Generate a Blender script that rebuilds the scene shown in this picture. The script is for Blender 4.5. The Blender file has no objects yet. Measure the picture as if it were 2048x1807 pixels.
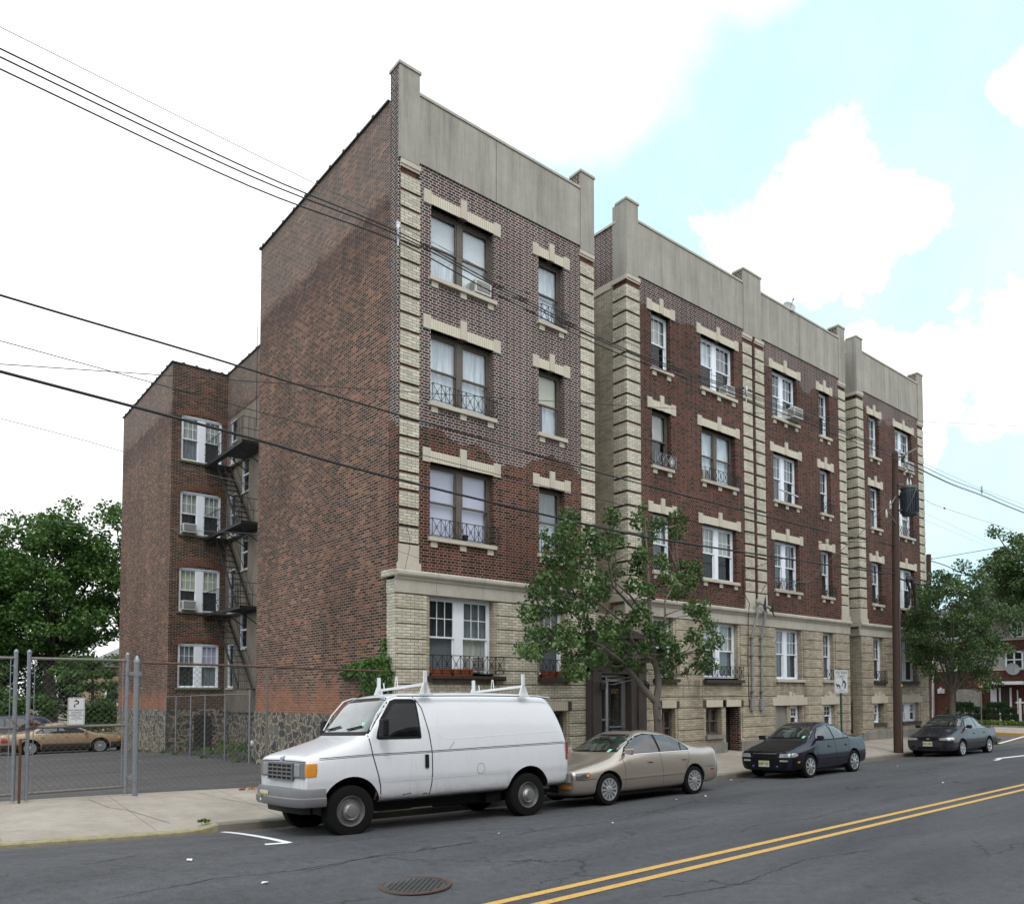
import bpy, bmesh, math, random
from mathutils import Vector, Matrix, noise
from mathutils.bvhtree import BVHTree
from mathutils.geometry import delaunay_2d_cdt
R = math.radians
scene = bpy.context.scene
COL = scene.collection

# ------------------------------------------------------------------ camera
# World: X runs along the street facade (right), Y into the block, Z up; facade plane is Y=0.
rt = Vector((0.75373435, -0.65717144, -0.00319712))
up = Vector((-0.02544838, -0.03404827, 0.99909614))
fw = Vector((0.65668631, 0.75297172, 0.0423873))
CAMPOS = Vector((-8.667, -15.262, 2.10))
cd = bpy.data.cameras.new('camera')
cam = bpy.data.objects.new('camera', cd)
COL.objects.link(cam)
cam.matrix_world = Matrix(((rt.x, up.x, -fw.x, CAMPOS.x), (rt.y, up.y, -fw.y, CAMPOS.y), (rt.z, up.z, -fw.z, CAMPOS.z), (0, 0, 0, 1)))
cd.sensor_width = 36.0
cd.sensor_fit = 'HORIZONTAL'
cd.lens = 1552.8 / 2048 * 36
cd.shift_x = (1024 - 1107.18) / 2048
cd.shift_y = (1319.46 - 903.5) / 2048
cd.clip_start = 0.1
cd.clip_end = 3000
scene.camera = cam

# ------------------------------------------------------------------ sky and light
SUN_EL, SUN_AZ = R(56), R(212)      # azimuth measured from +Y towards +X
world = bpy.data.worlds.new('World')
scene.world = world
world.use_nodes = True
wn, wl = world.node_tree.nodes, world.node_tree.links
wn.clear()
def WN(t, **k):
    n = wn.new(t)
    for a, b in k.items():
        setattr(n, a, b)
    return n
wo = WN('ShaderNodeOutputWorld'); bg = WN('ShaderNodeBackground')
sky = WN('ShaderNodeTexSky', sky_type='NISHITA', sun_disc=False, sun_elevation=SUN_EL, sun_rotation=SUN_AZ, dust_density=2.0, altitude=10)
tc = WN('ShaderNodeTexCoord'); sep = WN('ShaderNodeSeparateXYZ')
wl.new(tc.outputs['Generated'], sep.inputs[0])
nz = WN('ShaderNodeTexNoise'); nz.inputs['Scale'].default_value = 9.0; nz.inputs['Detail'].default_value = 11; nz.inputs['Roughness'].default_value = 0.60
nz.inputs['Distortion'].default_value = 0.15
wl.new(tc.outputs['Generated'], nz.inputs[0])
nz2 = WN('ShaderNodeTexNoise'); nz2.inputs['Scale'].default_value = 2.3; nz2.inputs['Detail'].default_value = 7; nz2.inputs['Roughness'].default_value = 0.55
wl.new(tc.outputs['Generated'], nz2.inputs[0])
def WM(op, a, b=None, c=None, clamp=False):
    n = WN('ShaderNodeMath', operation=op, use_clamp=clamp)
    for i, v in enumerate((a, b, c)):
        if v is None: continue
        if isinstance(v, (int, float)): n.inputs[i].default_value = v
        else: wl.new(v, n.inputs[i])
    return n.outputs[0]
def blobs(lst):     # cloud banks: (direction, angular radius)
    best = None
    for d, r in lst:
        v = WN('ShaderNodeVectorMath', operation='DISTANCE'); wl.new(tc.outputs['Generated'], v.inputs[0]); v.inputs[1].default_value = d
        k = WM('MULTIPLY_ADD', v.outputs['Value'], -1.0 / r, 1.0)
        best = k if best is None else WM('MAXIMUM', best, k)
    return best
puffs = blobs([((.741, .467, .483), .085), ((.765, .415, .490), .10), ((.786, .372, .492), .06), ((.864, .376, .336), .10), ((.835, .415, .365), .07), ((.885, .267, .381), .06), ((.792, .242, .561), .05), ((.90, .30, .30), .07)])
bank = blobs([((.19, .82, .54), .34), ((.10, .95, .30), .60), ((.465, .535, .725), .24), ((.60, .40, .74), .12), ((.2, .45, .87), .5), ((-.5, .8, .3), .7), ((-.4, -.5, .75), .8), ((.3, -.7, .6), .7)])
pm = WM('ADD', puffs, WM('MULTIPLY_ADD', nz.outputs['Fac'], 1.9, -0.95)); pm = WN('ShaderNodeMapRange', interpolation_type='SMOOTHSTEP').outputs[0].node
wl.new(WM('ADD', puffs, WM('MULTIPLY_ADD', nz.outputs['Fac'], 2.8, -1.4)), pm.inputs[0]); pm.inputs[1].default_value = 0.10; pm.inputs[2].default_value = 0.55
bm_ = WN('ShaderNodeMapRange', interpolation_type='SMOOTHSTEP')
wl.new(WM('ADD', bank, WM('MULTIPLY_ADD', nz2.outputs['Fac'], 1.8, -0.9)), bm_.inputs[0]); bm_.inputs[1].default_value = -0.12; bm_.inputs[2].default_value = 0.5
cloud = WM('MAXIMUM', pm.outputs[0], bm_.outputs[0])
veil = WM('MULTIPLY_ADD', nz2.outputs['Fac'], 1.1, -0.36, clamp=True)
cloud = WM('MAXIMUM', cloud, veil)
class _C: outputs = [cloud]
cr = _C
mh = WN('ShaderNodeMixRGB'); mh.inputs[0].default_value = 0.88; mh.inputs[2].default_value = (5.9, 8.9, 9.9, 1)   # thin bright summer haze over blue
wl.new(sky.outputs[0], mh.inputs[1])
mx = WN('ShaderNodeMixRGB'); mx.inputs[2].default_value = (12.0, 12.1, 12.3, 1)
wl.new(cr.outputs[0], mx.inputs[0]); wl.new(mh.outputs[0], mx.inputs[1])
# unseen sky brightened towards the sun, behind the camera: added to light the facade
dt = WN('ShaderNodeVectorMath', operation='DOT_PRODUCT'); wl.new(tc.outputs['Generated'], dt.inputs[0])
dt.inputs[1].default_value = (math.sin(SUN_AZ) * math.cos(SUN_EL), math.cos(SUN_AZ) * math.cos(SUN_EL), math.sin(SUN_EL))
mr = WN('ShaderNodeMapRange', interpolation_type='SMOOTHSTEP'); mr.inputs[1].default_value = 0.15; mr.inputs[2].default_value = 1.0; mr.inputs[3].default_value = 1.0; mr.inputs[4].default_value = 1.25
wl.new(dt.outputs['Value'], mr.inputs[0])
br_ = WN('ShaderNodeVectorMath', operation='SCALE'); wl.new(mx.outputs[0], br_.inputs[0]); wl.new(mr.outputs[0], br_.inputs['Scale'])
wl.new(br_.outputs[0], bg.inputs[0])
bg.inputs[1].default_value = 0.10
wl.new(bg.outputs[0], wo.inputs[0])

sl = bpy.data.lights.new('sun', 'SUN'); sl.energy = 0.9; sl.angle = R(14); sl.color = (1.0, 0.97, 0.93)
so = bpy.data.objects.new('sun', sl); COL.objects.link(so)
sd = Vector((math.sin(SUN_AZ) * math.cos(SUN_EL), math.cos(SUN_AZ) * math.cos(SUN_EL), math.sin(SUN_EL)))
so.rotation_euler = sd.to_track_quat('Z', 'Y').to_euler()
scene.view_settings.view_transform = 'Standard'
scene.view_settings.look = 'None'
scene.view_settings.exposure = 0.30
scene.view_settings.gamma = 1.0
scene.render.engine = 'CYCLES'
scene.cycles.max_bounces = 6
scene.cycles.transparent_max_bounces = 16
scene.cycles.caustics_reflective = False
scene.cycles.caustics_refractive = False

# ------------------------------------------------------------------ helpers
class MB:
    """collects faces of several shapes and links them as one mesh object"""
    def __init__(s):
        s.v, s.f, s.m = [], [], []
    def add(s, vs, fs, mi=0):
        o = len(s.v)
        s.v += [tuple(p) for p in vs]
        s.f += [tuple(i + o for i in f) for f in fs]
        s.m += [mi] * len(fs)
        return s
    def quad(s, pts, mi=0):
        return s.add(pts, [tuple(range(len(pts)))], mi)
    def box(s, x0, x1, y0, y1, z0, z1, mi=0):
        vs = [(x0, y0, z0), (x1, y0, z0), (x1, y1, z0), (x0, y1, z0), (x0, y0, z1), (x1, y0, z1), (x1, y1, z1), (x0, y1, z1)]
        return s.add(vs, [(0, 3, 2, 1), (4, 5, 6, 7), (0, 1, 5, 4), (1, 2, 6, 5), (2, 3, 7, 6), (3, 0, 4, 7)], mi)
    def bar(s, p0, p1, w, h, mi=0, upv=(0, 0, 1)):
        p0, p1 = Vector(p0), Vector(p1)
        d = (p1 - p0).normalized(); u = Vector(upv)
        sdv = d.cross(u)
        if sdv.length < 1e-4: sdv = d.cross(Vector((1, 0, 0)))
        sdv.normalize(); u = sdv.cross(d)
        vs = []
        for p in (p0, p1):
            for a, b in ((-1, -1), (1, -1), (1, 1), (-1, 1)):
                vs.append(p + sdv * a * w / 2 + u * b * h / 2)
        return s.add(vs, [(3, 2, 1, 0), (4, 5, 6, 7), (0, 1, 5, 4), (1, 2, 6, 5), (2, 3, 7, 6), (3, 0, 4, 7)], mi)
    def tube(s, pts, r, n=6, mi=0, cap=True):
        pts = [Vector(p) for p in pts]
        rr = r if isinstance(r, (list, tuple)) else [r] * len(pts)
        ref = Vector((0, 0, 1)) if abs((pts[1] - pts[0]).normalized().z) < .9 else Vector((1, 0, 0))
        vs, fs = [], []
        for i, p in enumerate(pts):
            a = pts[max(i - 1, 0)]; b = pts[min(i + 1, len(pts) - 1)]
            d = (b - a).normalized()
            x = d.cross(ref)
            if x.length < 1e-5: x = d.cross(Vector((0.3, 1, 0.2)))
            x.normalize(); y = x.cross(d).normalized()
            for k in range(n):
                t = 2 * math.pi * k / n
                vs.append(p + (x * math.cos(t) + y * math.sin(t)) * rr[i])
        for i in range(len(pts) - 1):
            for k in range(n):
                k2 = (k + 1) % n
                fs.append((i * n + k, i * n + k2, (i + 1) * n + k2, (i + 1) * n + k))
        if cap:
            fs.append(tuple(range(n))); fs.append(tuple((len(pts) - 1) * n + k for k in reversed(range(n))))
        return s.add(vs, fs, mi)
    def lathe(s, prof, o, axis='Z', n=24, mi=0):
        """prof: list of (radius, height along axis)"""
        vs, fs = [], []
        for r, h in prof:
            for k in range(n):
                t = 2 * math.pi * k / n
                c, q = r * math.cos(t), r * math.sin(t)
                vs.append({'Z': (o[0] + c, o[1] + q, o[2] + h), 'Y': (o[0] + c, o[1] + h, o[2] + q), 'X': (o[0] + h, o[1] + c, o[2] + q)}[axis])
        for i in range(len(prof) - 1):
            for k in range(n):
                k2 = (k + 1) % n
                fs.append((i * n + k, i * n + k2, (i + 1) * n + k2, (i + 1) * n + k))
        return s.add(vs, fs, mi)
    def prism(s, poly, y0, y1, axis='Y', mi=0):
        """poly of (a,b) extruded along axis"""
        def P(a, b, t): return {'Y': (a, t, b), 'X': (t, a, b), 'Z': (a, b, t)}[axis]
        n = len(poly)
        vs = [P(a, b, y0) for a, b in poly] + [P(a, b, y1) for a, b in poly]
        fs = [tuple(range(n)), tuple(reversed(range(n, 2 * n)))] + [(i, i + n, (i + 1) % n + n, (i + 1) % n) for i in range(n)]
        return s.add(vs, fs, mi)
    def build(s, name, mats, parent=None, smooth=False, local=False, autosm=None, label=None, bevel=0):
        me = bpy.data.meshes.new(name)
        me.from_pydata(s.v, [], s.f)
        mats = mats if isinstance(mats, (list, tuple)) else [mats]
        for m in mats: me.materials.append(m)
        if len(mats) > 1: me.polygons.foreach_set('material_index', s.m)
        if s.f and len(s.f) < 60000:
            bm = bmesh.new(); bm.from_mesh(me); bmesh.ops.recalc_face_normals(bm, faces=bm.faces)
            if autosm:
                for e in bm.edges:
                    if len(e.link_faces) == 2 and e.calc_face_angle(0) > R(autosm): e.smooth = False
            bm.to_mesh(me); bm.free()
        if smooth or autosm: me.polygons.foreach_set('use_smooth', [True] * len(me.polygons))
        ob = bpy.data.objects.new(name, me); COL.objects.link(ob)
        if parent is not None:
            ob.parent = parent
            if not local: ob.location = -WT.get(parent.name, Vector((0, 0, 0)))
        WT[ob.name] = Vector((0, 0, 0))
        if bevel:
            b = ob.modifiers.new('bevel', 'BEVEL'); b.width = bevel; b.segments = 2; b.limit_method = 'ANGLE'
        if label: ob['label'] = label
        return ob
WT = {}
def thing(name, label, cat, loc=(0, 0, 0), rotz=0, group=None):
    o = bpy.data.objects.new(name, None); COL.objects.link(o)
    o.location = loc; o.rotation_euler = (0, 0, rotz); o.empty_display_size = 0.3
    WT[o.name] = Vector(loc)
    o['label'] = label; o['category'] = cat
    if group: o['group'] = group
    return o
def tag(o, label=None, cat=None, group=None, kind=None):
    if label: o['label'] = label
    if cat: o['category'] = cat
    if group: o['group'] = group
    if kind: o['kind'] = kind
    return o
def dup(root, loc=None, rotz=None, label=None):
    r = root.copy(); COL.objects.link(r)
    if loc is not None: r.location = loc
    if rotz is not None: r.rotation_euler[2] = rotz
    if label: r['label'] = label
    for ch in list(root.children):
        c = ch.copy(); COL.objects.link(c); c.parent = r
        for g in ch.children:
            d = g.copy(); COL.objects.link(d); d.parent = c
    return r

# ------------------------------------------------------------------ materials
def new_mat(name):
    m = bpy.data.materials.new(name); m.use_nodes = True
    nt = m.node_tree
    b = nt.nodes['Principled BSDF']
    return m, nt, b
class NT:
    def __init__(s, nt): s.nt = nt
    def n(s, t, ins=None, **k):
        x = s.nt.nodes.new(t)
        for a, b in k.items(): setattr(x, a, b)
        for a, b in (ins or {}).items():
            if hasattr(b, 'is_output') or isinstance(b, bpy.types.NodeSocket): s.nt.links.new(b, x.inputs[a])
            else: x.inputs[a].default_value = b
        return x
    def math(s, op, a, b=0.0, c=None):
        ins = {0: a, 1: b}
        if c is not None: ins[2] = c
        return s.n('ShaderNodeMath', ins, operation=op).outputs[0]
    def mix(s, f, a, b, bt='MIX'):
        a = a if isinstance(a, bpy.types.NodeSocket) else tuple(a) + (1,) if len(a) == 3 else a
        b = b if isinstance(b, bpy.types.NodeSocket) else tuple(b) + (1,) if len(b) == 3 else b
        return s.n('ShaderNodeMixRGB', {0: f, 1: a, 2: b}, blend_type=bt).outputs[0]
    def noise(s, vec, scale, detail=4, rough=0.5, dist=0.0):
        return s.n('ShaderNodeTexNoise', {'Vector': vec, 'Scale': scale, 'Detail': detail, 'Roughness': rough, 'Distortion': dist}).outputs['Fac']
    def ramp(s, f, stops, interp='LINEAR'):
        r = s.n('ShaderNodeValToRGB', {0: f}); cr = r.color_ramp; cr.interpolation = interp
        while len(cr.elements) > len(stops): cr.elements.remove(cr.elements[-1])
        while len(cr.elements) < len(stops): cr.elements.new(0.5)
        for e, (p, c) in zip(cr.elements, stops):
            e.position = p; e.color = (c, c, c, 1) if isinstance(c, (int, float)) else tuple(c) + (1,)
        return r.outputs[0]
    def pos(s): return s.n('ShaderNodeNewGeometry').outputs['Position']
    def obj(s): return s.n('ShaderNodeTexCoord').outputs['Object']
    def scale(s, v, sc): return s.n('ShaderNodeMapping', {0: v, 'Scale': sc}).outputs[0]
    def bump(s, h, strength, dist, b):
        s.nt.links.new(s.n('ShaderNodeBump', {'Height': h, 'Strength': strength, 'Distance': dist}).outputs[0], b.inputs['Normal'])
    def link(s, a, b): s.nt.links.new(a, b)
def plain(name, col, rough=0.6, metal=0.0, var=0.12, vscale=6.0, coat=0.0, bump=0.0, spec=0.5, world=False):
    m, nt, b = new_mat(name); N = NT(nt)
    v = N.pos() if world else N.obj()
    f = N.noise(v, vscale, 5, 0.6)
    dk = tuple(c * (1 - var) for c in col); lt = tuple(min(1, c * (1 + var)) for c in col)
    N.link(N.mix(f, dk, lt), b.inputs['Base Color'])
    b.inputs['Roughness'].default_value = rough; b.inputs['Metallic'].default_value = metal
    b.inputs['Coat Weight'].default_value = coat; b.inputs['Coat Roughness'].default_value = 0.08
    b.inputs['Specular IOR Level'].default_value = spec
    if bump: N.bump(N.noise(v, vscale * 8, 4, 0.7), bump, 0.01, b)
    return m
def brick_mat(name, stops, mortar, row=0.0677, bw=0.215, ms=0.010, squash=1.0, sqf=2, stain=None, mortar2=None, mzone=None, patches=None, rough=0.85, bumps=0.5, tint=0.25, bigvar=0.3, soot=None):
    """universal brick for vertical axis-aligned walls: u = x+y, v = z.  stops: colour ramp for the per-brick random value"""
    m, nt, b = new_mat(name); N = NT(nt)
    P = N.pos(); sp = N.n('ShaderNodeSeparateXYZ', {0: P})
    u = N.math('ADD', sp.outputs[0], sp.outputs[1])
    v = N.n('ShaderNodeCombineXYZ', {0: u, 1: sp.outputs[2]}).outputs[0]
    br = N.n('ShaderNodeTexBrick', {'Vector': v, 'Color1': (0, 0, 0, 1), 'Color2': (1, 1, 1, 1), 'Mortar': (0.5, 0.5, 0.5, 1), 'Scale': 1.0, 'Mortar Size': ms, 'Mortar Smooth': 0.15, 'Bias': 0.0, 'Brick Width': bw, 'Row Height': row}, offset=0.5, offset_frequency=2, squash=squash, squash_frequency=sqf)
    bc = N.ramp(br.outputs['Color'], stops)
    if patches:   # (colour, noise scale, threshold)
        for pc, ps, th in patches:
            bc = N.mix(N.ramp(N.noise(N.scale(P, (1, 1, 1.6)), ps, 6, 0.6), [(th, 0.0), (th + 0.06, 1.0)]), bc, pc)
    fine = N.noise(P, 55.0, 3, 0.6)
    bc = N.mix(tint, bc, N.ramp(fine, [(0.3, 0.35), (0.7, 1.0)]), 'MULTIPLY')
    mc = mortar
    if mortar2:   # mortar changes along a stepped boundary height: (colour, z0, softness, noise amp)
        col2, z0, up_ = mortar2
        wv = N.math('MULTIPLY_ADD', N.noise(N.scale(P, (0.5, 0.5, 0.0)), 1.0, 2, 0.5), 2.4, -1.2)
        zz = N.math('ADD', sp.outputs[2], wv)
        k = N.math('GREATER_THAN', zz, z0)
        mc = N.mix(k, mortar, col2)
        bc2 = N.mix(0.38, bc, (0.06, 0.042, 0.042))
        bc = N.mix(k, bc, bc2)
    col = N.mix(br.outputs['Fac'], bc, mc)
    if stain: # dark weathering
        s1 = N.ramp(N.noise(N.scale(P, (1, 1, 0.35)), stain[1], 7, 0.62), [(0.35, 1.0), (0.72, stain[0])])
        col = N.mix(1.0, col, s1, 'MULTIPLY')
    stk = N.ramp(N.noise(N.scale(P, (3.2, 3.2, 0.22)), 1.0, 6, 0.65), [(0.42, 1.0), (0.72, 0.72)])
    col = N.mix(0.8, col, stk, 'MULTIPLY')
    if soot:   # water and soot runs below the window shelves
        zz = sp.outputs[2]; w1 = N.math('MULTIPLY', N.math('GREATER_THAN', zz, soot[0]), N.ramp(N.n('ShaderNodeMapRange', {0: zz, 1: soot[1], 2: soot[0]}).outputs[0], [(0, 1.0), (1, 0.1)]))
        w1 = N.math('MULTIPLY', w1, N.math('LESS_THAN', zz, soot[1]))
        k_ = N.math('MULTIPLY', w1, N.ramp(N.noise(N.scale(P, (9, 9, 0.9)), 1.2, 6, 0.75), [(0.46, 0.0), (0.60, 1.0)]))
        k_ = N.math('MULTIPLY', k_, N.ramp(N.noise(N.scale(P, (1, 1, 0)), 0.55, 2, 0.5), [(0.42, 0.0), (0.55, 1.0)]))
        col = N.mix(N.math('MULTIPLY', k_, 0.7), col, (0.06, 0.05, 0.04))
    bgv = N.ramp(N.noise(P, 0.35, 4, 0.55), [(0.3, 1 - bigvar), (0.7, 1.0)])
    col = N.mix(1.0, col, bgv, 'MULTIPLY')
    N.link(col, b.inputs['Base Color']); b.inputs['Roughness'].default_value = rough
    b.inputs['Specular IOR Level'].default_value = 0.25
    h = N.math('SUBTRACT', 1.0, br.outputs['Fac']); h = N.math('ADD', h, N.math('MULTIPLY', fine, 0.35))
    N.bump(h, bumps, 0.006, b)
    return m, N, b
M = {}
RED = [(0.0, (0.014, 0.009, 0.010)), (0.28, (0.035, 0.015, 0.014)), (0.5, (0.125, 0.032, 0.024)), (0.75, (0.165, 0.042, 0.030)), (1.0, (0.080, 0.024, 0.021))]
M['face_brick'] = brick_mat('facade_brick', RED, (0.31, 0.225, 0.165), ms=0.0085, squash=0.5, sqf=2, stain=(0.7, 0.9), mortar2=((0.62, 0.56, 0.52), 8.1, 0.3))[0]
M['face_brick_b'] = brick_mat('facade_brick_far', RED, (0.27, 0.20, 0.155), ms=0.0075, squash=0.5, sqf=2, stain=(0.65, 0.8), mortar2=((0.58, 0.52, 0.48), 13.6, 0.2))[0]
COM = [(0.0, (0.026, 0.018, 0.019)), (0.3, (0.070, 0.036, 0.031)), (0.55, (0.150, 0.066, 0.048)), (0.8, (0.215, 0.092, 0.062)), (0.94, (0.36, 0.150, 0.085)), (1.0, (0.38, 0.19, 0.12))]
def side_brick():
    m, N, b = brick_mat('party_wall_brick', COM, (0.40, 0.295, 0.225), ms=0.0095, stain=(0.62, 0.5), patches=[((0.33, 0.125, 0.068), 2.6, 0.66)], bigvar=0.16)
    # real finish changes: repointed grey courses at the top, dark band below them, faded orange paint near the ground
    src = b.inputs['Base Color'].links[0].from_socket
    P = N.pos(); sp = N.n('ShaderNodeSeparateXYZ', {0: P}); z = sp.outputs[2]
    edge = N.math('ADD', z, N.math('MULTIPLY', N.noise(P, 1.6, 3, 0.6), 0.5))
    top = N.ramp(N.n('ShaderNodeMapRange', {0: edge, 1: 13.75, 2: 14.15}).outputs[0], [(0, 0.0), (1, 1.0)])
    col = N.mix(N.math('MULTIPLY', top, 0.26), src, (0.28, 0.25, 0.235))
    band = N.math('MULTIPLY', N.ramp(N.n('ShaderNodeMapRange', {0: edge, 1: 12.4, 2: 13.9}).outputs[0], [(0, 0.0), (0.55, 0.75), (0.93, 1.0), (1.0, 0.0)]), N.ramp(N.noise(P, 3.5, 6, 0.7), [(0.3, 0.35), (0.65, 1.0)]))
    col = N.mix(N.math('MULTIPLY', band, 0.75), col, (0.055, 0.036, 0.038))
    drip = N.math('ADD', z, N.math('MULTIPLY', N.noise(N.scale(P, (1, 1.6, 0.12)), 1.0, 4, 0.6), -2.6))
    lo = N.ramp(N.n('ShaderNodeMapRange', {0: drip, 1: 0.98, 2: 0.62}).outputs[0], [(0, 0.0), (1, 1.0)])
    col = N.mix(N.math('MULTIPLY', lo, 0.55), col, (0.36, 0.145, 0.082))
    N.link(col, b.inputs['Base Color'])
    return m
M['side_brick'] = side_brick()
WING = [(0.0, (0.022, 0.016, 0.016)), (0.4, (0.05, 0.028, 0.024)), (0.7, (0.125, 0.055, 0.04)), (0.92, (0.20, 0.075, 0.045)), (1.0, (0.30, 0.11, 0.06))]
M['wing_brick'] = brick_mat('rear_wing_brick', WING, (0.33, 0.26, 0.20), ms=0.009, stain=(0.5, 0.6), patches=[((0.26, 0.085, 0.045), 1.1, 0.66)])[0]
CRM = [(0.0, (0.54, 0.50, 0.40)), (0.5, (0.66, 0.61, 0.49)), (1.0, (0.76, 0.71, 0.58))]
M['cream'] = brick_mat('cream_glazed_brick', CRM, (0.20, 0.17, 0.12), ms=0.0065, stain=(0.80, 1.2), tint=0.1, bigvar=0.10, rough=0.6, bumps=0.3)[0]
M['cream_low'] = brick_mat('weathered_cream_brick', [(0.0, (0.44, 0.385, 0.29)), (0.5, (0.55, 0.485, 0.37)), (1.0, (0.64, 0.57, 0.44))], (0.21, 0.175, 0.13), ms=0.0055, stain=(0.66, 0.8), tint=0.12, bigvar=0.20, soot=(1.75, 2.48), rough=0.7, bumps=0.3)[0]
M['groove'] = brick_mat('recessed_brick_course', RED, (0.12, 0.09, 0.07), ms=0.006)[0]
def stucco():
    m, nt, b = new_mat('cement_stucco'); N = NT(nt); P = N.pos()
    st = N.noise(N.scale(P, (1.0, 1.0, 0.10)), 2.2, 8, 0.68)
    st2 = N.noise(N.scale(P, (1.0, 1.0, 0.05)), 7.0, 5, 0.7)
    c = N.mix(N.ramp(st, [(0.32, 0.0), (0.68, 1.0)]), (0.29, 0.268, 0.235), (0.42, 0.39, 0.345))
    c = N.mix(0.6, c, N.ramp(N.noise(P, 1.3, 6, 0.65), [(0.35, 0.80), (0.65, 1.08)]), 'MULTIPLY')
    c = N.mix(N.math('MULTIPLY', N.ramp(st2, [(0.52, 0.0), (0.72, 1.0)]), 0.45), c, (0.12, 0.114, 0.10))
    c = N.mix(0.18, c, N.ramp(N.noise(P, 40, 4, 0.6), [(0.3, 0.4), (0.7, 1.0)]), 'MULTIPLY')
    N.link(c, b.inputs['Base Color']); b.inputs['Roughness'].default_value = 0.9
    N.bump(N.noise(P, 30, 5, 0.6), 0.25, 0.006, b)
    return m
M['stucco'] = stucco()
def stone(name, a, c_, stain=0.5, joints=None):
    m, nt, b = new_mat(name); N = NT(nt); P = N.pos()
    c = N.mix(N.noise(N.scale(P, (1, 1, 0.6)), 1.7, 6, 0.6), a, c_)
    c = N.mix(stain, c, N.ramp(N.noise(N.scale(P, (1, 1, 0.35)), 2.6, 7, 0.7), [(0.35, 1.0), (0.75, 0.42)]), 'MULTIPLY')
    c = N.mix(0.2, c, N.ramp(N.noise(P, 60, 3, 0.6), [(0.3, 0.5), (0.7, 1.0)]), 'MULTIPLY')
    if joints:
        sp = N.n('ShaderNodeSeparateXYZ', {0: P})
        fr = N.math('FRACT', N.math('MULTIPLY', N.math('ADD', sp.outputs[0], 0.3), 1.0 / joints))
        j = N.math('LESS_THAN', fr, 0.008)
        c = N.mix(N.math('MULTIPLY', j, 0.6), c, (0.08, 0.07, 0.06))
    N.link(c, b.inputs['Base Color']); b.inputs['Roughness'].default_value = 0.8
    N.bump(N.noise(P, 35, 5, 0.65), 0.2, 0.004, b)
    return m
M['stone'] = stone('limestone_trim', (0.42, 0.385, 0.325), (0.55, 0.51, 0.44), 0.45, joints=1.32)
M['trim'] = stone('limestone_window_trim', (0.49, 0.435, 0.355), (0.60, 0.545, 0.455), 0.3)
M['foundation'] = stone('cement_foundation', (0.20, 0.19, 0.17), (0.31, 0.295, 0.265), 0.8)
M['brownstone'] = stone('dark_painted_portal_stone', (0.048, 0.037, 0.034), (0.085, 0.068, 0.062), 0.6)
M['plaster'] = stone('tan_court_plaster', (0.20, 0.155, 0.12), (0.31, 0.25, 0.20), 0.9)
def soldier():
    m, nt, b = new_mat('soldier_course_cream'); N = NT(nt); P = N.pos(); sp = N.n('ShaderNodeSeparateXYZ', {0: P})
    fr = N.math('FRACT', N.math('MULTIPLY', N.math('ADD', sp.outputs[0], sp.outputs[1]), 1 / 0.064))
    j = N.math('LESS_THAN', fr, 0.13)
    c = N.mix(N.noise(P, 6, 4, 0.6), (0.52, 0.465, 0.365), (0.64, 0.58, 0.46))
    c = N.mix(j, c, (0.24, 0.20, 0.15))
    N.link(c, b.inputs['Base Color']); b.inputs['Roughness'].default_value = 0.7
    N.bump(N.math('SUBTRACT', 1.0, j), 0.3, 0.004, b)
    return m
M['soldier'] = soldier()
def rubble():
    m, nt, b = new_mat('rubble_stone_base'); N = NT(nt); P = N.pos(); sp = N.n('ShaderNodeSeparateXYZ', {0: P})
    v = N.n('ShaderNodeCombineXYZ', {0: N.math('ADD', sp.outputs[0], sp.outputs[1]), 1: N.math('MULTIPLY', sp.outputs[2], 1.25)}).outputs[0]
    w = N.n('ShaderNodeTexNoise', {'Vector': v, 'Scale': 4.2, 'Detail': 4.0}).outputs['Color']
    v2 = N.n('ShaderNodeVectorMath', {0: v, 1: N.n('ShaderNodeVectorMath', {0: w, 'Scale': 0.42}, operation='SCALE').outputs[0]}, operation='ADD').outputs[0]
    vo = N.n('ShaderNodeTexVoronoi', {'Vector': v2, 'Scale': 3.3}, feature='F1'); ve = N.n('ShaderNodeTexVoronoi', {'Vector': v2, 'Scale': 3.3}, feature='DISTANCE_TO_EDGE')
    sc = N.n('ShaderNodeSeparateColor', {0: vo.outputs['Color']}).outputs[0]
    c = N.ramp(sc, [(0.0, (0.035, 0.036, 0.04)), (0.35, (0.075, 0.075, 0.078)), (0.6, (0.12, 0.10, 0.078)), (0.85, (0.17, 0.155, 0.13)), (1.0, (0.09, 0.07, 0.055))])
    c = N.mix(0.5, c, N.ramp(N.noise(P, 14, 5, 0.7), [(0.3, 0.35), (0.7, 1.0)]), 'MULTIPLY')
    mo = N.ramp(N.math('ADD', ve.outputs['Distance'], N.math('MULTIPLY', N.noise(P, 9, 3), -0.045)), [(0.028, 1.0), (0.05, 0.0)])
    c = N.mix(mo, c, (0.33, 0.27, 0.195))
    N.link(c, b.inputs['Base Color']); b.inputs['Roughness'].default_value = 0.9
    N.bump(N.math('ADD', N.math('MULTIPLY', mo, 0.5), N.noise(P, 12, 5)), 0.8, 0.03, b)
    return m
M['rubble'] = rubble()
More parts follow.
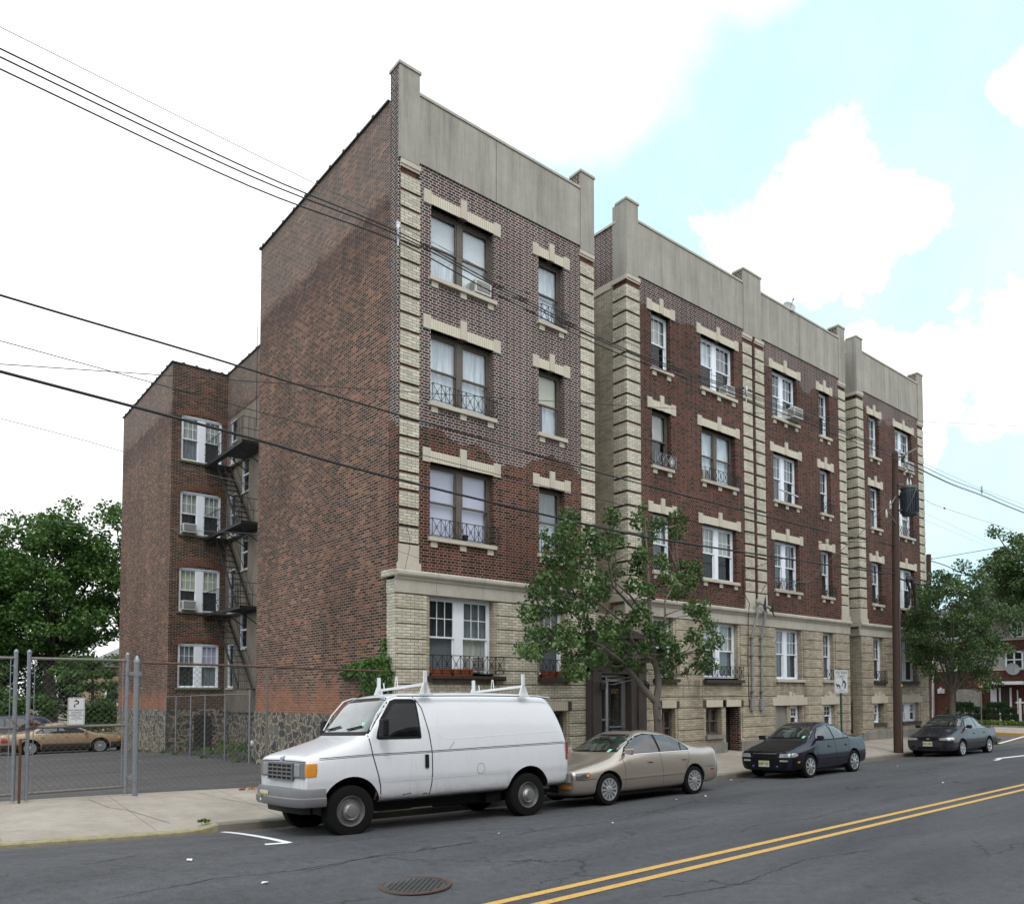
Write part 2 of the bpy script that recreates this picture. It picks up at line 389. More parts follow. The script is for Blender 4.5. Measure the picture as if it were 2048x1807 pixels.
def asphalt(name, base, patch, crackcol=(0.018, 0.018, 0.019), cr_s=0.35, cr_w=0.006, gutter=False):
    m, nt, b = new_mat(name); N = NT(nt); P = N.pos()
    big = N.noise(N.scale(P, (0.35, 1.0, 1)), 0.55, 5, 0.55)
    c = N.mix(N.ramp(big, [(0.35, 0.0), (0.65, 1.0)]), base, patch)
    streak = N.noise(N.scale(P, (0.12, 1.6, 1)), 1.3, 5, 0.6)
    c = N.mix(0.5, c, N.ramp(streak, [(0.35, 0.72), (0.65, 1.12)]), 'MULTIPLY')
    sp = N.noise(P, 160, 2, 0.8)
    c = N.mix(0.75, c, N.ramp(sp, [(0.30, 0.45), (0.5, 0.95), (0.70, 1.9)]), 'MULTIPLY')
    sp2 = N.noise(P, 34, 3, 0.7)
    c = N.mix(0.5, c, N.ramp(sp2, [(0.35, 0.78), (0.66, 1.25)]), 'MULTIPLY')
    c = N.mix(0.7, c, N.ramp(N.noise(P, 7.5, 6, 0.75), [(0.36, 0.74), (0.5, 1.0), (0.66, 1.2)]), 'MULTIPLY')
    oil = N.math('MULTIPLY', N.ramp(N.noise(P, 2.4, 4, 0.6), [(0.60, 0.0), (0.70, 1.0)]), N.ramp(N.noise(N.scale(P, (0.2, 1, 1)), 0.9, 2), [(0.45, 0.0), (0.6, 1.0)]))
    c = N.mix(N.math('MULTIPLY', oil, 0.5), c, (0.03, 0.03, 0.032))
    pebble = N.ramp(N.noise(P, 48, 2, 0.9), [(0.735, 0.0), (0.76, 1.0)])
    c = N.mix(N.math('MULTIPLY', pebble, 0.6), c, (0.30, 0.30, 0.30))
    if gutter:
        sy = N.n('ShaderNodeSeparateXYZ', {0: P}).outputs[1]
        gd = N.math('MULTIPLY', N.n('ShaderNodeMapRange', {0: sy, 1: -3.75, 2: -3.15}).outputs[0], N.ramp(N.noise(P, 5, 6, 0.7), [(0.35, 0.25), (0.6, 1.0)]))
        c = N.mix(N.math('MULTIPLY', gd, 0.6), c, (0.15, 0.125, 0.10))
    w = N.n('ShaderNodeTexNoise', {'Vector': P, 'Scale': 2.2, 'Detail': 6.0, 'Roughness': 0.7}).outputs['Color']
    v2 = N.n('ShaderNodeVectorMath', {0: N.scale(P, (0.55, 1, 1)), 1: N.n('ShaderNodeVectorMath', {0: w, 'Scale': 0.55}, operation='SCALE').outputs[0]}, operation='ADD').outputs[0]
    ve = N.n('ShaderNodeTexVoronoi', {'Vector': v2, 'Scale': cr_s}, feature='DISTANCE_TO_EDGE').outputs['Distance']
    gate = N.ramp(N.noise(P, 0.42, 3), [(0.48, 0.0), (0.56, 1.0)])
    k = N.math('MULTIPLY', N.ramp(ve, [(cr_w * 0.5, 1.0), (cr_w, 0.0)]), gate)
    c = N.mix(N.math('MULTIPLY', k, 0.8), c, crackcol)
    N.link(c, b.inputs['Base Color']); b.inputs['Roughness'].default_value = 0.82
    b.inputs['Specular IOR Level'].default_value = 0.3
    N.bump(N.math('ADD', sp, N.math('MULTIPLY', k, -2.0)), 0.35, 0.004, b)
    return m
M['road'] = asphalt('road_asphalt', (0.060, 0.061, 0.067), (0.088, 0.089, 0.095), gutter=True)
M['lot'] = asphalt('lot_asphalt', (0.066, 0.062, 0.063), (0.088, 0.084, 0.084), cr_s=0.8, cr_w=0.003)
def concrete(name, a, c_, joints=True, speck=0.5, kerb=False):
    m, nt, b = new_mat(name); N = NT(nt); P = N.pos(); sp = N.n('ShaderNodeSeparateXYZ', {0: P})
    c = N.mix(N.ramp(N.noise(P, 0.7, 6, 0.6), [(0.35, 0.0), (0.65, 1.0)]), a, c_)
    c = N.mix(speck, c, N.ramp(N.noise(P, 75, 3, 0.8), [(0.3, 0.55), (0.5, 1.0), (0.68, 1.35)]), 'MULTIPLY')
    c = N.mix(0.6, c, N.ramp(N.noise(P, 3.2, 6, 0.7), [(0.4, 1.0), (0.75, 0.62)]), 'MULTIPLY')
    if joints:
        fx = N.math('FRACT', N.math('MULTIPLY', N.math('ADD', sp.outputs[0], N.math('MULTIPLY', sp.outputs[1], 0.0)), 1 / 1.85))
        fy = N.math('FRACT', N.math('MULTIPLY', N.math('ADD', sp.outputs[1], 0.05), 1 / 1.55))
        j = N.math('MAXIMUM', N.math('LESS_THAN', fx, 0.007), N.math('MULTIPLY', N.math('LESS_THAN', fy, 0.007), 0.5))
        c = N.mix(N.math('MULTIPLY', j, 0.7), c, (0.09, 0.08, 0.065))
    if kerb:  # faded yellow paint on the dropped driveway kerb and a dirty face
        yk = N.math('MULTIPLY', N.math('LESS_THAN', sp.outputs[0], -4.75), N.ramp(N.noise(P, 9, 5, 0.7), [(0.36, 0.25), (0.55, 1.0)]))
        c = N.mix(N.math('MULTIPLY', yk, 0.75), c, (0.36, 0.32, 0.16))
    N.link(c, b.inputs['Base Color']); b.inputs['Roughness'].default_value = 0.88
    N.bump(N.noise(P, 70, 4, 0.7), 0.3, 0.004, b)
    return m
M['walk'] = concrete('pavement_concrete', (0.285, 0.250, 0.210), (0.385, 0.343, 0.293))
M['kerb'] = concrete('kerb_concrete', (0.16, 0.145, 0.12), (0.24, 0.22, 0.185), joints=False, kerb=True)
def paint_line(name, col, wear=0.5):
    m, nt, b = new_mat(name); N = NT(nt); P = N.pos()
    f = N.ramp(N.noise(P, 22, 6, 0.75), [(wear - 0.2, 0.0), (wear - 0.08, 1.0)])
    c = N.mix(f, (0.09, 0.09, 0.095), col)
    c = N.mix(0.35, c, N.ramp(N.noise(P, 90, 2, 0.8), [(0.3, 0.6), (0.6, 1.0)]), 'MULTIPLY')
    N.link(c, b.inputs['Base Color']); b.inputs['Roughness'].default_value = 0.7
    return m
M['yellow'] = paint_line('yellow_road_paint', (0.60, 0.36, 0.095), 0.52)
M['whiteline'] = paint_line('white_road_paint', (0.78, 0.79, 0.80), 0.48)
M['soil'] = plain('bare_soil', (0.12, 0.10, 0.07), 0.95, var=0.5, vscale=3, world=True)
M['white_frame'] = plain('white_window_frame', (0.78, 0.81, 0.86), 0.45, var=0.06)
M['brown_frame'] = plain('brown_window_frame', (0.105, 0.085, 0.068), 0.6, var=0.3, vscale=9)
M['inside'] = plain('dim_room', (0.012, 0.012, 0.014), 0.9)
M['black_iron'] = plain('black_wrought_iron', (0.016, 0.016, 0.018), 0.55, metal=0.2, var=0.3)
M['rust_iron'] = plain('rusty_iron', (0.10, 0.040, 0.022), 0.8, var=0.5, vscale=14)
M['brownpaint'] = plain('brown_painted_timber', (0.040, 0.026, 0.021), 0.6, var=0.4)
M['terracotta'] = plain('terracotta', (0.30, 0.075, 0.028), 0.75, var=0.15)
M['acwhite'] = plain('off_white_plastic', (0.55, 0.54, 0.50), 0.5, var=0.08)
M['acgrille'] = plain('grey_grille', (0.10, 0.10, 0.105), 0.6)
M['galv'] = plain('galvanised_steel', (0.27, 0.285, 0.31), 0.42, metal=0.6, var=0.2, vscale=20)
M['galv_old'] = plain('weathered_galvanised_pipe', (0.17, 0.155, 0.145), 0.6, metal=0.4, var=0.35, vscale=18)
M['wire_mesh'] = plain('chain_link_wire', (0.115, 0.108, 0.10), 0.55, metal=0.5, var=0.25)
M['rail_rust'] = plain('rusty_top_rail', (0.10, 0.055, 0.04), 0.75, var=0.5, vscale=25)
M['signwhite'] = plain('sign_face_white', (0.58, 0.58, 0.59), 0.4, var=0.04)
M['ink'] = plain('black_sign_ink', (0.02, 0.02, 0.025), 0.5)
M['inkgreen'] = plain('dark_green_paint', (0.012, 0.055, 0.045), 0.5)
M['conduit'] = plain('grey_conduit', (0.26, 0.265, 0.265), 0.5, metal=0.3, var=0.2)
M['cable'] = plain('black_cable', (0.012, 0.012, 0.014), 0.6)
M['cable_grey'] = plain('grey_cable', (0.10, 0.10, 0.11), 0.6)
M['porcelain'] = plain('grey_porcelain', (0.55, 0.54, 0.52), 0.35)
M['roofing'] = plain('tar_roofing', (0.035, 0.035, 0.037), 0.9, world=True)
M['tile_cap'] = plain('dark_clay_coping', (0.045, 0.042, 0.042), 0.6, var=0.4, vscale=8, world=True)
def wood():
    m, nt, b = new_mat('creosoted_pole_wood'); N = NT(nt); P = N.obj()
    c = N.mix(N.noise(N.scale(P, (6, 6, 0.35)), 3.0, 7, 0.7), (0.022, 0.012, 0.009), (0.085, 0.042, 0.030))
    N.link(c, b.inputs['Base Color']); b.inputs['Roughness'].default_value = 0.8
    N.bump(N.noise(N.scale(P, (10, 10, 0.5)), 4, 5), 0.5, 0.01, b)
    return m
M['pole'] = wood()
def bark(name, a, c_):
    m, nt, b = new_mat(name); N = NT(nt); P = N.pos()
    c = N.mix(N.noise(N.scale(P, (1, 1, 0.35)), 12, 6, 0.7), a, c_)
    N.link(c, b.inputs['Base Color']); b.inputs['Roughness'].default_value = 0.9
    N.bump(N.noise(N.scale(P, (1, 1, 0.3)), 22, 5), 0.7, 0.012, b)
    return m
M['bark'] = bark('grey_pear_bark', (0.07, 0.058, 0.048), (0.21, 0.18, 0.155))
M['bark_dark'] = bark('dark_maple_bark', (0.025, 0.02, 0.017), (0.07, 0.055, 0.045))
def leaf(name, dark, mid, lite, s1=1.1, rough=0.45, trans=0.25):
    m, nt, b = new_mat(name); N = NT(nt); P = N.pos()
    f = N.noise(P, s1, 3, 0.5); g = N.noise(P, 13.0, 3, 0.7)
    h = N.math('ADD', N.math('MULTIPLY', f, 0.5), N.math('MULTIPLY', g, 0.5))
    c = N.ramp(h, [(0.34, dark), (0.5, mid), (0.66, lite)])
    N.link(c, b.inputs['Base Color']); b.inputs['Roughness'].default_value = rough
    b.inputs['Specular IOR Level'].default_value = 0.35
    tr = N.n('ShaderNodeBsdfTranslucent', {0: N.mix(0.5, c, (0.10, 0.16, 0.02))})
    mxs = N.n('ShaderNodeMixShader', {0: trans, 1: b.outputs[0], 2: tr.outputs[0]})
    N.link(mxs.outputs[0], nt.nodes['Material Output'].inputs[0])
    return m
M['leaf_pear'] = leaf('pear_leaf', (0.030, 0.066, 0.020), (0.078, 0.145, 0.044), (0.17, 0.25, 0.09))
M['leaf_maple'] = leaf('maple_leaf', (0.026, 0.070, 0.016), (0.068, 0.148, 0.034), (0.15, 0.24, 0.055))
M['leaf_far'] = leaf('street_tree_leaf', (0.034, 0.068, 0.026), (0.080, 0.138, 0.048), (0.17, 0.24, 0.10))
M['leaf_bright'] = leaf('ivy_leaf', (0.03, 0.085, 0.014), (0.065, 0.16, 0.028), (0.13, 0.25, 0.05))
M['leaf_bright2'] = leaf('ivy_fence_leaf', (0.02, 0.06, 0.012), (0.05, 0.11, 0.022), (0.10, 0.18, 0.04))
M['garage_grey'] = plain('grey_garage_door', (0.22, 0.21, 0.20), 0.6)
M['leaf_hedge'] = leaf('clipped_yew', (0.008, 0.026, 0.009), (0.016, 0.045, 0.013), (0.03, 0.075, 0.02))
M['leaf_lime'] = leaf('groundcover_leaf', (0.05, 0.10, 0.015), (0.12, 0.19, 0.03), (0.24, 0.30, 0.06))
def glass(name, tintc=(0.9, 0.95, 0.97), refl=1.0, base=0.07):
    m, nt, b = new_mat(name); N = NT(nt); nt.nodes.remove(b)
    tr = N.n('ShaderNodeBsdfTransparent', {0: tintc + (1,)})
    gl = N.n('ShaderNodeBsdfGlossy', {'Color': (0.95, 0.97, 1, 1), 'Roughness': 0.03})
    P = N.pos(); bmp = N.n('ShaderNodeBump', {'Height': N.noise(P, 1.1, 2), 'Strength': 0.10, 'Distance': 0.05})
    N.link(bmp.outputs[0], gl.inputs['Normal'])
    g_ = N.n('ShaderNodeNewGeometry'); dp_ = N.n('ShaderNodeVectorMath', {0: g_.outputs['Incoming'], 1: g_.outputs['Normal']}, operation='DOT_PRODUCT').outputs['Value']
    f = N.math('MULTIPLY_ADD', N.math('POWER', N.math('SUBTRACT', 1.0, N.math('ABSOLUTE', dp_)), 4.0), 0.9 * refl, base)
    mxs = N.n('ShaderNodeMixShader', {0: f, 1: tr.outputs[0], 2: gl.outputs[0]})
    N.link(mxs.outputs[0], nt.nodes['Material Output'].inputs[0])
    return m
M['glass'] = glass('window_glass')
M['glass_dark'] = glass('insect_screen_glass', (0.42, 0.44, 0.46), 0.8, 0.03)
def cloth(name, a, c_, kind='sheer'):
    m, nt, b = new_mat(name); N = NT(nt); P = N.pos(); sp = N.n('ShaderNodeSeparateXYZ', {0: P})
    if kind == 'blind':
        fr = N.math('FRACT', N.math('MULTIPLY', sp.outputs[2], 1 / 0.045))
        c = N.mix(N.ramp(fr, [(0.0, 0.0), (0.25, 1.0), (0.85, 1.0), (1.0, 0.0)]), a, c_)
    elif kind == 'sheer':
        f = N.noise(N.scale(P, (6.0, 6.0, 0.9)), 1.4, 4, 0.5, 0.8)
        c = N.mix(N.ramp(f, [(0.3, 0.0), (0.7, 1.0)]), a, c_)
    else:
        c = N.mix(N.noise(P, 2.0, 3), a, c_)
    N.link(c, b.inputs['Base Color']); b.inputs['Roughness'].default_value = 0.9
    return m
M['c_blind'] = cloth('white_slat_blind', (0.30, 0.31, 0.33), (0.78, 0.79, 0.80), 'blind')
M['c_sheer'] = cloth('white_sheer_curtain', (0.46, 0.48, 0.52), (0.80, 0.82, 0.85))
M['c_lav'] = cloth('pale_lavender_sheet', (0.50, 0.48, 0.60), (0.60, 0.58, 0.70), 'x')
M['c_shade'] = cloth('cream_roller_shade', (0.50, 0.47, 0.33), (0.60, 0.57, 0.42), 'x')
M['c_grey'] = cloth('grey_curtain', (0.13, 0.135, 0.14), (0.26, 0.27, 0.28))
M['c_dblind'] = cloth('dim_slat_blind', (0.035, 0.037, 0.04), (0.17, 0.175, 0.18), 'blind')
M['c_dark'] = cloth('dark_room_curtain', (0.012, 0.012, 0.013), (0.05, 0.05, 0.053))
M['c_beige'] = cloth('beige_shade', (0.36, 0.35, 0.30), (0.48, 0.47, 0.41), 'sheer')
CURT = dict(blind='c_blind', sheer='c_sheer', lav='c_lav', shade='c_shade', grey='c_grey', dblind='c_dblind', dark='c_dark', beige='c_beige')
CNAME = dict(blind='blind', sheer='curtain', lav='curtain', shade='shade', grey='curtain', dblind='blind', dark='curtain', beige='shade')
# ------------------------------------------------------------------ ground, road, pavement
def sm(t):
    t = max(0.0, min(1.0, t)); return t * t * (3 - 2 * t)
def zroad(x, y):
    h = 0.0024 * max(0.0, 3 - x) ** 2 if x > -8 else 0.29 + 0.03 * (-8 - x)
    h *= sm((y + 8.6) / 3.3)
    c = -0.11 * max(0.0, (y + 5.5) / 2.4) ** 2 if y > -5.5 else 0.0
    return h + max(c, -0.115)
KY = -3.1          # kerb face
def zkerb(x):      # kerb top height; dropped kerb at the driveway on the left
    return zroad(x, KY) + 0.055 + 0.075 * sm((x + 5.15) / 0.5)
def zback(x):      # pavement height along the facade line
    return 0.2 + 0.155 * sm((-x) / 7.5)
def sheet(name, xs, ys, zf, mat, kind='structure'):
    v = [(x, y, zf(x, y)) for y in ys for x in xs]; n = len(xs)
    f = [(j * n + i, j * n + i + 1, (j + 1) * n + i + 1, (j + 1) * n + i) for j in range(len(ys) - 1) for i in range(n - 1)]
    b = MB(); b.add(v, f); o = b.build(name, mat, smooth=True)
    return tag(o, kind=kind)
def fr(a, b, n): return [a + (b - a) * i / n for i in range(n + 1)]
sheet('ground', fr(-900, 900, 6), fr(-900, 900, 6), lambda x, y: -0.72, M['soil'])
ROAD = sheet('road', fr(-60, -12, 12) + fr(-11, 14, 50) + fr(16, 90, 20), fr(-34, -10, 6) + fr(-9.5, KY, 26), zroad, M['road'])
# side street beyond the third block, meets the road at the corner
sheet('side_street', fr(26.0, 34.0, 8), fr(KY, 0, 6) + fr(2, 60, 10), lambda x, y: -0.113 + 0.0 * x if y < -2 else -0.10, M['road'])
XS = fr(-30, -8, 6) + fr(-7.5, 4, 46) + fr(5, 24.6, 12)
def zw(x, y):
    t = (y - (KY + 0.16)) / (0.35 - KY - 0.16); return zkerb(x) + (zback(x) - zkerb(x)) * t
WALK = sheet('pavement', XS, fr(KY + 0.16, 0.35, 6), zw, M['walk'])
# kerb: top and face, one swept profile, rounded around the corner at the side street
def kerb_mesh():
    b = MB(); path = [(x, KY, 0.0) for x in XS]
    pts = []
    for x in XS: pts.append((x, KY, 0, -1))
    cx, cy, r = 24.6, KY + 2.0, 2.0
    for k in range(1, 9):
        a = -math.pi / 2 + k / 8 * math.pi / 2
        pts.append((cx + r * math.cos(a), cy + r * math.sin(a), math.cos(a), math.sin(a)))
    for y in (1, 4, 10, 30): pts.append((26.6, y, 1, 0))
    rows = []
    for x, y, nx, ny in pts:
        zt = zkerb(x) if x < 24.6 else zkerb(24.6); zb = zroad(x, KY) - 0.12
        ch = 0.022
        rows.append([(x, y, zb), (x, y, zt - ch), (x - nx * ch, y - ny * ch, zt), (x - nx * 0.155, y - ny * 0.155, zt + 0.004), (x - nx * 0.165, y - ny * 0.165, zt - 0.06)])
    vs = [p for r_ in rows for p in r_]; n = 5
    fs = [(i * n + k, (i + 1) * n + k, (i + 1) * n + k + 1, i * n + k + 1) for i in range(len(rows) - 1) for k in range(n - 1)]
    b.add(vs, fs); return b.build('kerb', M['kerb'])
KERB = tag(kerb_mesh(), kind='structure')
# corner pavement (fan) and yellow painted kerb nose
b = MB(); cx, cy = 24.6, KY + 2.0
fan = [(cx, cy, zkerb(24.6) + .03)]
arc = [(cx + 1.845 * math.cos(-math.pi / 2 + k / 8 * math.pi / 2), cy + 1.845 * math.sin(-math.pi / 2 + k / 8 * math.pi / 2), zkerb(24.6)) for k in range(9)]
vs = fan + arc; b.add(vs, [(0, i, i + 1) for i in range(1, 9)])
b.quad([(24.6, cy, zkerb(24.6) + .03), (26.445, cy, zkerb(24.6)), (26.445, 30, .19), (24.6, 30, .2)])
tag(b.build('corner_pavement', M['walk']), kind='structure')
b = MB()
for k in range(-3, 8):
    def PT(k, d, dz):
        if k < 0: return (24.6 + k * 0.45, KY - d, zkerb(24.6) + dz)
        a = -math.pi / 2 + k / 8 * math.pi / 2
        return (cx + (2.0 + d) * math.cos(a), cy + (2.0 + d) * math.sin(a), zkerb(24.6) + dz)
    b.quad([PT(k, 0.004, -0.02), PT(k + 1, 0.004, -0.02), PT(k + 1, -0.14, 0.008), PT(k, -0.14, 0.008)])
    b.quad([PT(k, 0.004, -0.10), PT(k + 1, 0.004, -0.10), PT(k + 1, 0.004, -0.02), PT(k, 0.004, -0.02)])
b.build('painted_nose', M['yellow'], KERB)
# far side of the side street: kerb and pavement
b = MB(); b.box(34.0, 34.16, -3.6, 30, -0.2, 0.04); tag(b.build('far_kerb', M['yellow']), kind='structure')
sheet('far_pavement', fr(34.16, 39.3, 4), fr(-6, 30, 8), lambda x, y: 0.045 + (x - 34.16) * 0.012, M['walk'])
sheet('far_yard', fr(39.3, 90, 6), fr(-14, 60, 10), lambda x, y: 0.09, M['walk'])
# lane markings
def strip(name, p0, p1, w, mat, zf=None, n=24):
    b = MB(); p0, p1 = Vector(p0), Vector(p1); d = (p1 - p0).normalized(); s = Vector((-d.y, d.x)) * w / 2
    pts = []
    for i in range(n + 1):
        p = p0.lerp(p1, i / n)
        for q in (p - s, p + s): pts.append((q.x, q.y, (zf or zroad)(q.x, q.y) + 0.005))
    b.add(pts, [(2 * i, 2 * i + 2, 2 * i + 3, 2 * i + 1) for i in range(n)])
    return b.build(name, mat, ROAD)
strip('lane_marking', (-12, -8.94), (80, -8.94), 0.115, M['yellow'], n=60)
strip('lane_marking', (-12, -9.26), (80, -9.26), 0.115, M['yellow'], n=60)
strip('parking_marking', (-4.70, -3.13), (-4.50, -5.17), 0.10, M['whiteline'], n=24)
strip('parking_marking', (-4.52, -5.14), (-4.80, -5.10), 0.10, M['whiteline'], n=4)
for a, c_, w in (((17.2, -6.15), (17.9, -6.05), .12), ((17.9, -5.95), (20.4, -6.15), .16), ((20.2, -6.3), (21.2, -6.0), .30), ((20.9, -6.5), (23.5, -6.6), .16)):
    strip('worn_marking', a, c_, w, M['whiteline'], n=6)
strip('crosswalk_marking', (27.3, -2.75), (34, -1.6), 0.14, M['whiteline'], zf=lambda x, y: -0.10, n=6)
strip('crosswalk_marking', (28.5, -3.35), (36, -3.6), 0.14, M['whiteline'], zf=lambda x, y: -0.10, n=6)
# tar-dark open cracks in the road: jagged thin strips
random.seed(11)
def crack(pts, w):
    b = MB(); P = []
    for (x0, y0), (x1, y1) in zip(pts[:-1], pts[1:]):
        n = max(2, int(math.hypot(x1 - x0, y1 - y0) / 0.07))
        for i in range(n):
            t = i / n; P.append((x0 + (x1 - x0) * t + random.uniform(-.02, .02), y0 + (y1 - y0) * t + random.uniform(-.022, .022)))
    vs = []
    for i, (x, y) in enumerate(P):
        ww = w * random.uniform(0.25, 1.0)
        for s in (-1, 1): vs.append((x - s * ww * .2, y + s * ww / 2, zroad(x, y) + 0.004))
    b.add(vs, [(2 * i, 2 * i + 2, 2 * i + 3, 2 * i + 1) for i in range(len(P) - 1)])
    b.build('crack', M['tar'], ROAD)
M['tar'] = plain('tar_filled_crack', (0.022, 0.022, 0.024), 0.8, var=0.3)
crack([(-6.9, -6.75), (-5.9, -6.55), (-5.0, -6.62), (-3.6, -6.4), (-2.4, -6.45), (-0.9, -6.2), (0.4, -6.3), (2.0, -6.1)], 0.016)
crack([(-4.9, -6.7), (-4.2, -6.5), (-3.4, -6.5), (-2.2, -6.35)], 0.018)
crack([(-7.3, -4.4), (-6.9, -4.9), (-6.75, -5.1), (-6.6, -5.6), (-6.2, -6.0)], 0.016)
crack([(-2.6, -7.2), (-2.1, -7.15), (-1.4, -7.35), (-0.8, -7.2), (0.6, -7.5), (1.3, -7.4)], 0.012)
crack([(-1.9, -5.6), (-1.2, -5.9), (-0.6, -6.25)], 0.016)
crack([(3.4, -7.3), (4.4, -7.05), (5.8, -7.3), (6.8, -7.2)], 0.010)
crack([(1.2, -8.2), (2.0, -8.0), (3.2, -8.25), (5.2, -8.05)], 0.014)
crack([(-3.3, -7.4), (-2.9, -7.7), (-2.2, -7.75)], 0.015)
crack([(-2.5, -9.9), (-1.5, -10.1), (0.2, -9.9), (1.5, -10.2)], 0.018)
# pavement cracks
b = MB()
for pts in ([(-5.9, 0.0), (-5.75, -0.9), (-5.55, -1.2), (-5.2, -2.6)], [(-4.1, 0.0), (-3.9, -1.0), (-3.4, -2.3), (-3.25, -2.95)]):
    P = []
    for (x0, y0), (x1, y1) in zip(pts[:-1], pts[1:]):
        for i in range(8):
            t = i / 8; P.append((x0 + (x1 - x0) * t + random.uniform(-.012, .012), y0 + (y1 - y0) * t))
    vs = [(x + s * random.uniform(.002, .008), y, zw(x, y) + 0.004) for x, y in P for s in (-1, 1)]
    b.add(vs, [(2 * i, 2 * i + 2, 2 * i + 3, 2 * i + 1) for i in range(len(P) - 1)])
b.build('crack', M['tar'], WALK)
# parking lot behind the fence, falling towards the back
def zlot(x, y):
    pts = [(0, 0.36), (0.4, 0.34), (8, 0.02), (18, -0.18), (26, -0.53), (34, -0.62), (70, -0.62)]
    y = max(0, min(69.9, y))
    for (a, za), (c_, zc) in zip(pts[:-1], pts[1:]):
        if a <= y < c_: z = za + (zc - za) * (y - a) / (c_ - a); break
    return min(z, zback(x) + 0.003) if y < 0.5 else z
sheet('parking_lot', fr(-45, -8, 6) + fr(-7, 3.2, 12), [0.35, 0.8, 2, 4, 6, 8, 12, 15, 18, 22, 26, 30, 34, 60], zlot, M['lot'])
# manhole cover set in the road
t = thing('manhole_cover', 'round rust rimmed iron manhole cover set in the asphalt near the double yellow line', 'manhole', (-4.2, -7.84, 0.0))
M['iron'] = plain('cast_iron', (0.060, 0.058, 0.058), 0.6, metal=0.3, var=0.3, vscale=12)
M['iron_rim'] = plain('rusty_iron_rim', (0.085, 0.055, 0.048), 0.7, metal=0.3, var=0.35, vscale=12)
b = MB(); b.lathe([(0.395, 0.002), (0.39, 0.016), (0.345, 0.016), (0.34, 0.002)], (-4.2, -7.84, .017), n=48); b.build('rim', M['iron_rim'], t)
b = MB(); b.lathe([(0.335, -0.01), (0.335, 0.008), (0.0001, 0.008)], (-4.2, -7.84, .017), n=48)
for i in range(-8, 9):
    for j in range(-8, 9):
        x, y = i * 0.038, j * 0.038
        if math.hypot(x, y) < 0.31 and (i + j) % 2 == 0:
            b.box(-4.2 + x - .013, -4.2 + x + .013, -7.84 + y - .007, -7.84 + y + .007, 0.024, 0.0315)
b.build('lid', M['iron'], t)
# dropped litter
random.seed(3)
M['litter'] = plain('white_paper_litter', (0.72, 0.72, 0.70), 0.7)
LIT = [(-1.75, -6.1, 'flat white paper scrap on the asphalt straight in front of the van rear wheel'), (0.25, -6.45, 'white scrap on the long dark road crack beyond the van'), (3.2, -5.3, 'white paper flake beside the champagne sedan doors'), (4.05, -5.35, 'white flake at the foot of the champagne sedan rear wheel'), (7.3, -3.6, 'white scrap in the gutter between the champagne and the dark blue sedan'), (16.0, -4.6, 'white crumpled scrap near the charcoal sedan front bumper'), (4.6, -8.3, 'lone paper scrap in the lane close to the double yellow line'), (-5.9, -5.7, 'tiny white scrap on the asphalt left of the parking corner mark'), (-5.5, -6.95, 'white scrap on the crack at the lower left of the road'), (9.9, -7.6, 'pale scrap in the middle of the lane opposite the dark blue sedan'), (13.2, -5.0, 'pale thin strip of litter near the utility pole foot')]
for i, (x, y, lab) in enumerate(LIT):
    b = MB(); a = random.uniform(0, 3); w, h = random.uniform(.015, .035), random.uniform(.012, .02)
    z = zroad(x, y) + 0.008; c, s = math.cos(a), math.sin(a)
    q = [(x + c * u * w - s * v * h, y + s * u * w + c * v * h, z + random.uniform(0, .02)) for u, v in ((-1, -1), (1, -1), (1, 1), (-1, 1))]
    b.quad(q); b.quad([(p[0], p[1], p[2] - .006) for p in reversed(q)])
    tag(b.build('litter_scrap', M['litter']), lab, 'litter', group='paper scraps on the road')
# ------------------------------------------------------------------ apartment building
ROW = 0.0677
def wall_xz(b, x0, x1, z0, z1, y, ops, depth, mi=0, flip=False):
    """wall in plane Y=y with openings (xa,xb,za,zb) and reveals going to y+depth"""
    xs = sorted({x0, x1} | {min(max(o[i], x0), x1) for o in ops for i in (0, 1)})
    zs = sorted({z0, z1} | {min(max(o[i], z0), z1) for o in ops for i in (2, 3)})
    for xa, xb in zip(xs[:-1], xs[1:]):
        for za, zb in zip(zs[:-1], zs[1:]):
            cx, cz = (xa + xb) / 2, (za + zb) / 2
            if any(o[0] < cx < o[1] and o[2] < cz < o[3] for o in ops): continue
            b.quad([(xa, y, za), (xb, y, za), (xb, y, zb), (xa, y, zb)], mi)
    for xa, xb, za, zb in [o[:4] for o in ops]:
        if not (x0 <= (xa + xb) / 2 <= x1 and z0 <= (za + zb) / 2 <= z1): continue
        yd = y + depth
        b.quad([(xa, y, za), (xa, y, zb), (xa, yd, zb), (xa, yd, za)], mi)
        b.quad([(xb, y, za), (xb, yd, za), (xb, yd, zb), (xb, y, zb)], mi)
        b.quad([(xa, y, zb), (xb, y, zb), (xb, yd, zb), (xa, yd, zb)], mi)
        b.quad([(xa, y, za), (xa, yd, za), (xb, yd, za), (xb, y, za)], mi)
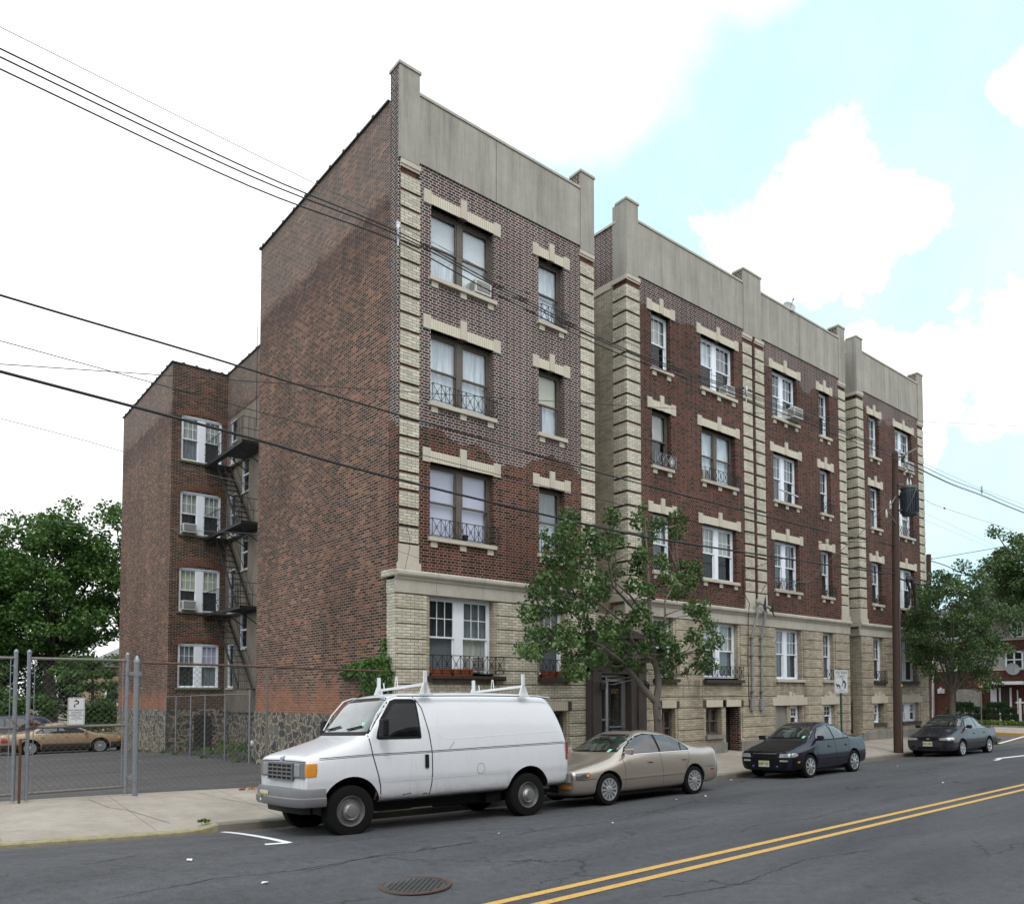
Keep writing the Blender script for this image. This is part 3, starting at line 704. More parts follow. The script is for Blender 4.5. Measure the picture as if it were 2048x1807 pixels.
def wall_yz(b, y0, y1, z0, z1, x, ops, depth, mi=0):
    ys = sorted({y0, y1} | {o[i] for o in ops for i in (0, 1)}); zs = sorted({z0, z1} | {o[i] for o in ops for i in (2, 3)})
    for ya, yb in zip(ys[:-1], ys[1:]):
        for za, zb in zip(zs[:-1], zs[1:]):
            cy, cz = (ya + yb) / 2, (za + zb) / 2
            if any(o[0] < cy < o[1] and o[2] < cz < o[3] for o in ops): continue
            b.quad([(x, ya, za), (x, yb, za), (x, yb, zb), (x, ya, zb)], mi)
    for ya, yb, za, zb in [o[:4] for o in ops]:
        xd = x + depth
        for q in ([(x, ya, za), (x, ya, zb), (xd, ya, zb), (xd, ya, za)], [(x, yb, za), (xd, yb, za), (xd, yb, zb), (x, yb, zb)], [(x, ya, zb), (x, yb, zb), (xd, yb, zb), (xd, ya, zb)], [(x, ya, za), (xd, ya, za), (xd, yb, za), (x, yb, za)]):
            b.quad(q, mi)
REC = 0.17
def guard(parent, x0, x1, zs, y, h=0.42, proj=0.10, flowers=False, mat='black_iron'):
    """low wrought-iron window guard with starburst panels"""
    b = MB(); yf = y - proj; r = 0.008
    for z in (zs + 0.03, zs + h): b.tube([(x0, y + .06, z), (x0, yf, z), (x1, yf, z), (x1, y + .06, z)], r * 1.1, 4)
    n = max(2, round((x1 - x0) / 0.24)); w = (x1 - x0) / n
    for i in range(n + 1): b.bar((x0 + i * w, yf, zs + .03), (x0 + i * w, yf, zs + h), .012, .012)
    for i in range(n):
        if i % 2: 
            b.bar((x0 + i * w + w * .5, yf, zs + .03), (x0 + i * w + w * .5, yf, zs + h), .009, .009)
        xa, xb, xm, zm = x0 + i * w, x0 + (i + 1) * w, x0 + (i + .5) * w, zs + .03 + (h - .03) / 2
        for p, q in (((xa, zs + .03), (xb, zs + h)), ((xa, zs + h), (xb, zs + .03))):
            b.bar((p[0], yf, p[1]), (q[0], yf, q[1]), .009, .009)
        ring = [(xm + .035 * math.cos(t), yf, zm + .035 * math.sin(t)) for t in [k * math.pi / 4 for k in range(9)]]
        b.tube(ring, .006, 4, cap=False)
    return b.build('guard_rail', M[mat], parent)
def window(parent, x0, x1, z0, z1, nb=1, frame='white_frame', cur=('sheer',), mull=0.16, lites=True, y=0.0, mid=0.5, glass_low=None, gapopen=None, fw_=0.055, back=True, arch=0.0):
    """sash window(s) set REC behind the wall face. cur: one entry per bay, each 'kind' or (upper, lower) or kind:fraction covered from the top"""
    yr = y + REC; d = 0.09
    b = MB()
    def fr_box(a, c_, e, f): b.box(a, c_, yr, yr + d, e, f)
    b.box(x0, x0 + fw_, yr, yr + d, z0, z1); b.box(x1 - fw_, x1, yr, yr + d, z0, z1)
    b.box(x0 + fw_, x1 - fw_, yr, yr + d, z1 - fw_ * 1.1, z1); b.box(x0 + fw_, x1 - fw_, yr - .015, yr + d, z0, z0 + fw_ * .8)
    bays = []
    if nb == 2:
        xm = (x0 + x1) / 2
        b.box(xm - mull / 2, xm + mull / 2, yr - .004, yr + d, z0 + fw_ * .8, z1 - fw_ * 1.1)
        bays = [(x0 + fw_, xm - mull / 2), (xm + mull / 2, x1 - fw_)]
    else: bays = [(x0 + fw_, x1 - fw_)]
    zb_, zt_ = z0 + fw_ * .8, z1 - fw_ * 1.1
    s = 0.038
    zm = zb_ + (zt_ - zb_) * mid
    muns = []
    for i, (a, c_) in enumerate(bays):
        lowz = zb_ + (gapopen[i] if gapopen else 0)
        # upper sash nearer the street, lower sash further in
        for (za, zb2, yy) in ((zm - .02, zt_, yr + .012), (lowz, zm + .02 + (lowz - zb_), yr + .045)):
            b.box(a, a + s, yy, yy + .03, za, zb2); b.box(c_ - s, c_, yy, yy + .03, za, zb2)
            b.box(a + s, c_ - s, yy, yy + .03, zb2 - s, zb2); b.box(a + s, c_ - s, yy, yy + .03, za, za + s)
        if lites:
            mun = MB(); muns.append(mun)
            for k in (1, 2):
                xx = a + s + (c_ - a - 2 * s) * k / 3; mun.box(xx - .008, xx + .008, yr + .018, yr + .034, zm + .018, zt_ - s)
            zz = (zm + zt_) / 2; mun.box(a + s, c_ - s, yr + .0185, yr + .0335, zz - .008, zz + .008)
    w = b.build('window', M[frame], parent)
    for mun in muns: mun.build('muntins', M[frame], w)
    g = MB(); gd = MB()
    for i, (a, c_) in enumerate(bays):
        g.quad([(a, yr + .03, zm), (c_, yr + .03, zm), (c_, yr + .03, zt_), (a, yr + .03, zt_)])
        lowz = zb_ + (gapopen[i] if gapopen else 0)
        (gd if glass_low else g).quad([(a, yr + .06, lowz), (c_, yr + .06, lowz), (c_, yr + .06, zm), (a, yr + .06, zm)])
    g.build('pane', M['glass'], w)
    if glass_low: gd.build('screen', M['glass_dark'], w)
    # curtains
    for i, (a, c_) in enumerate(bays):
        cu = cur[i % len(cur)]
        if cu == 'none': continue
        kinds = cu if isinstance(cu, tuple) else (cu, cu)
        up_, lo_ = kinds
        split = zm
        if isinstance(up_, str) and ':' in up_: up_, fr_ = up_.split(':'); split = zt_ - (zt_ - zb_) * float(fr_)
        segs = [(split, zt_ + .02, up_), (zb_, split, lo_)] if up_ != lo_ or split != zm else [(zb_, zt_ + .02, up_)]
        for za, zb2, kd in segs:
            if kd == 'none': continue
            c = MB(); n = 14 if kd in ('sheer', 'grey', 'dark', 'beige') else 1
            yc = yr + .12
            for k in range(n):
                xa, xb = a + (c_ - a) * k / n, a + (c_ - a) * (k + 1) / n
                ya, yb = (yc + .012 * math.sin(k * 2.2), yc + .012 * math.sin((k + 1) * 2.2)) if n > 1 else (yc, yc)
                c.quad([(xa, ya, za), (xb, yb, za), (xb, yb, zb2), (xa, ya, zb2)])
            c.build(CNAME[kd], M[CURT[kd]], w)
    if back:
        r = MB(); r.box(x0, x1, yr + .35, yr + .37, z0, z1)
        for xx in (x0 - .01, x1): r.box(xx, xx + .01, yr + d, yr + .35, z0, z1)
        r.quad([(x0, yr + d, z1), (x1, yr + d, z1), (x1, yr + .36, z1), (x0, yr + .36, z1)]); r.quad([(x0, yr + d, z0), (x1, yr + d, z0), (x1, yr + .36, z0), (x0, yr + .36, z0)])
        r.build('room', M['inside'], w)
    return w
def lintel(w, x0, x1, z, key=True):
    """flared flat-arch lintel: soldier brick between limestone end blocks and keystone"""
    b = MB(); xm = (x0 + x1) / 2; kw = 0.09 if x1 - x0 > 1.2 else .085; e = .21
    b.box(x0 - e, x0, -0.03, .12, z - .02, z + .31); b.box(x1, x1 + e, -0.03, .12, z - .02, z + .31)
    b.box(xm - kw, xm + kw, -0.045, .12, z + .003, z + .46)
    b.box(x0, xm - kw, -0.025, .12, z, z + .25, 1); b.box(xm + kw, x1, -0.025, .12, z, z + .25, 1)
    b.build('lintel', [M['trim'], M['soldier']], w, bevel=.004)
def sill(w, x0, x1, z, n=2, mat='trim', proj=.09):
    b = MB(); b.box(x0 - .06, x1 + .06, -proj, REC, z - .10, z)
    for i in range(n):
        xx = x0 + .10 + (x1 - x0 - .20) * i / (n - 1)
        b.box(xx - .09, xx + .09, -.035, .05, z - .24, z - .10)
    b.build('sill', M[mat], w, bevel=.006)
LV = {4: (11.84, 13.57), 3: (8.87, 10.59), 2: (5.71, 7.46), 1: (2.56, 4.355)}
def facade(bld, x0, x1, bays, basement, quoins, piers, panel, fb, spec, wrapL=0.0, joints=()):
    """one street block. bays: list of (xa,xb,nbays); quoins: list of (xa,xb)"""
    ops = [(a, c_, *LV[f]) for a, c_, n in bays for f in (4, 3, 2)]
    b = MB(); wall_xz(b, x0, x1, 4.87, 14.43, 0.0, ops, REC + .1)
    b.build('brick_wall', M[fb], bld)
    # parapet: stucco face, lighter coping, raised end piers
    b = MB(); b.box(x0, x1, 0.0, .32, 14.43, 16.0); b.build('parapet_core', M[fb], bld)
    pb = MB(); pb.box(x0, x1, -.035, 0.0, 14.40, 16.0)
    xs = [x0] + list(joints) + [x1]
    for a, c_ in piers:
        pb.box(a, c_, -.065, 0.0 if a > x0 + .1 or not wrapL else 0.0, 14.30, 16.48)
        pb.box(a - .0, c_, 0.0, .33, 16.0, 16.48) if False else None
    if wrapL: pb.box(x0 - .035, x0, -.065, wrapL, 14.22, 16.48)
    pb.build('stucco_parapet', M['stucco'], bld, bevel=.008)
    for a, c_ in piers:
        pc = MB(); pc.box(a, c_, 0.0, .36, 16.0, 16.48); pc.build('parapet_pier', M['face_brick'], bld)
    last = x0
    for a, c_ in list(piers) + [(x1, x1)]:
        if a - last > .1: cp = MB(); cp.box(last, a, -.06, .36, 16.0, 16.07); cp.build('coping', M['stone'], bld, bevel=.006)
        last = c_
    for a, c_ in piers: cp = MB(); cp.box(a - .03, c_ + .03, -.09, .39, 16.48, 16.55); cp.build('pier_cap', M['stone'], bld, bevel=.006)
    if joints:
        j = MB()
        for x in joints: j.box(x - .006, x + .006, -.038, -.03, 14.41, 15.99)
        j.build('expansion_joint', M['ink'], bld)
    # quoins: five proud cream courses, one recessed dark course
    for a, c_ in quoins:
        q = MB(); z = 5.50
        left = wrapL and abs(a - x0) < .02
        while z + .34 < 14.28:
            q.box(a + .02, c_, -.035, .001, z, z + .338)
            if left: q.box(x0 - .035, x0, -.035, .52, z, z + .338); q.box(x0, a + .02, -.035, .001, z, z + .338)
            z += .4065
        q.build('quoin', M['cream'], bld)
        gq = MB(); gq.box(a + .02, c_, -.006, .001, 5.47, 14.14)
        if left: gq.box(x0 - .006, x0, -.006, .51, 5.47, 14.14)
        gq.build('recessed_brick', M['groove'], bld)
        s = MB()
        s.box(a + .0, c_ + .01, -.045, .002, 5.04, 5.45)           # plain stone block at the foot
        s.box(a - .03, c_ + .05, -.075, .002, 4.875, 5.04)
        if left: s.box(x0 - .05, x0 + .001, -.045, .54, 5.04, 5.45); s.box(x0 - .08, x0 + .001, -.075, .56, 4.875, 5.04)
        s.build('pier_foot', M['trim'], bld, bevel=.008); s = MB()
        s.box(a - .0, c_ + .02, -.06, .002, 14.18, 14.30); s.box(a + .0, c_ + .0, -.04, .002, 14.12, 14.18)
        if left: s.box(x0 - .055, x0 - .001, -.06, .54, 14.12, 14.25)
        s.build('pier_head', M['trim'], bld, bevel=.008)
    # cornice and stone band over the first floor
    def prof(xa, xb, yw=0.0):
        P = [(0.0, 4.36), (-.045, 4.36), (-.045, 4.64), (-.07, 4.66), (-.085, 4.70), (-.135, 4.74), (-.15, 4.77), (-.15, 4.83), (-.10, 4.87), (0.0, 4.885)]
        vs, fs = [], []
        for xx in (xa, xb):
            vs += [(xx, p[0], p[1]) for p in P]
        n = len(P); fs = [(i, i + 1, i + 1 + n, i + n) for i in range(n - 1)] + [tuple(range(n)), tuple(reversed(range(n, 2 * n)))]
        c.add(vs, fs)
    c = MB(); prof(x0 - (.15 if wrapL else .05), x1 + .05)
    if wrapL:
        c.box(x0 - .045, x0 - .001, 0, .56, 4.36, 4.64); c.box(x0 - .15, x0 - .001, 0, .62, 4.72, 4.86)
    c.build('cornice', M['stone'], bld)
    # base storey with rusticated cream brick
    bops = [(a, c_, *LV[1]) for a, c_, n in bays] + [(o[0], o[1], o[2], o[3]) for o in basement]
    bm_ = 'cream_low' if fb != 'face_brick' else 'cream_low'
    b = MB(); wall_xz(b, x0, x1, 0.15, 4.36, 0.0, bops, REC + .12); b.build('base_wall', M['cream_low'], bld)
    bands = MB(); z = 4.36; step = .3385
    while z - step > 0.5:
        za, zb2 = z - step, z - .03
        cuts = sorted([(o[0], o[1]) for o in bops if o[2] < zb2 - .02 and o[3] > za + .02])
        skip = 1.63 < (za + zb2) / 2 < 1.9
        cur = x0
        segs = []
        for a, c_ in cuts:
            if a - .0 > cur: segs.append((cur, a - .0))
            cur = max(cur, c_ + .0)
        if cur < x1: segs.append((cur, x1))
        if not (1.60 < za < 1.90 and False):
            for a, c_ in segs:
                aa = a + (0.10 if a > x0 + .01 else 0); cc = c_ - (0.10 if c_ < x1 - .01 else 0)
                if cc - aa > .05: bands.box(aa, cc, -.028, .001, za, zb2)
        z -= step
    bands.build('rusticated_bands', M['cream' if spec.get('clean') else 'cream_low'], bld)
    b = MB(); cuts = sorted([(o[0], o[1]) for o in basement if o[2] < .4]); cur = x0
    for a, c_ in cuts + [(x1, x1)]:
        if a > cur: b.box(cur, a, -.06, .002, -.1, .5)
        cur = max(cur, c_)
    b.build('foundation', M['foundation'], bld)
    return ops
# ---- block 1 (nearest, with the long brick party wall)
B1 = thing('apartment_building', 'tall narrow dark brick apartment block with a long bare side wall beside the parking lot', 'building', (0, 0, .2), group='four storey blocks of the brick apartment house')
WT_ = WT
bays1 = [(0.87, 2.69, 2), (4.16, 5.04, 1)]
bas1 = [(4.2, 5.1, 0.72, 1.64), (1.1, 2.4, .8, 1.64)]
facade(B1, 0.0, 6.15, bays1, bas1, [(0.035, .55), (5.62, 6.15)], [(-.01, .52), (5.64, 6.15)], None, 'face_brick', {'clean': True}, joints=(2.75,))
# side return bricks of the front pier, cream base return, party wall
b = MB(); b.box(-.003, .0, 0.0, .37, 4.87, 16.48); b.build('pier_return', M['face_brick'], B1)
b = MB(); b.box(-.03, .0, 0.0, .37, .2, 4.36); b.box(-.045, 0, -.03, .37, 4.36, 4.66); b.box(-.15, 0, -.1, .42, 4.72, 4.86); b.build('base_return', M['cream'], B1)
BK = 8.42
b = MB(); b.quad([(0, .37, 1.58), (0, BK, 1.58), (0, BK, 15.86), (0, .37, 15.86)])
b.quad([(0, BK, 1.58), (2.16, BK, 1.58), (2.16, BK, 15.86), (0, BK, 15.86)])
b.quad([(0, .37, 15.86), (0, BK, 15.86), (.3, BK, 15.86), (.3, .37, 15.86)])
b.quad([(6.15, 0, .2), (6.15, 20, .2), (6.15, 20, 14.5), (6.15, 0, 14.5)])
b.build('party_wall', M['side_brick'], B1)
b = MB(); b.box(-.035, 0.0, .37, BK + .02, -.3, 1.58); b.box(0, 2.16, BK - .02, BK + .02, -.3, 1.58); b.build('rubble_base', M['rubble'], B1)
cp = MB(); y = .42; k = 0
while y < BK:
    y2 = min(y + .78, BK + .04)
    cp.box(-.05, .32, y, y2, 15.86 , 15.90); cp.box(-.06, .33, y2 - .09, y2, 15.862, 15.93); y = y2
cp.build('tile_coping', M['tile_cap'], B1)
b = MB(); b.box(.3, 6.15, .3, BK, 15.0, 15.1); b.build('flat_roof', M['roofing'], B1)
WINS = {
 'a4': dict(frame='brown_frame', cur=(('blind:0.62', 'sheer'), ('blind', 'blind')), lites=False),
 'a3': dict(frame='brown_frame', cur=('sheer', 'sheer'), lites=False),
 'a2': dict(frame='brown_frame', cur=('lav', 'lav'), lites=False),
 'a1': dict(frame='white_frame', cur=(('dark', 'dblind'), ('grey', 'beige')), lites=True, mull=.24, mid=.48)}
xa, xb = .87, 2.69
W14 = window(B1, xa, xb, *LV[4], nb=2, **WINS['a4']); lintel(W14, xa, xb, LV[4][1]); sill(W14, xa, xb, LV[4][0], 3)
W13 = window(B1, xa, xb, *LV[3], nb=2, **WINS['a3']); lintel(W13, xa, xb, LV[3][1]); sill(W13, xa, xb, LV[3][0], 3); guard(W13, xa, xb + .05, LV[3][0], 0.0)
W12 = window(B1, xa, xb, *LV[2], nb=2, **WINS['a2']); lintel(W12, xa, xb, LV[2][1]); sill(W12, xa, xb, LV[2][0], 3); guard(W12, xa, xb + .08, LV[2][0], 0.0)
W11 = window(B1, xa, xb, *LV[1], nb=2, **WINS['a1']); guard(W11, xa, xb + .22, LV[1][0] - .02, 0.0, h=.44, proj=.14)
b = MB(); b.box(xa - .05, xb + .28, -.16, .02, LV[1][0] - .16, LV[1][0] - .06); b.box(xa - .03, xb + .24, -.20, -.16, LV[1][0] - .12, LV[1][0] - .05); b.box(xa, xb, .0, REC, LV[1][0] - .05, LV[1][0]); b.build('flower_shelf', M['brownpaint'], W11)
xa, xb = 4.16, 5.04
w = window(B1, xa, xb, *LV[4], nb=1, frame='brown_frame', cur=('sheer',), lites=False); lintel(w, xa, xb, LV[4][1]); sill(w, xa, xb, LV[4][0]); guard(w, xa, xb + .1, LV[4][0], 0.0)
w = window(B1, xa, xb, *LV[3], nb=1, frame='brown_frame', cur=(('shade', 'none'),), lites=False); lintel(w, xa, xb, LV[3][1]); sill(w, xa, xb, LV[3][0])
c = MB(); c.quad([(4.52, .29, LV[3][0] + .04), (4.99, .29, LV[3][0] + .04), (4.99, .29, 9.72), (4.52, .29, 9.72)]); c.build('curtain', M['c_sheer'], w)
w = window(B1, xa, xb, *LV[2], nb=1, frame='brown_frame', cur=(('grey', 'sheer'),), lites=False); lintel(w, xa, xb, LV[2][1]); sill(w, xa, xb, LV[2][0]); guard(w, xa, xb + .05, LV[2][0], 0.0)
w = window(B1, xa, xb, *LV[1], nb=1, cur=(('beige', 'dblind'),), mid=.48); guard(w, xa, xb + .08, LV[1][0] - .02, 0.0, proj=.14)
b = MB(); b.box(xa - .05, xb + .14, -.16, .02, LV[1][0] - .16, LV[1][0] - .06); b.box(xa, xb, 0, REC, LV[1][0] - .05, LV[1][0]); b.build('flower_shelf', M['brownpaint'], w)
for o in bas1:
    w = window(B1, o[0], o[1], o[2], o[3], nb=1, frame='brown_frame', cur=('dark',), lites=False)
    b = MB(); b.box(o[0] - .02, o[1] + .02, -.03, .02, 1.64, 1.86); b.box(o[0] - .15, o[0] - .02, -.035, .02, 1.645, 1.88, 1); b.box(o[1] + .02, o[1] + .15, -.035, .02, 1.645, 1.88, 1); b.build('lintel', [M['soldier'], M['brownstone']], w)

# ---- rear wing of block 1 around the fire-escape court (court wall x=2.16, wing face y=17.9)
CW, WF, WE = 2.16, 17.9, 26.15
sb = [(LV[4][0] - .28, 13.38), (8.6, 10.3), (5.42, 7.2), (2.36, 4.14)]   # sill/head heights of the wing windows
wlv = [(11.55, 13.4), (8.55, 10.3), (5.42, 7.2), (2.36, 4.14)]
wops = [(.36, 1.94, a, c_) for a, c_ in wlv]
b = MB(); wall_xz(b, 0, CW, 1.5, 15.45, WF, wops, .22); b.build('wing_face', M['wing_brick'], B1)
b = MB(); b.quad([(0, WF, 1.5), (0, WE, 1.5), (0, WE, 15.38), (0, WF, 15.45)]); b.quad([(0, WE, -.5), (6, WE, -.5), (6, WE, 15.4), (0, WE, 15.4)]); b.quad([(0, WF, 15.45), (0, WE, 15.38), (.3, WE, 15.38), (.3, WF, 15.45)]); b.build('wing_side_wall', M['side_brick'], B1)
b = MB(); b.box(-.03, 0.0, WF - .03, WE, -.8, 1.5); b.box(0.0, CW, WF - .03, WF, -.8, 1.5); b.build('wing_rubble_base', M['rubble'], B1)
# arched cellar opening
b = MB(); b.prism([(1.0, -.4), (1.7, -.4), (1.7, 1.0)] + [(1.35 + .35 * math.cos(t), 1.0 + .3 * math.sin(t)) for t in (.6, 1.2, 1.9, 2.5)] + [(1.0, 1.0)], WF - .045, WF - .035); b.build('cellar_opening', M['inside'], B1)
b = MB(); y = WF
while y < WE:
    y2 = min(y + .78, WE); b.box(-.05, .3, y, y2, 15.44 - (y - WF) * .0085, 15.49 - (y - WF) * .0085); b.box(-.06, .3, y2 - .1, y2, 15.44 - (y - WF) * .0085, 15.53 - (y - WF) * .0085); y = y2
x = -.05
while x < CW:
    b.box(x, x + .5, WF - .05, WF + .3, 15.45, 15.49); b.box(x + .4, x + .5, WF - .06, WF + .3, 15.452, 15.53); x += .5
y = BK
while y < WF:
    b.box(CW - .05, CW + .3, y, y + .78, 15.48, 15.53); b.box(CW - .06, CW + .3, y + .69, y + .78, 15.482, 15.56); y += .78
b.build('wing_coping', M['tile_cap'], B1)
b = MB(); b.box(.3, 6.15, 20, WE, 15.0, 15.1); b.box(.3, CW, WF + .3, 20, 15.0, 15.1); b.box(CW + .02, 6.15, BK, 20, 14.9, 15.0); b.build('wing_roof', M['roofing'], B1)
def arch_window(x0, x1, z0, z1, cur, i):
    w = window(B1, x0, x1, z0, z1 - .02, nb=2, cur=cur, mull=.26, y=WF - .12, mid=.5)
    b = MB()   # segmental head board and brick arch
    b.prism([(x0, z1 - .06), (x1, z1 - .06)] + [(x1 - (x1 - x0) * k / 8, z1 - .03 + .11 * math.sin(math.pi * k / 8)) for k in range(9)], WF + .02, WF + .05); b.build('arch_board', M['white_frame'], w)
    b = MB(); n = 22; cx = (x0 + x1) / 2; Rr = 2.1; cz = z1 + .10 - Rr
    for k in range(n):
        a = math.pi / 2 + (k / (n - 1) - .5) * 2 * math.asin((x1 - x0 + .2) / 2 / Rr) * -1
        p0 = (cx + Rr * math.cos(a), WF - .012, cz + Rr * math.sin(a)); p1 = (cx + (Rr + .23) * math.cos(a), WF - .012, cz + (Rr + .23) * math.sin(a))
        b.bar(p0, p1, .058, .03, upv=(0, 1, 0))
    b.build('brick_arch', M['arch_brick'], w)
    b = MB(); b.box(x0 - .08, x1 + .08, WF - .07, WF + .1, z0 - .08, z0); b.build('sill', M['sill_moss'], w)
    return w
M['arch_brick'] = plain('arch_brick', (0.16, 0.075, 0.05), 0.85, var=0.5, vscale=14, world=True)
M['sill_moss'] = plain('mossy_sill', (0.13, 0.125, 0.07), 0.9, var=0.3, world=True)
wc = [(('beige', 'grey'), ('beige', 'dark')), (('beige', 'dark'), ('beige', 'dark')), (('shade', 'dark'), ('shade', 'dark')), (('grey', 'dark'), ('lav', 'grey'))]
WW = [arch_window(.36, 1.94, a, c_, cu, i) for i, ((a, c_), cu) in enumerate(zip(wlv, wc))]
# court wall with narrow windows seen edge-on
cops = []
for a, c_ in wlv: cops.append((16.75, 17.5, a, c_))
for za, zb in ((10.1, 11.5), (7.0, 8.4), (3.9, 5.35)): cops.append((15.35, 16.1, za, zb))
b = MB(); wall_yz(b, BK, WF, 1.4, 15.48, CW, cops, .14); b.build('court_wall', M['plaster'], B1)
b = MB(); b.quad([(CW, BK, -.6), (CW, WF, -.6), (CW, WF, 1.4), (CW, BK, 1.4)]); b.box(CW - .06, CW, BK, WF, 1.38, 1.42); b.build('court_base', M['rubble'], B1)
b = MB(); b.quad([(CW - .004, BK, 13.5), (CW - .004, WF, 13.5), (CW - .004, WF, 15.47), (CW - .004, BK, 15.47)]); b.build('court_parapet_brick', M['side_brick'], B1)
for (ya, yb, za, zb) in cops:
    b = MB(); f = .06; X0, X1 = CW + .02, CW + .10
    b.box(X0, X1, ya, ya + f, za, zb); b.box(X0, X1, yb - f, yb, za, zb); b.box(X0, X1, ya + f, yb - f, zb - f, zb); b.box(X0, X1, ya + f, yb - f, za, za + f); zm = (za + zb) / 2
    b.box(X0, X1, ya + f, yb - f, zm - .03, zm + .03)
    w = b.build('window', M['white_frame'], B1)
    b = MB(); b.quad([(CW + .06, ya, za), (CW + .06, yb, za), (CW + .06, yb, zb), (CW + .06, ya, zb)]); b.build('pane', M['glass'], w)
    b = MB(); b.quad([(CW + .2, ya, za), (CW + .2, yb, za), (CW + .2, yb, zb), (CW + .2, ya, zb)]); b.build('room', M['inside'], w)
    b = MB(); b.box(CW - .06, CW + .02, ya - .05, yb + .05, za - .07, za); b.build('sill', M['trim'], w)

# ---- block 2 (middle, wide)
B2 = thing('apartment_building', 'wide middle dark brick apartment block with four window bays and paired quoin strips', 'building', (7.48, 0, .2), group='four storey blocks of the brick apartment house')
X20, X21 = 7.48, 19.98
bays2 = [(8.57, 9.44, 1), (10.92, 12.72, 2), (14.94, 16.55, 2), (18.06, 18.82, 1)]
bas2 = [(8.89, 9.51, .45, 1.64), (10.98, 11.79, .76, 1.64), (12.0, 12.78, .15, 1.64), (14.88, 16.58, .55, 1.64), (18.05, 18.86, .8, 1.64)]
facade(B2, X20, X21, bays2, bas2, [(X20, 8.03), (13.14, 13.68), (13.85, 14.39), (19.44, X21)], [(X20 - .02, 7.96), (13.2, 14.23), (19.5, X21)], None, 'face_brick_b', {}, wrapL=.50, joints=(13.74, 16.7))
b = MB(); b.box(13.72, 13.81, -.03, .001, 4.9, 14.3); b.build('downspout_chase', M['groove'], B2)
def left_wall(bld, x, y1, name='side_wall'):
    b = MB(); b.quad([(x, 0, .15), (x, y1, .15), (x, y1, 14.1), (x, 0, 14.1)]); b.build(name, M['cream_low'], bld)
    b = MB(); b.box(x - .02, x, .5, y1, 14.08, 14.30); b.build('soldier_course', M['soldier'], bld)
    b = MB(); b.box(x - .01, x + .3, .32, y1, 14.30, 15.95); b.build('side_parapet', M['face_brick'], bld)
    b = MB(); b.box(x - .05, x + .34, .36, y1, 15.95, 16.02); b.build('side_coping', M['trim'], bld)
left_wall(B2, X20, 20)
b = MB(); b.quad([(X21, 0, .2), (X21, 20, .2), (X21, 20, 16), (X21, 0, 16)]); b.build('right_wall', M['cream_low'], B2)
b = MB(); b.box(X20 + .3, X21, .3, 20, 15.0, 15.1); b.build('flat_roof', M['roofing'], B2)
W2 = {}
specs2 = {
 (0, 4): dict(cur=(('beige', 'dark'),), glass_low=True), (1, 4): dict(cur=(('sheer', 'dark'), ('grey', 'beige')), glass_low=True, mull=.2), (2, 4): dict(cur=(('dark', 'dblind'), ('grey', 'dark')), mull=.2), (3, 4): dict(cur=(('dark', 'dark'),)),
 (0, 3): dict(frame='brown_frame', lites=False, cur=(('beige', 'none'),)), (1, 3): dict(frame='brown_frame', lites=False, cur=('sheer', 'sheer')), (2, 3): dict(cur=(('grey', 'dark'),), mull=.22), (3, 3): dict(cur=(('dark', 'dark'),)),
 (0, 2): dict(cur=(('beige', 'dark'),)), (1, 2): dict(cur=(('beige', 'dark'), ('beige', 'dark')), glass_low=True, mull=.2), (2, 2): dict(cur=(('dark', 'dark'),), mull=.22), (3, 2): dict(cur=(('grey', 'dark'),)),
 (0, 1): dict(cur=(('grey', 'dark'),)), (1, 1): dict(cur=(('beige', 'dark'), ('beige', 'dblind')), mull=.22, mid=.5), (2, 1): dict(cur=(('grey', 'dark'), ('grey', 'dark')), mull=.22), (3, 1): dict(cur=(('grey', 'dblind'),))}
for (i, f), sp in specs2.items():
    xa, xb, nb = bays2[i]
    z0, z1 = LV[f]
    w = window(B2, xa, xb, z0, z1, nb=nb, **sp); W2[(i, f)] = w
    if f > 1: lintel(w, xa, xb, z1); sill(w, xa, xb, z0, 3 if nb == 2 else 2)
    elif i >= 2: b = MB(); b.box(xa - .05, xb + .12, -.09, REC, z0 - .10, z0); b.build('sill', M['trim'], w)
    else:
        b = MB(); b.box(xa - .08, xb + .12, -.18, .02, z0 - .15, z0 - .05); b.box(xa, xb, 0, REC, z0 - .05, z0); b.build('flower_shelf', M['brownpaint'], w)
for k, mt in (((0, 3), 'galv'), ((1, 3), 'black_iron'), ((2, 2), 'black_iron'), ((3, 2), 'black_iron'), ((3, 3), 'black_iron'), ((0, 2), 'black_iron'), ((0, 1), 'black_iron'), ((1, 1), 'black_iron'), ((3, 1), 'black_iron')):
    xa, xb, nb = bays2[k[0]]; guard(W2[k], xa, xb + .08, LV[k[1]][0], 0.0, mat=mt, h=.38, proj=.12 if k[1] > 1 else .15)
# basement windows, cellar door
def flat_lintel(w, xa, xb, stepped):
    if stepped:
        b = MB(); xm = (xa + xb) / 2; e = .25
        b.prism([(xa - e, 1.645), (xb + e, 1.645), (xb + e, 1.92), (xb + .02, 1.92), (xb + .02, 2.0), (xm + .32, 2.0), (xm + .25, 2.06), (xm + .15, 2.06), (xm + .15, 1.97), (xm + .10, 1.97), (xm + .10, 2.12), (xm - .10, 2.12), (xm - .10, 1.97), (xm - .18, 1.97), (xm - .3, 2.0), (xa - .02, 2.0), (xa - .02, 1.92), (xa - e, 1.92)], -.045, .02)
        b.build('stepped_lintel', M['trim'], w)
    else:
        b = MB(); b.box(xa - .02, xb + .02, -.036, .02, 1.645, 1.86); b.box(xa - .17, xa - .02, -.04, .02, 1.65, 1.87, 1); b.box(xb + .02, xb + .15, -.04, .02, 1.65, 1.85, 1); b.build('lintel', [M['soldier'], M['brownstone']], w)
M['rust_frame'] = plain('rust_brown_timber', (0.13, 0.065, 0.035), 0.8, var=0.3)
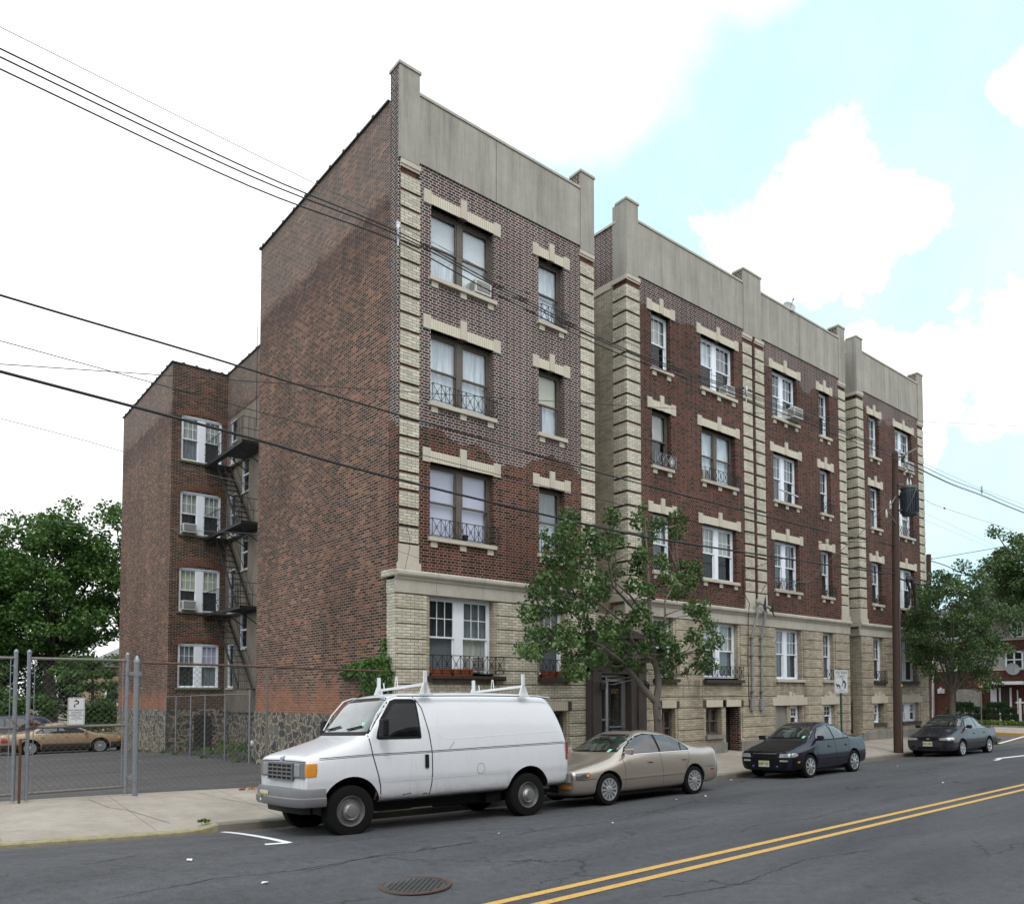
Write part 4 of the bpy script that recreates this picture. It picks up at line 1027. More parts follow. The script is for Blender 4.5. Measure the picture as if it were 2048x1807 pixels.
w = window(B2, 8.89, 9.51, .45, 1.64, frame='brown_frame', cur=('dark',), lites=False); flat_lintel(w, 8.89, 9.51, False)
b = MB(); b.box(9.10, 9.17, REC - .02, REC + .05, .5, 1.6); b.build('mullion', M['rust_frame'], w)
w = window(B2, 10.98, 11.79, .76, 1.64, nb=2, mull=.05, frame='brown_frame', cur=('dark',), lites=False); flat_lintel(w, 10.98, 11.79, False)
b = MB(); b.box(10.93, 11.86, -.10, .1, .64, .76); b.build('sill', M['foundation'], w)
b = MB(); b.box(12.0, 12.78, REC + .25, REC + .3, .1, 1.64); b.box(12.0, 12.02, REC, REC + .3, .1, 1.64); dd = b.build('cellar_doorway', M['inside'], B2); flat_lintel(dd, 12.02, 12.78, False)
b = MB(); b.box(12.70, 12.78, -.02, REC + .2, .15, 1.6); b.build('door_jamb', M['wing_brick'], dd)
b = MB(); b.box(14.88, 15.62, .10, REC + .1, .55, 1.64); b.box(14.88, 16.58, .11, REC + .1, .5, .85); pl = b.build('stucco_infill', M['foundation'], B2)
w = window(B2, 15.85, 16.5, .85, 1.62, cur=('dark',)); b = MB(); b.box(15.62, 15.85, .05, REC + .1, .85, 1.64); b.build('jamb', M['cream_low'], w); flat_lintel(w, 14.88, 16.58, True)
w = window(B2, 18.05, 18.86, .8, 1.64, cur=('dark',)); flat_lintel(w, 18.05, 18.86, True)

# ---- block 3 (far right)
B3 = thing('apartment_building', 'narrow dark brick apartment block behind the transformer pole', 'building', (20.93, 0, .2), group='four storey blocks of the brick apartment house')
bays3 = [(21.97, 22.82, 1), (24.27, 25.86, 2)]
bas3 = [(21.93, 22.8, .84, 1.64), (24.44, 26.02, .83, 1.64)]
facade(B3, 20.93, 27.0, bays3, bas3, [(20.93, 21.43), (26.42, 27.0)], [(20.91, 21.4), (26.48, 27.0)], None, 'face_brick_b', {}, wrapL=.50, joints=())
left_wall(B3, 20.93, 20)
b = MB(); b.quad([(27, 0, .1), (27, 20, .1), (27, 20, 16), (27, 0, 16)]); b.build('right_wall', M['wing_brick'], B3)
b = MB(); b.box(21.3, 27, .3, 20, 15.0, 15.1); b.build('flat_roof', M['roofing'], B3)
specs3 = {(0, 4): dict(cur=(('grey', 'beige'),)), (1, 4): dict(cur=(('dark', 'dark'),), mull=.2), (0, 3): dict(cur=(('dark', 'grey'),)), (1, 3): dict(cur=(('grey', 'beige'),), mull=.2), (0, 2): dict(cur=(('grey', 'dark'),)), (1, 2): dict(cur=(('grey', 'dark'),), mull=.2), (0, 1): dict(cur=(('grey', 'dark'),)), (1, 1): dict(cur=(('grey', 'dark'),), mull=.2)}
W3 = {}
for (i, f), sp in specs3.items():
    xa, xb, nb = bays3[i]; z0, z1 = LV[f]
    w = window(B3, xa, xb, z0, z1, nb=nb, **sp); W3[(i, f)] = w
    if f > 1: lintel(w, xa, xb, z1); sill(w, xa, xb, z0, 3 if nb == 2 else 2)
    else:
        b = MB(); b.box(xa - .05, xb + .1, -.12, REC, z0 - .12, z0 - .0); b.build('sill', M['brownpaint'], w)
guard(W3[(1, 3)], 24.27, 25.9, LV[3][0], 0, h=.36); guard(W3[(0, 2)], 21.97, 22.9, LV[2][0], 0, h=.36); guard(W3[(0, 1)], 21.97, 22.9, LV[1][0], 0, h=.4)
w = window(B3, 21.93, 22.6, .84, 1.64, cur=('dark',)); flat_lintel(w, 21.93, 22.8, True); b = MB(); b.box(21.85, 22.88, -.08, REC, .72, .84); b.build('sill', M['brownstone'], w)
w = window(B3, 24.44, 26.02, .83, 1.64, nb=2, mull=.5, cur=('dark',)); flat_lintel(w, 24.44, 26.02, True); b = MB(); b.box(24.4, 26.1, -.08, REC, .71, .83); b.build('sill', M['brownstone'], w)

# ---- entrance portal in the gap between blocks 1 and 2
P = thing('entrance_portal', 'brownish black stone doorway with aluminium glass door between the first two blocks', 'entrance', (5.76, 0, .2))
b = MB()
b.box(5.76, 6.20, -.22, .1, .15, 2.95); b.box(7.36, 7.99, -.22, .1, .15, 2.95)
b.box(5.82, 6.14, -.28, -.22, .15, 2.70); b.box(7.60, 7.93, -.28, -.22, .15, 2.70)
b.box(5.78, 6.17, -.30, -.22, 2.70, 2.78); b.box(7.56, 7.97, -.30, -.22, 2.70, 2.78)
b.box(5.76, 7.99, -.20, .1, 2.62, 3.05)
b.build('pilasters', M['brownstone'], P, bevel=.01)
b = MB(); b.box(5.72, 8.03, -.34, .12, 2.95, 3.06); b.box(5.70, 8.05, -.40, .12, 3.06, 3.13); b.box(5.8, 7.95, -.16, .12, 3.13, 3.62); b.box(5.72, 8.03, -.26, .12, 3.62, 3.72)
b.prism([(5.72, 3.72), (8.03, 3.72), (6.88, 4.02)], -.24, .12)
b.build('entablature', M['brownstone'], P, bevel=.012)
b = MB(); b.box(6.14, 7.5, .0, .5, 3.7, 4.3); b.box(6.15, 7.48, .12, 1.2, 3.0, 3.3); b.build('back_wall', M['cream_low'], P)
b = MB(); b.quad([(6.15, 6, 0), (7.48, 6, 0), (7.48, 6, 15), (6.15, 6, 15)]); b.build('court_end_wall', M['plaster'], P)
b = MB(); a0 = M_al = plain('brushed_aluminium', (0.45, 0.46, 0.47), 0.35, metal=0.7, var=0.1); M['alu'] = a0
F = MB(); yd = .02
F.box(6.20, 7.36, yd, yd + .07, 2.54, 2.60); F.box(6.20, 6.235, yd, yd + .07, .2, 2.54); F.box(7.30, 7.36, yd, yd + .07, .2, 2.54); F.box(6.56, 6.62, yd - .01, yd + .07, .2, 2.54); F.box(6.235, 6.56, yd, yd + .07, 1.34, 1.38)
F.build('door_frame', M['alu'], P)
F = MB(); F.box(6.62, 6.67, yd, yd + .05, .24, 2.50); F.box(7.21, 7.295, yd, yd + .05, .24, 2.50); F.box(6.67, 7.21, yd, yd + .05, 2.42, 2.50); F.box(6.67, 7.21, yd, yd + .05, .24, .34)
dr = F.build('door', M['alu'], P)
F = MB(); F.bar((6.64, yd - .05, 1.16), (7.26, yd - .05, 1.16), .03, .035); F.box(6.66, 6.69, yd - .05, yd, 1.14, 1.18); F.box(7.21, 7.24, yd - .05, yd, 1.14, 1.18); F.build('push_bar', M['galv'], dr)
g = MB(); g.quad([(6.67, yd + .03, .34), (7.21, yd + .03, .34), (7.21, yd + .03, 2.42), (6.67, yd + .03, 2.42)]); g.quad([(6.235, yd + .03, .2), (6.56, yd + .03, .2), (6.56, yd + .03, 2.54), (6.235, yd + .03, 2.54)]); g.build('pane', M['glass'], dr)
b = MB(); b.box(6.2, 7.36, .6, .62, .2, 2.6); b.build('vestibule', M['inside'], P)
b = MB(); b.box(6.9, 7.05, .3, .55, .2, 2.3); b.build('inner_door', plain('dim_teal_panel', (0.03, 0.05, 0.05), 0.6), P)
for xx in (6.06, 7.80):
    b = MB(); b.lathe([(.02, -.16), (.07, -.12), (.085, .05), (.06, .10), (.01, .12)], (xx, -.40, 2.30), n=8); b.bar((xx, -.40, 2.42), (xx, -.26, 2.46), .02, .02); b.build('wall_lantern', M['black_iron'], P)
# iron gate in the narrow passage between blocks 2 and 3
G3 = thing('passage_gate', 'black iron bar gate across the dark passage beside the far block', 'gate', (20.4, .4, .2))
b = MB(); b.bar((20.0, .4, 1.45), (20.92, .4, 1.45), .03, .03); b.bar((20.0, .4, .3), (20.92, .4, .3), .03, .03); b.build('rail', M['black_iron'], G3)
b = MB()
for k in range(9): b.bar((20.02 + k * .11, .4, .2), (20.02 + k * .11, .4, 1.75), .018, .018)
b.build('bars', M['black_iron'], G3)
b = MB(); b.quad([(19.98, 5, 0), (20.93, 5, 0), (20.93, 5, 15), (19.98, 5, 15)]); tag(b.build('passage_back_wall', M['plaster']), 'tan plaster wall closing the passage between middle and far blocks', 'wall')
def textmesh(txt, size, mat, loc, rot, name, parent=None, ext=.002, local=False, align='CENTER', sx=1.0):
    cu = bpy.data.curves.new('t', 'FONT'); cu.body = txt; cu.size = size; cu.extrude = ext; cu.align_x = align; cu.align_y = 'CENTER'; cu.resolution_u = 2
    o = bpy.data.objects.new('t', cu); COL.objects.link(o)
    dg = bpy.context.evaluated_depsgraph_get(); me = bpy.data.meshes.new_from_object(o.evaluated_get(dg)); bpy.data.objects.remove(o)
    me.transform(Matrix.Translation(Vector(loc)) @ rot.to_4x4() @ Matrix.Diagonal((sx, 1, 1, 1)))
    me.materials.clear(); me.materials.append(mat); me.name = name
    ob = bpy.data.objects.new(name, me); COL.objects.link(ob); WT[ob.name] = Vector((0, 0, 0))
    if parent is not None:
        ob.parent = parent
        if not local: ob.location = -WT.get(parent.name, Vector((0, 0, 0)))
    return ob
FRONT = Matrix.Rotation(R(90), 3, 'X')     # text in the XZ plane facing -Y
M['gold'] = plain('faded_gold_numerals', (0.20, 0.13, 0.05), 0.6)
textmesh('507', .20, M['gold'], (6.94, yd + .02, 2.14), FRONT, 'door_number', dr)
# ------------------------------------------------------------------ vehicles
def carpaint(name, col, metal=0.0, dirt=0.0, coat=0.8, rough=0.35, spec=0.5):
    m, nt, b = new_mat(name); N = NT(nt); P = N.obj(); sp = N.n('ShaderNodeSeparateXYZ', {0: P})
    f = N.noise(P, 3.0, 6, 0.6)
    c = N.mix(f, tuple(x * .95 for x in col), tuple(min(1, x * 1.03) for x in col))
    if dirt:
        lo = N.math('MULTIPLY', N.n('ShaderNodeMapRange', {0: sp.outputs[2], 1: 0.75, 2: 0.35}).outputs[0], N.ramp(N.noise(N.scale(P, (1, 1, 2)), 3.5, 6, 0.7), [(0.3, 0.3), (0.7, 1.0)]))
        c = N.mix(N.math('MULTIPLY', lo, dirt), c, (0.20, 0.175, 0.15))
        run = N.math('MULTIPLY', N.ramp(N.noise(N.scale(P, (7, 7, 0.5)), 1.3, 6, 0.7), [(0.55, 0.0), (0.72, 1.0)]), N.n('ShaderNodeMapRange', {0: sp.outputs[2], 1: 1.6, 2: 0.5}).outputs[0])
        c = N.mix(N.math('MULTIPLY', run, dirt * .35), c, (0.22, 0.20, 0.18))
        spk = N.ramp(N.noise(P, 60, 2, 0.5), [(0.70, 0.0), (0.74, 1.0)])
        c = N.mix(N.math('MULTIPLY', spk, dirt * .5), c, (0.15, 0.13, 0.11))
    N.link(c, b.inputs['Base Color']); b.inputs['Metallic'].default_value = metal; b.inputs['Roughness'].default_value = rough
    b.inputs['Coat Weight'].default_value = coat; b.inputs['Coat Roughness'].default_value = 0.04; b.inputs['Specular IOR Level'].default_value = spec
    return m
M['van_white'] = carpaint('white_van_paint', (0.70, 0.715, 0.745), 0, 1.0, 0.7, 0.33)
M['champagne'] = carpaint('champagne_metallic_paint', (0.47, 0.415, 0.36), 0.65, 0.2, 0.8, 0.30)
M['navy'] = carpaint('dark_slate_blue_paint', (0.010, 0.010, 0.024), 0.0, 0.02, 0.5, 0.22, 0.25)
M['charcoal'] = carpaint('charcoal_grey_paint', (0.024, 0.022, 0.030), 0.0, 0.03, 0.5, 0.22, 0.25)
M['goldpaint'] = carpaint('gold_beige_paint', (0.36, 0.255, 0.15), 0.35, 0.2, 0.8, 0.35)
M['suvpaint'] = carpaint('dark_blue_suv_paint', (0.018, 0.028, 0.05), 0.3, 0, 0.8, 0.35)
M['bra'] = plain('black_vinyl_hood_bra', (0.006, 0.006, 0.007), 0.35, var=0.2, spec=0.25)
M['blackpl'] = plain('black_plastic', (0.008, 0.008, 0.009), 0.6, var=0.2, spec=0.25)
M['well'] = plain('wheel_well', (0.006, 0.006, 0.006), 0.95)
M['greypl'] = plain('grey_bumper_plastic', (0.15, 0.148, 0.155), 0.5, var=0.12, vscale=3)
M['tyre'] = plain('tyre_rubber', (0.007, 0.007, 0.0075), 0.9, var=0.25, vscale=20, spec=0.2)
M['rim'] = plain('alloy_rim', (0.58, 0.59, 0.60), 0.3, metal=0.75, var=0.05)
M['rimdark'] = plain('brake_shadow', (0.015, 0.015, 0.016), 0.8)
M['steelrim'] = plain('steel_wheel', (0.20, 0.195, 0.19), 0.5, metal=0.5, var=0.2)
M['chrome'] = plain('chrome', (0.62, 0.63, 0.64), 0.18, metal=0.95, var=0.03)
M['chromedull'] = plain('dull_hubcap', (0.40, 0.40, 0.405), 0.33, metal=0.85, var=0.12)
M['amber'] = plain('amber_lens', (0.62, 0.25, 0.03), 0.2, var=0.15, vscale=30, coat=1)
M['redlens'] = plain('red_lens', (0.28, 0.012, 0.015), 0.2, var=0.1, coat=1)
M['clearlens'] = plain('clear_headlamp', (0.55, 0.57, 0.58), 0.12, metal=0.55, var=0.3, vscale=25, coat=1)
M['darklens'] = plain('smoked_headlamp', (0.10, 0.10, 0.11), 0.15, metal=0.3, var=0.4, vscale=25, coat=1)
def carglass(name, col, rough=0.03):
    m, nt, b = new_mat(name); N = NT(nt); P = N.pos()
    c = N.mix(N.ramp(N.noise(N.scale(P, (1.5, 1.5, 2.5)), 2.0, 3, 0.5), [(0.4, 0.0), (0.62, 1.0)]), col, tuple(x * 2.6 for x in col))
    N.link(c, b.inputs['Base Color']); b.inputs['Roughness'].default_value = rough; b.inputs['Specular IOR Level'].default_value = 0.7
    b.inputs['Coat Weight'].default_value = 1.0; b.inputs['Coat Roughness'].default_value = 0.02
    return m
M['carglass'] = carglass('tinted_car_glass', (0.010, 0.012, 0.014))
M['windscreen'] = carglass('windscreen_glass', (0.014, 0.019, 0.018))
M['vanscreen'] = carglass('van_windscreen_glass', (0.03, 0.045, 0.045))
M['vanglass'] = carglass('van_side_glass', (0.004, 0.005, 0.006)); M['vanglass'].node_tree.nodes['Principled BSDF'].inputs['Coat Weight'].default_value = 0.0; M['vanglass'].node_tree.nodes['Principled BSDF'].inputs['Specular IOR Level'].default_value = 0.35
M['plate'] = plain('number_plate_yellow', (0.56, 0.52, 0.24), 0.45, var=0.08)
M['plate_w'] = plain('number_plate_white', (0.62, 0.62, 0.58), 0.45, var=0.05)
M['plateink'] = plain('number_plate_ink', (0.05, 0.05, 0.05), 0.5)
M['sticker'] = plain('green_inspection_sticker', (0.25, 0.62, 0.45), 0.5)
M['vancrease'] = plain('panel_pressing_edge', (0.74, 0.76, 0.80), 0.35)
M['crease'] = M['vancrease']
M['rackwhite'] = plain('chipped_white_rack_paint', (0.66, 0.67, 0.68), 0.5, var=0.25, vscale=30)
M['rustspot'] = plain('rust_patch', (0.06, 0.035, 0.028), 0.9, var=0.5, vscale=40)
M['lowerbody'] = plain('dark_brown_cladding', (0.045, 0.032, 0.030), 0.5, var=0.15)
M['badgeblue'] = plain('blue_badge', (0.03, 0.05, 0.22), 0.3, coat=1)

def loft(stations, caps=True, sub=2):
    """stations: (x, half ring [(y,z)...] from bottom centre to top centre)"""
    rings = []
    for x, h in stations:
        full = [(x, y, z) for y, z in h] + [(x, -y, z) for y, z in reversed(h[1:-1])]
        rings.append(full)
    n = len(rings[0]); vs = [p for r_ in rings for p in r_]
    fs = [(i * n + k, i * n + (k + 1) % n, (i + 1) * n + (k + 1) % n, (i + 1) * n + k) for i in range(len(rings) - 1) for k in range(n)]
    h = len(stations[0][1])
    for base in (0, (len(rings) - 1) * n):        # quad caps across
        idx = [base + k for k in range(n)]
        for k in range(h - 1):
            a, b_ = idx[k], idx[k + 1]; a2, b2 = idx[(n - k) % n], idx[(n - k - 1) % n]
            if k == 0: fs.append((a, b_, b2))
            elif k == h - 2: fs.append((a, b_, a2))
            else: fs.append((a, b_, b2, a2))
    me = bpy.data.meshes.new('loft'); me.from_pydata(vs, [], fs)
    bm = bmesh.new(); bm.from_mesh(me); bmesh.ops.recalc_face_normals(bm, faces=bm.faces); bm.to_mesh(me); bm.free()
    o = bpy.data.objects.new('loft', me); COL.objects.link(o)
    md = o.modifiers.new('s', 'SUBSURF'); md.levels = sub; md.render_levels = sub
    return o
def finish_body(o, name, paint, wells, parent):
    """apply the smoothing, cut the wheel arches; returns (body object, bvh of the uncut shell)"""
    dg = bpy.context.evaluated_depsgraph_get()
    me = bpy.data.meshes.new_from_object(o.evaluated_get(dg)); bpy.data.objects.remove(o)
    bvh = BVHTree.FromPolygons([v.co for v in me.vertices], [p.vertices[:] for p in me.polygons])
    me.materials.clear(); me.materials.append(paint); me.materials.append(M['well'])
    body = bpy.data.objects.new(name, me); COL.objects.link(body)
    c = MB()
    for x, z, r, y0, y1 in wells:
        pr = []
        n = 36; vs = []; 
        for yy in (y0, y1):
            for k in range(n):
                t = 2 * math.pi * k / n; vs.append((x + r * math.cos(t), yy, z + r * math.sin(t)))
        c.add(vs, [tuple(range(n)), tuple(reversed(range(n, 2 * n)))] + [(k, k + n, (k + 1) % n + n, (k + 1) % n) for k in range(n)])
    cm = bpy.data.meshes.new('cut'); cm.from_pydata(c.v, [], c.f)
    cm.materials.append(M['well']); cm.materials.append(M['well'])
    cm.polygons.foreach_set('material_index', [1] * len(cm.polygons))
    bm = bmesh.new(); bm.from_mesh(cm); bmesh.ops.recalc_face_normals(bm, faces=bm.faces); bm.to_mesh(cm); bm.free()
    co = bpy.data.objects.new('cut', cm); COL.objects.link(co)
    md = body.modifiers.new('b', 'BOOLEAN'); md.operation = 'DIFFERENCE'; md.object = co; md.solver = 'EXACT'
    bpy.context.view_layer.update(); dg = bpy.context.evaluated_depsgraph_get()
    me2 = bpy.data.meshes.new_from_object(body.evaluated_get(dg)); body.modifiers.clear(); body.data = me2
    bpy.data.objects.remove(co)
    me2.name = name
    me2.polygons.foreach_set('use_smooth', [True] * len(me2.polygons))
    bm = bmesh.new(); bm.from_mesh(me2)
    for e in bm.edges:
        if len(e.link_faces) == 2 and e.calc_face_angle(0) > R(38): e.smooth = False
    bm.to_mesh(me2); bm.free()
    body.parent = parent; WT[body.name] = Vector((0, 0, 0))
    return body, bvh
def conform(bvh, poly, mat, name, parent, axis='side', sgn=-1, off=0.006, res=0.06, maxd=9, skirt=0.012, inset=None):
    """skin patch following the shell. poly in (x,z) for 'side', (y,z) for 'front'/'rear', (x,y) for 'top', or axis=(u,d) custom"""
    if axis == 'side': O = lambda a, b_: Vector((a, 3.0 * sgn, b_)); D = Vector((0, -sgn, 0))
    elif axis == 'front': O = lambda a, b_: Vector((-3, a, b_)); D = Vector((1, 0, 0))
    elif axis == 'rear': O = lambda a, b_: Vector((9, a, b_)); D = Vector((-1, 0, 0))
    elif axis == 'top': O = lambda a, b_: Vector((a, b_, 4)); D = Vector((0, 0, -1))
    else:
        D = Vector(axis).normalized(); U = Vector((-D.y, D.x, 0)).normalized(); 
        if U.y < 0: U = -U
        O = lambda a, b_: U * a + Vector((0, 0, b_)) - D * 5
    # densify the outline and add interior points
    out = []
    for i, p in enumerate(poly):
        q = poly[(i + 1) % len(poly)]; L = math.hypot(q[0] - p[0], q[1] - p[1]); n = max(1, int(L / res))
        out += [(p[0] + (q[0] - p[0]) * k / n, p[1] + (q[1] - p[1]) * k / n) for k in range(n)]
    nb = len(out)
    def inside(x, y):
        c = False
        for i in range(nb):
            (x1, y1), (x2, y2) = out[i], out[(i + 1) % nb]
            if (y1 > y) != (y2 > y) and x < (x2 - x1) * (y - y1) / (y2 - y1) + x1: c = not c
        return c
    xs = [p[0] for p in out]; ys = [p[1] for p in out]; pts = list(out)
    x = min(xs) + res / 2
    while x < max(xs):
        y = min(ys) + res / 2
        while y < max(ys):
            if inside(x, y) and min(math.hypot(x - a, y - b_) for a, b_ in out) > res * .45: pts.append((x, y))
            y += res
        x += res
    r = delaunay_2d_cdt([Vector(p) for p in pts], [(i, (i + 1) % nb) for i in range(nb)], [], 1, 1e-6)
    V, Ed, F = r[0], r[1], r[2]
    P = []; 
    for v in V:
        hit = bvh.ray_cast(O(v.x, v.y), D)
        if hit[0] is None:
            hn = bvh.find_nearest(O(v.x, v.y) + D * 3); P.append(hn[0] - D * off)
        else: P.append(hit[0] - D * off)
    b = MB(); b.add(P, [tuple(f) for f in F])
    # skirt into the shell so the patch has an edge
    cnt = {}
    for f in F:
        for i in range(len(f)):
            e = (f[i], f[(i + 1) % len(f)]); k = tuple(sorted(e)); cnt[k] = cnt.get(k, 0) + 1
    Q = [p + D * (off + skirt) for p in P]; o = len(b.v); b.v += [tuple(q) for q in Q]
    for (i, j), c in cnt.items():
        if c == 1: b.f.append((i, j, j + o, i + o)); b.m.append(0)
    return b.build(name, mat, parent, autosm=50, local=True)
def seam(bvh, pts, name, parent, w=0.010, mat='blackpl', sgn=-1, axis='side', off=0.0025):
    b = MB(); P = []
    for (x0, z0), (x1, z1) in zip(pts[:-1], pts[1:]):
        n = max(1, int(math.hypot(x1 - x0, z1 - z0) / .05)); P += [(x0 + (x1 - x0) * k / n, z0 + (z1 - z0) * k / n) for k in range(n)]
    P.append(pts[-1]); vs = []
    for i, (x, z) in enumerate(P):
        a = P[max(0, i - 1)]; c = P[min(len(P) - 1, i + 1)]; dx, dz = c[0] - a[0], c[1] - a[1]; L = math.hypot(dx, dz) or 1
        for s in (-1, 1):
            xx, zz = x - dz / L * s * w / 2, z + dx / L * s * w / 2
            if axis == 'side': o, d = Vector((xx, 3 * sgn, zz)), Vector((0, -sgn, 0))
            elif axis == 'front': o, d = Vector((-3, xx, zz)), Vector((1, 0, 0))
            else: o, d = Vector((xx, zz, 4)), Vector((0, 0, -1))
            h = bvh.ray_cast(o, d); p = h[0] if h[0] is not None else bvh.find_nearest(o + d * 3)[0]
            vs.append(p - d * off)
    b.add(vs, [(2 * i, 2 * i + 2, 2 * i + 3, 2 * i + 1) for i in range(len(P) - 1)])
    return b.build(name, M[mat], parent, local=True)
def arch_lip(bvh, x, z, r, name, parent, mat, sgn=-1, w=0.02, a0=10, a1=170):
    pts = [(x + r * math.cos(R(a)), z + r * math.sin(R(a))) for a in range(a0, a1 + 1, 8)]
    return seam(bvh, pts, name, parent, w=w, mat=mat, sgn=sgn, off=.006)
def wheel(parent, x, y, r, w, style, sgn, rimr=None):
    """outer face towards y*sgn. wheel > rim > hubcap/spokes"""
    rr = rimr or r * .66; o = (x, y, r); s = sgn
    b = MB(); b.lathe([(rr, -s * w), (r * .93, -s * w), (r, -s * (w - .02)), (r, -s * .03), (r * .97, -s * .008), (r * .90, s * .004), (rr * 1.02, -s * .002), (rr * .98, -s * .02)], o, 'Y', 40)
    for k in range(3): b.lathe([(r * 1.001, -s * (w * (k + 1) / 4 + .004)), (r * .99, -s * (w * (k + 1) / 4)), (r * 1.001, -s * (w * (k + 1) / 4 - .004))], o, 'Y', 40)
    t = b.build('wheel', M['tyre'], parent, autosm=40, local=True)
    if style == 'steel':
        b = MB(); b.lathe([(rr * 1.0, -s * .012), (rr * .97, s * .002), (rr * .90, -s * .03), (rr * .80, -s * .06), (rr * .62, -s * .055), (rr * .50, -s * .01), (rr * .0001, -s * .01)], o, 'Y', 40)
        ri = b.build('rim', M['steelrim'], t, autosm=40, local=True)
        b = MB(); b.lathe([(rr * .60, -s * .05), (rr * .58, -s * .0), (rr * .52, s * .018), (rr * .46, s * .014), (rr * .40, s * .03), (rr * .36, s * .052), (rr * .22, s * .058), (0.0001, s * .06)], o, 'Y', 40)
        b.build('hubcap', M['chromedull'], ri, autosm=40, local=True)
        b = MB()
        for k in range(8):
            a = 2 * math.pi * k / 8; b.lathe([(.016, -s * .058), (.016, -s * .050)], (x + rr * .72 * math.cos(a), y, r + rr * .72 * math.sin(a)), 'Y', 10)
        return t
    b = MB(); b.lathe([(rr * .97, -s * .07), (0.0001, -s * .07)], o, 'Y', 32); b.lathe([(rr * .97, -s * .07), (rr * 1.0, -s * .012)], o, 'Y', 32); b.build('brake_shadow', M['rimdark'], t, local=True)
    b = MB(); b.lathe([(rr * 1.03, -s * .02), (rr * 1.03, s * .006), (rr * .93, s * .006), (rr * .89, -s * .03)], o, 'Y', 40)
    n, wd, dish = {'slots': (12, .052, .004), 'fan': (8, .060, .010), 'seven': (7, .062, -.005), 'flat': (15, .05, .0)}[style]
    for k in range(n):
        a = 2 * math.pi * k / n; ca, sa = math.cos(a), math.sin(a)
        def P(rad, off, h): return (x + rad * ca - off * sa, y + s * h, r + rad * sa + off * ca)
        wi, wo = wd * .55, wd * (1.15 if style != 'fan' else 1.0)
        wo = min(wo, rr * .93 * 2 * math.pi / n * .62); wi = min(wi, rr * .3 * 2 * math.pi / n * .8)
        r0, r1 = rr * .22, rr * .93
        vs = [P(r0, -wi / 2, dish), P(r0, wi / 2, dish), P(r1, wo / 2, .002), P(r1, -wo / 2, .002), P(r0, -wi / 2, dish - .03), P(r0, wi / 2, dish - .03), P(r1, wo / 2, -.03), P(r1, -wo / 2, -.03)]
        b.add(vs, [(0, 1, 2, 3), (0, 4, 5, 1), (1, 5, 6, 2), (2, 6, 7, 3), (3, 7, 4, 0)])
    ri = b.build('rim', M['rim'], t, autosm=40, local=True)
    b = MB(); b.lathe([(rr * .34, dish * s - s * .02), (rr * .32, s * (dish + .006)), (rr * .18, s * (dish + .014)), (0.0001, s * (dish + .014))], o, 'Y', 24); b.build('hubcap', M['rim'], ri, autosm=40, local=True)
    return t
def plate(parent, x, y, z, txt, w=.30, h=.15, rotz=0.0, name='number_plate'):
    b = MB(); b.box(x - .008, x, y - w / 2, y + w / 2, z - h / 2, z + h / 2); o = b.build(name, M['plate_w'], parent, local=True)
    b = MB(); b.box(x - .0095, x - .0075, y - w / 2 + .008, y + w / 2 - .008, z - .01, z + h / 2 - .01); b.build('plate_band', M['plate'], o, local=True)
    rot = Matrix.Rotation(R(-90), 3, 'Z') @ Matrix.Rotation(R(90), 3, 'X')
    textmesh(txt, h * .62, M['plateink'], (x - .011, y, z - .006), rot, 'plate_number', o, .001, True, sx=.86)
    return o
def sticker(bvh, parent, y, z, w=.07, h=.055, axis='front'):
    conform(bvh, [(y - w / 2, z - h / 2), (y + w / 2, z - h / 2), (y + w / 2, z + h / 2), (y - w / 2, z + h / 2)], M['sticker'], 'sticker', parent, axis, off=.014, res=.05)

# ---- white panel van
VX, VY, VZ = -4.28, -4.125, 0.035
van = thing('panel_van', 'white panel van with grey bumper and two white roof ladder racks, parked at the kerb', 'van', (VX, VY, VZ))
van.rotation_euler = (R(-2.3), R(0.9), 0)
def S(x, zb, wb, zl, wl, zm, wm, zbe, wbe, zr, wr, zt):
    return (x, [(0, zb), (wb, zb), (wl - .012, zl), (wm - .022, min(.735, zm - .08)), (wm, min(.80, zm - .04)), (wm, zm + .10), (wbe, zbe), (wr, zr), (wr * .78, zr + (zt - zr) * .72), (0, zt)])
st = [S(.085, .56, .76, .60, .83, .85, .835, 1.04, .83, 1.10, .81, 1.12),
      S(.10, .55, .77, .59, .84, .85, .845, 1.05, .84, 1.125, .82, 1.15),
      S(.17, .50, .78, .56, .85, .85, .865, 1.09, .85, 1.165, .80, 1.20),
      S(.40, .46, .77, .54, .845, .85, .865, 1.12, .85, 1.22, .80, 1.27),
      S(.72, .44, .78, .54, .85, .85, .87, 1.16, .86, 1.32, .80, 1.36),
      S(.98, .43, .78, .54, .85, .85, .87, 1.20, .86, 1.405, .79, 1.43),
      S(1.06, .43, .78, .54, .85, .85, .87, 1.22, .86, 1.50, .775, 1.53),
      S(1.38, .43, .78, .54, .85, .85, .87, 1.24, .86, 1.94, .715, 1.99),
      S(1.50, .43, .78, .54, .85, .85, .87, 1.24, .86, 2.00, .71, 2.06),
      S(1.75, .43, .78, .54, .85, .85, .87, 1.25, .865, 2.03, .72, 2.105),
      S(3.0, .44, .78, .55, .85, .85, .87, 1.27, .865, 2.05, .73, 2.135),
      S(4.25, .45, .78, .56, .85, .85, .87, 1.28, .865, 2.05, .72, 2.13),
      S(4.58, .46, .78, .56, .85, .85, .865, 1.28, .86, 2.02, .71, 2.09),
      S(4.68, .46, .77, .56, .84, .85, .86, 1.28, .85, 1.95, .71, 2.00),
      S(4.86, .47, .76, .56, .83, .85, .85, 1.27, .84, 1.62, .76, 1.66),
      S(4.95, .48, .74, .56, .81, .84, .83, 1.10, .82, 1.26, .79, 1.28),
      S(4.975, .50, .70, .57, .78, .80, .80, 1.0, .79, 1.12, .77, 1.14)]
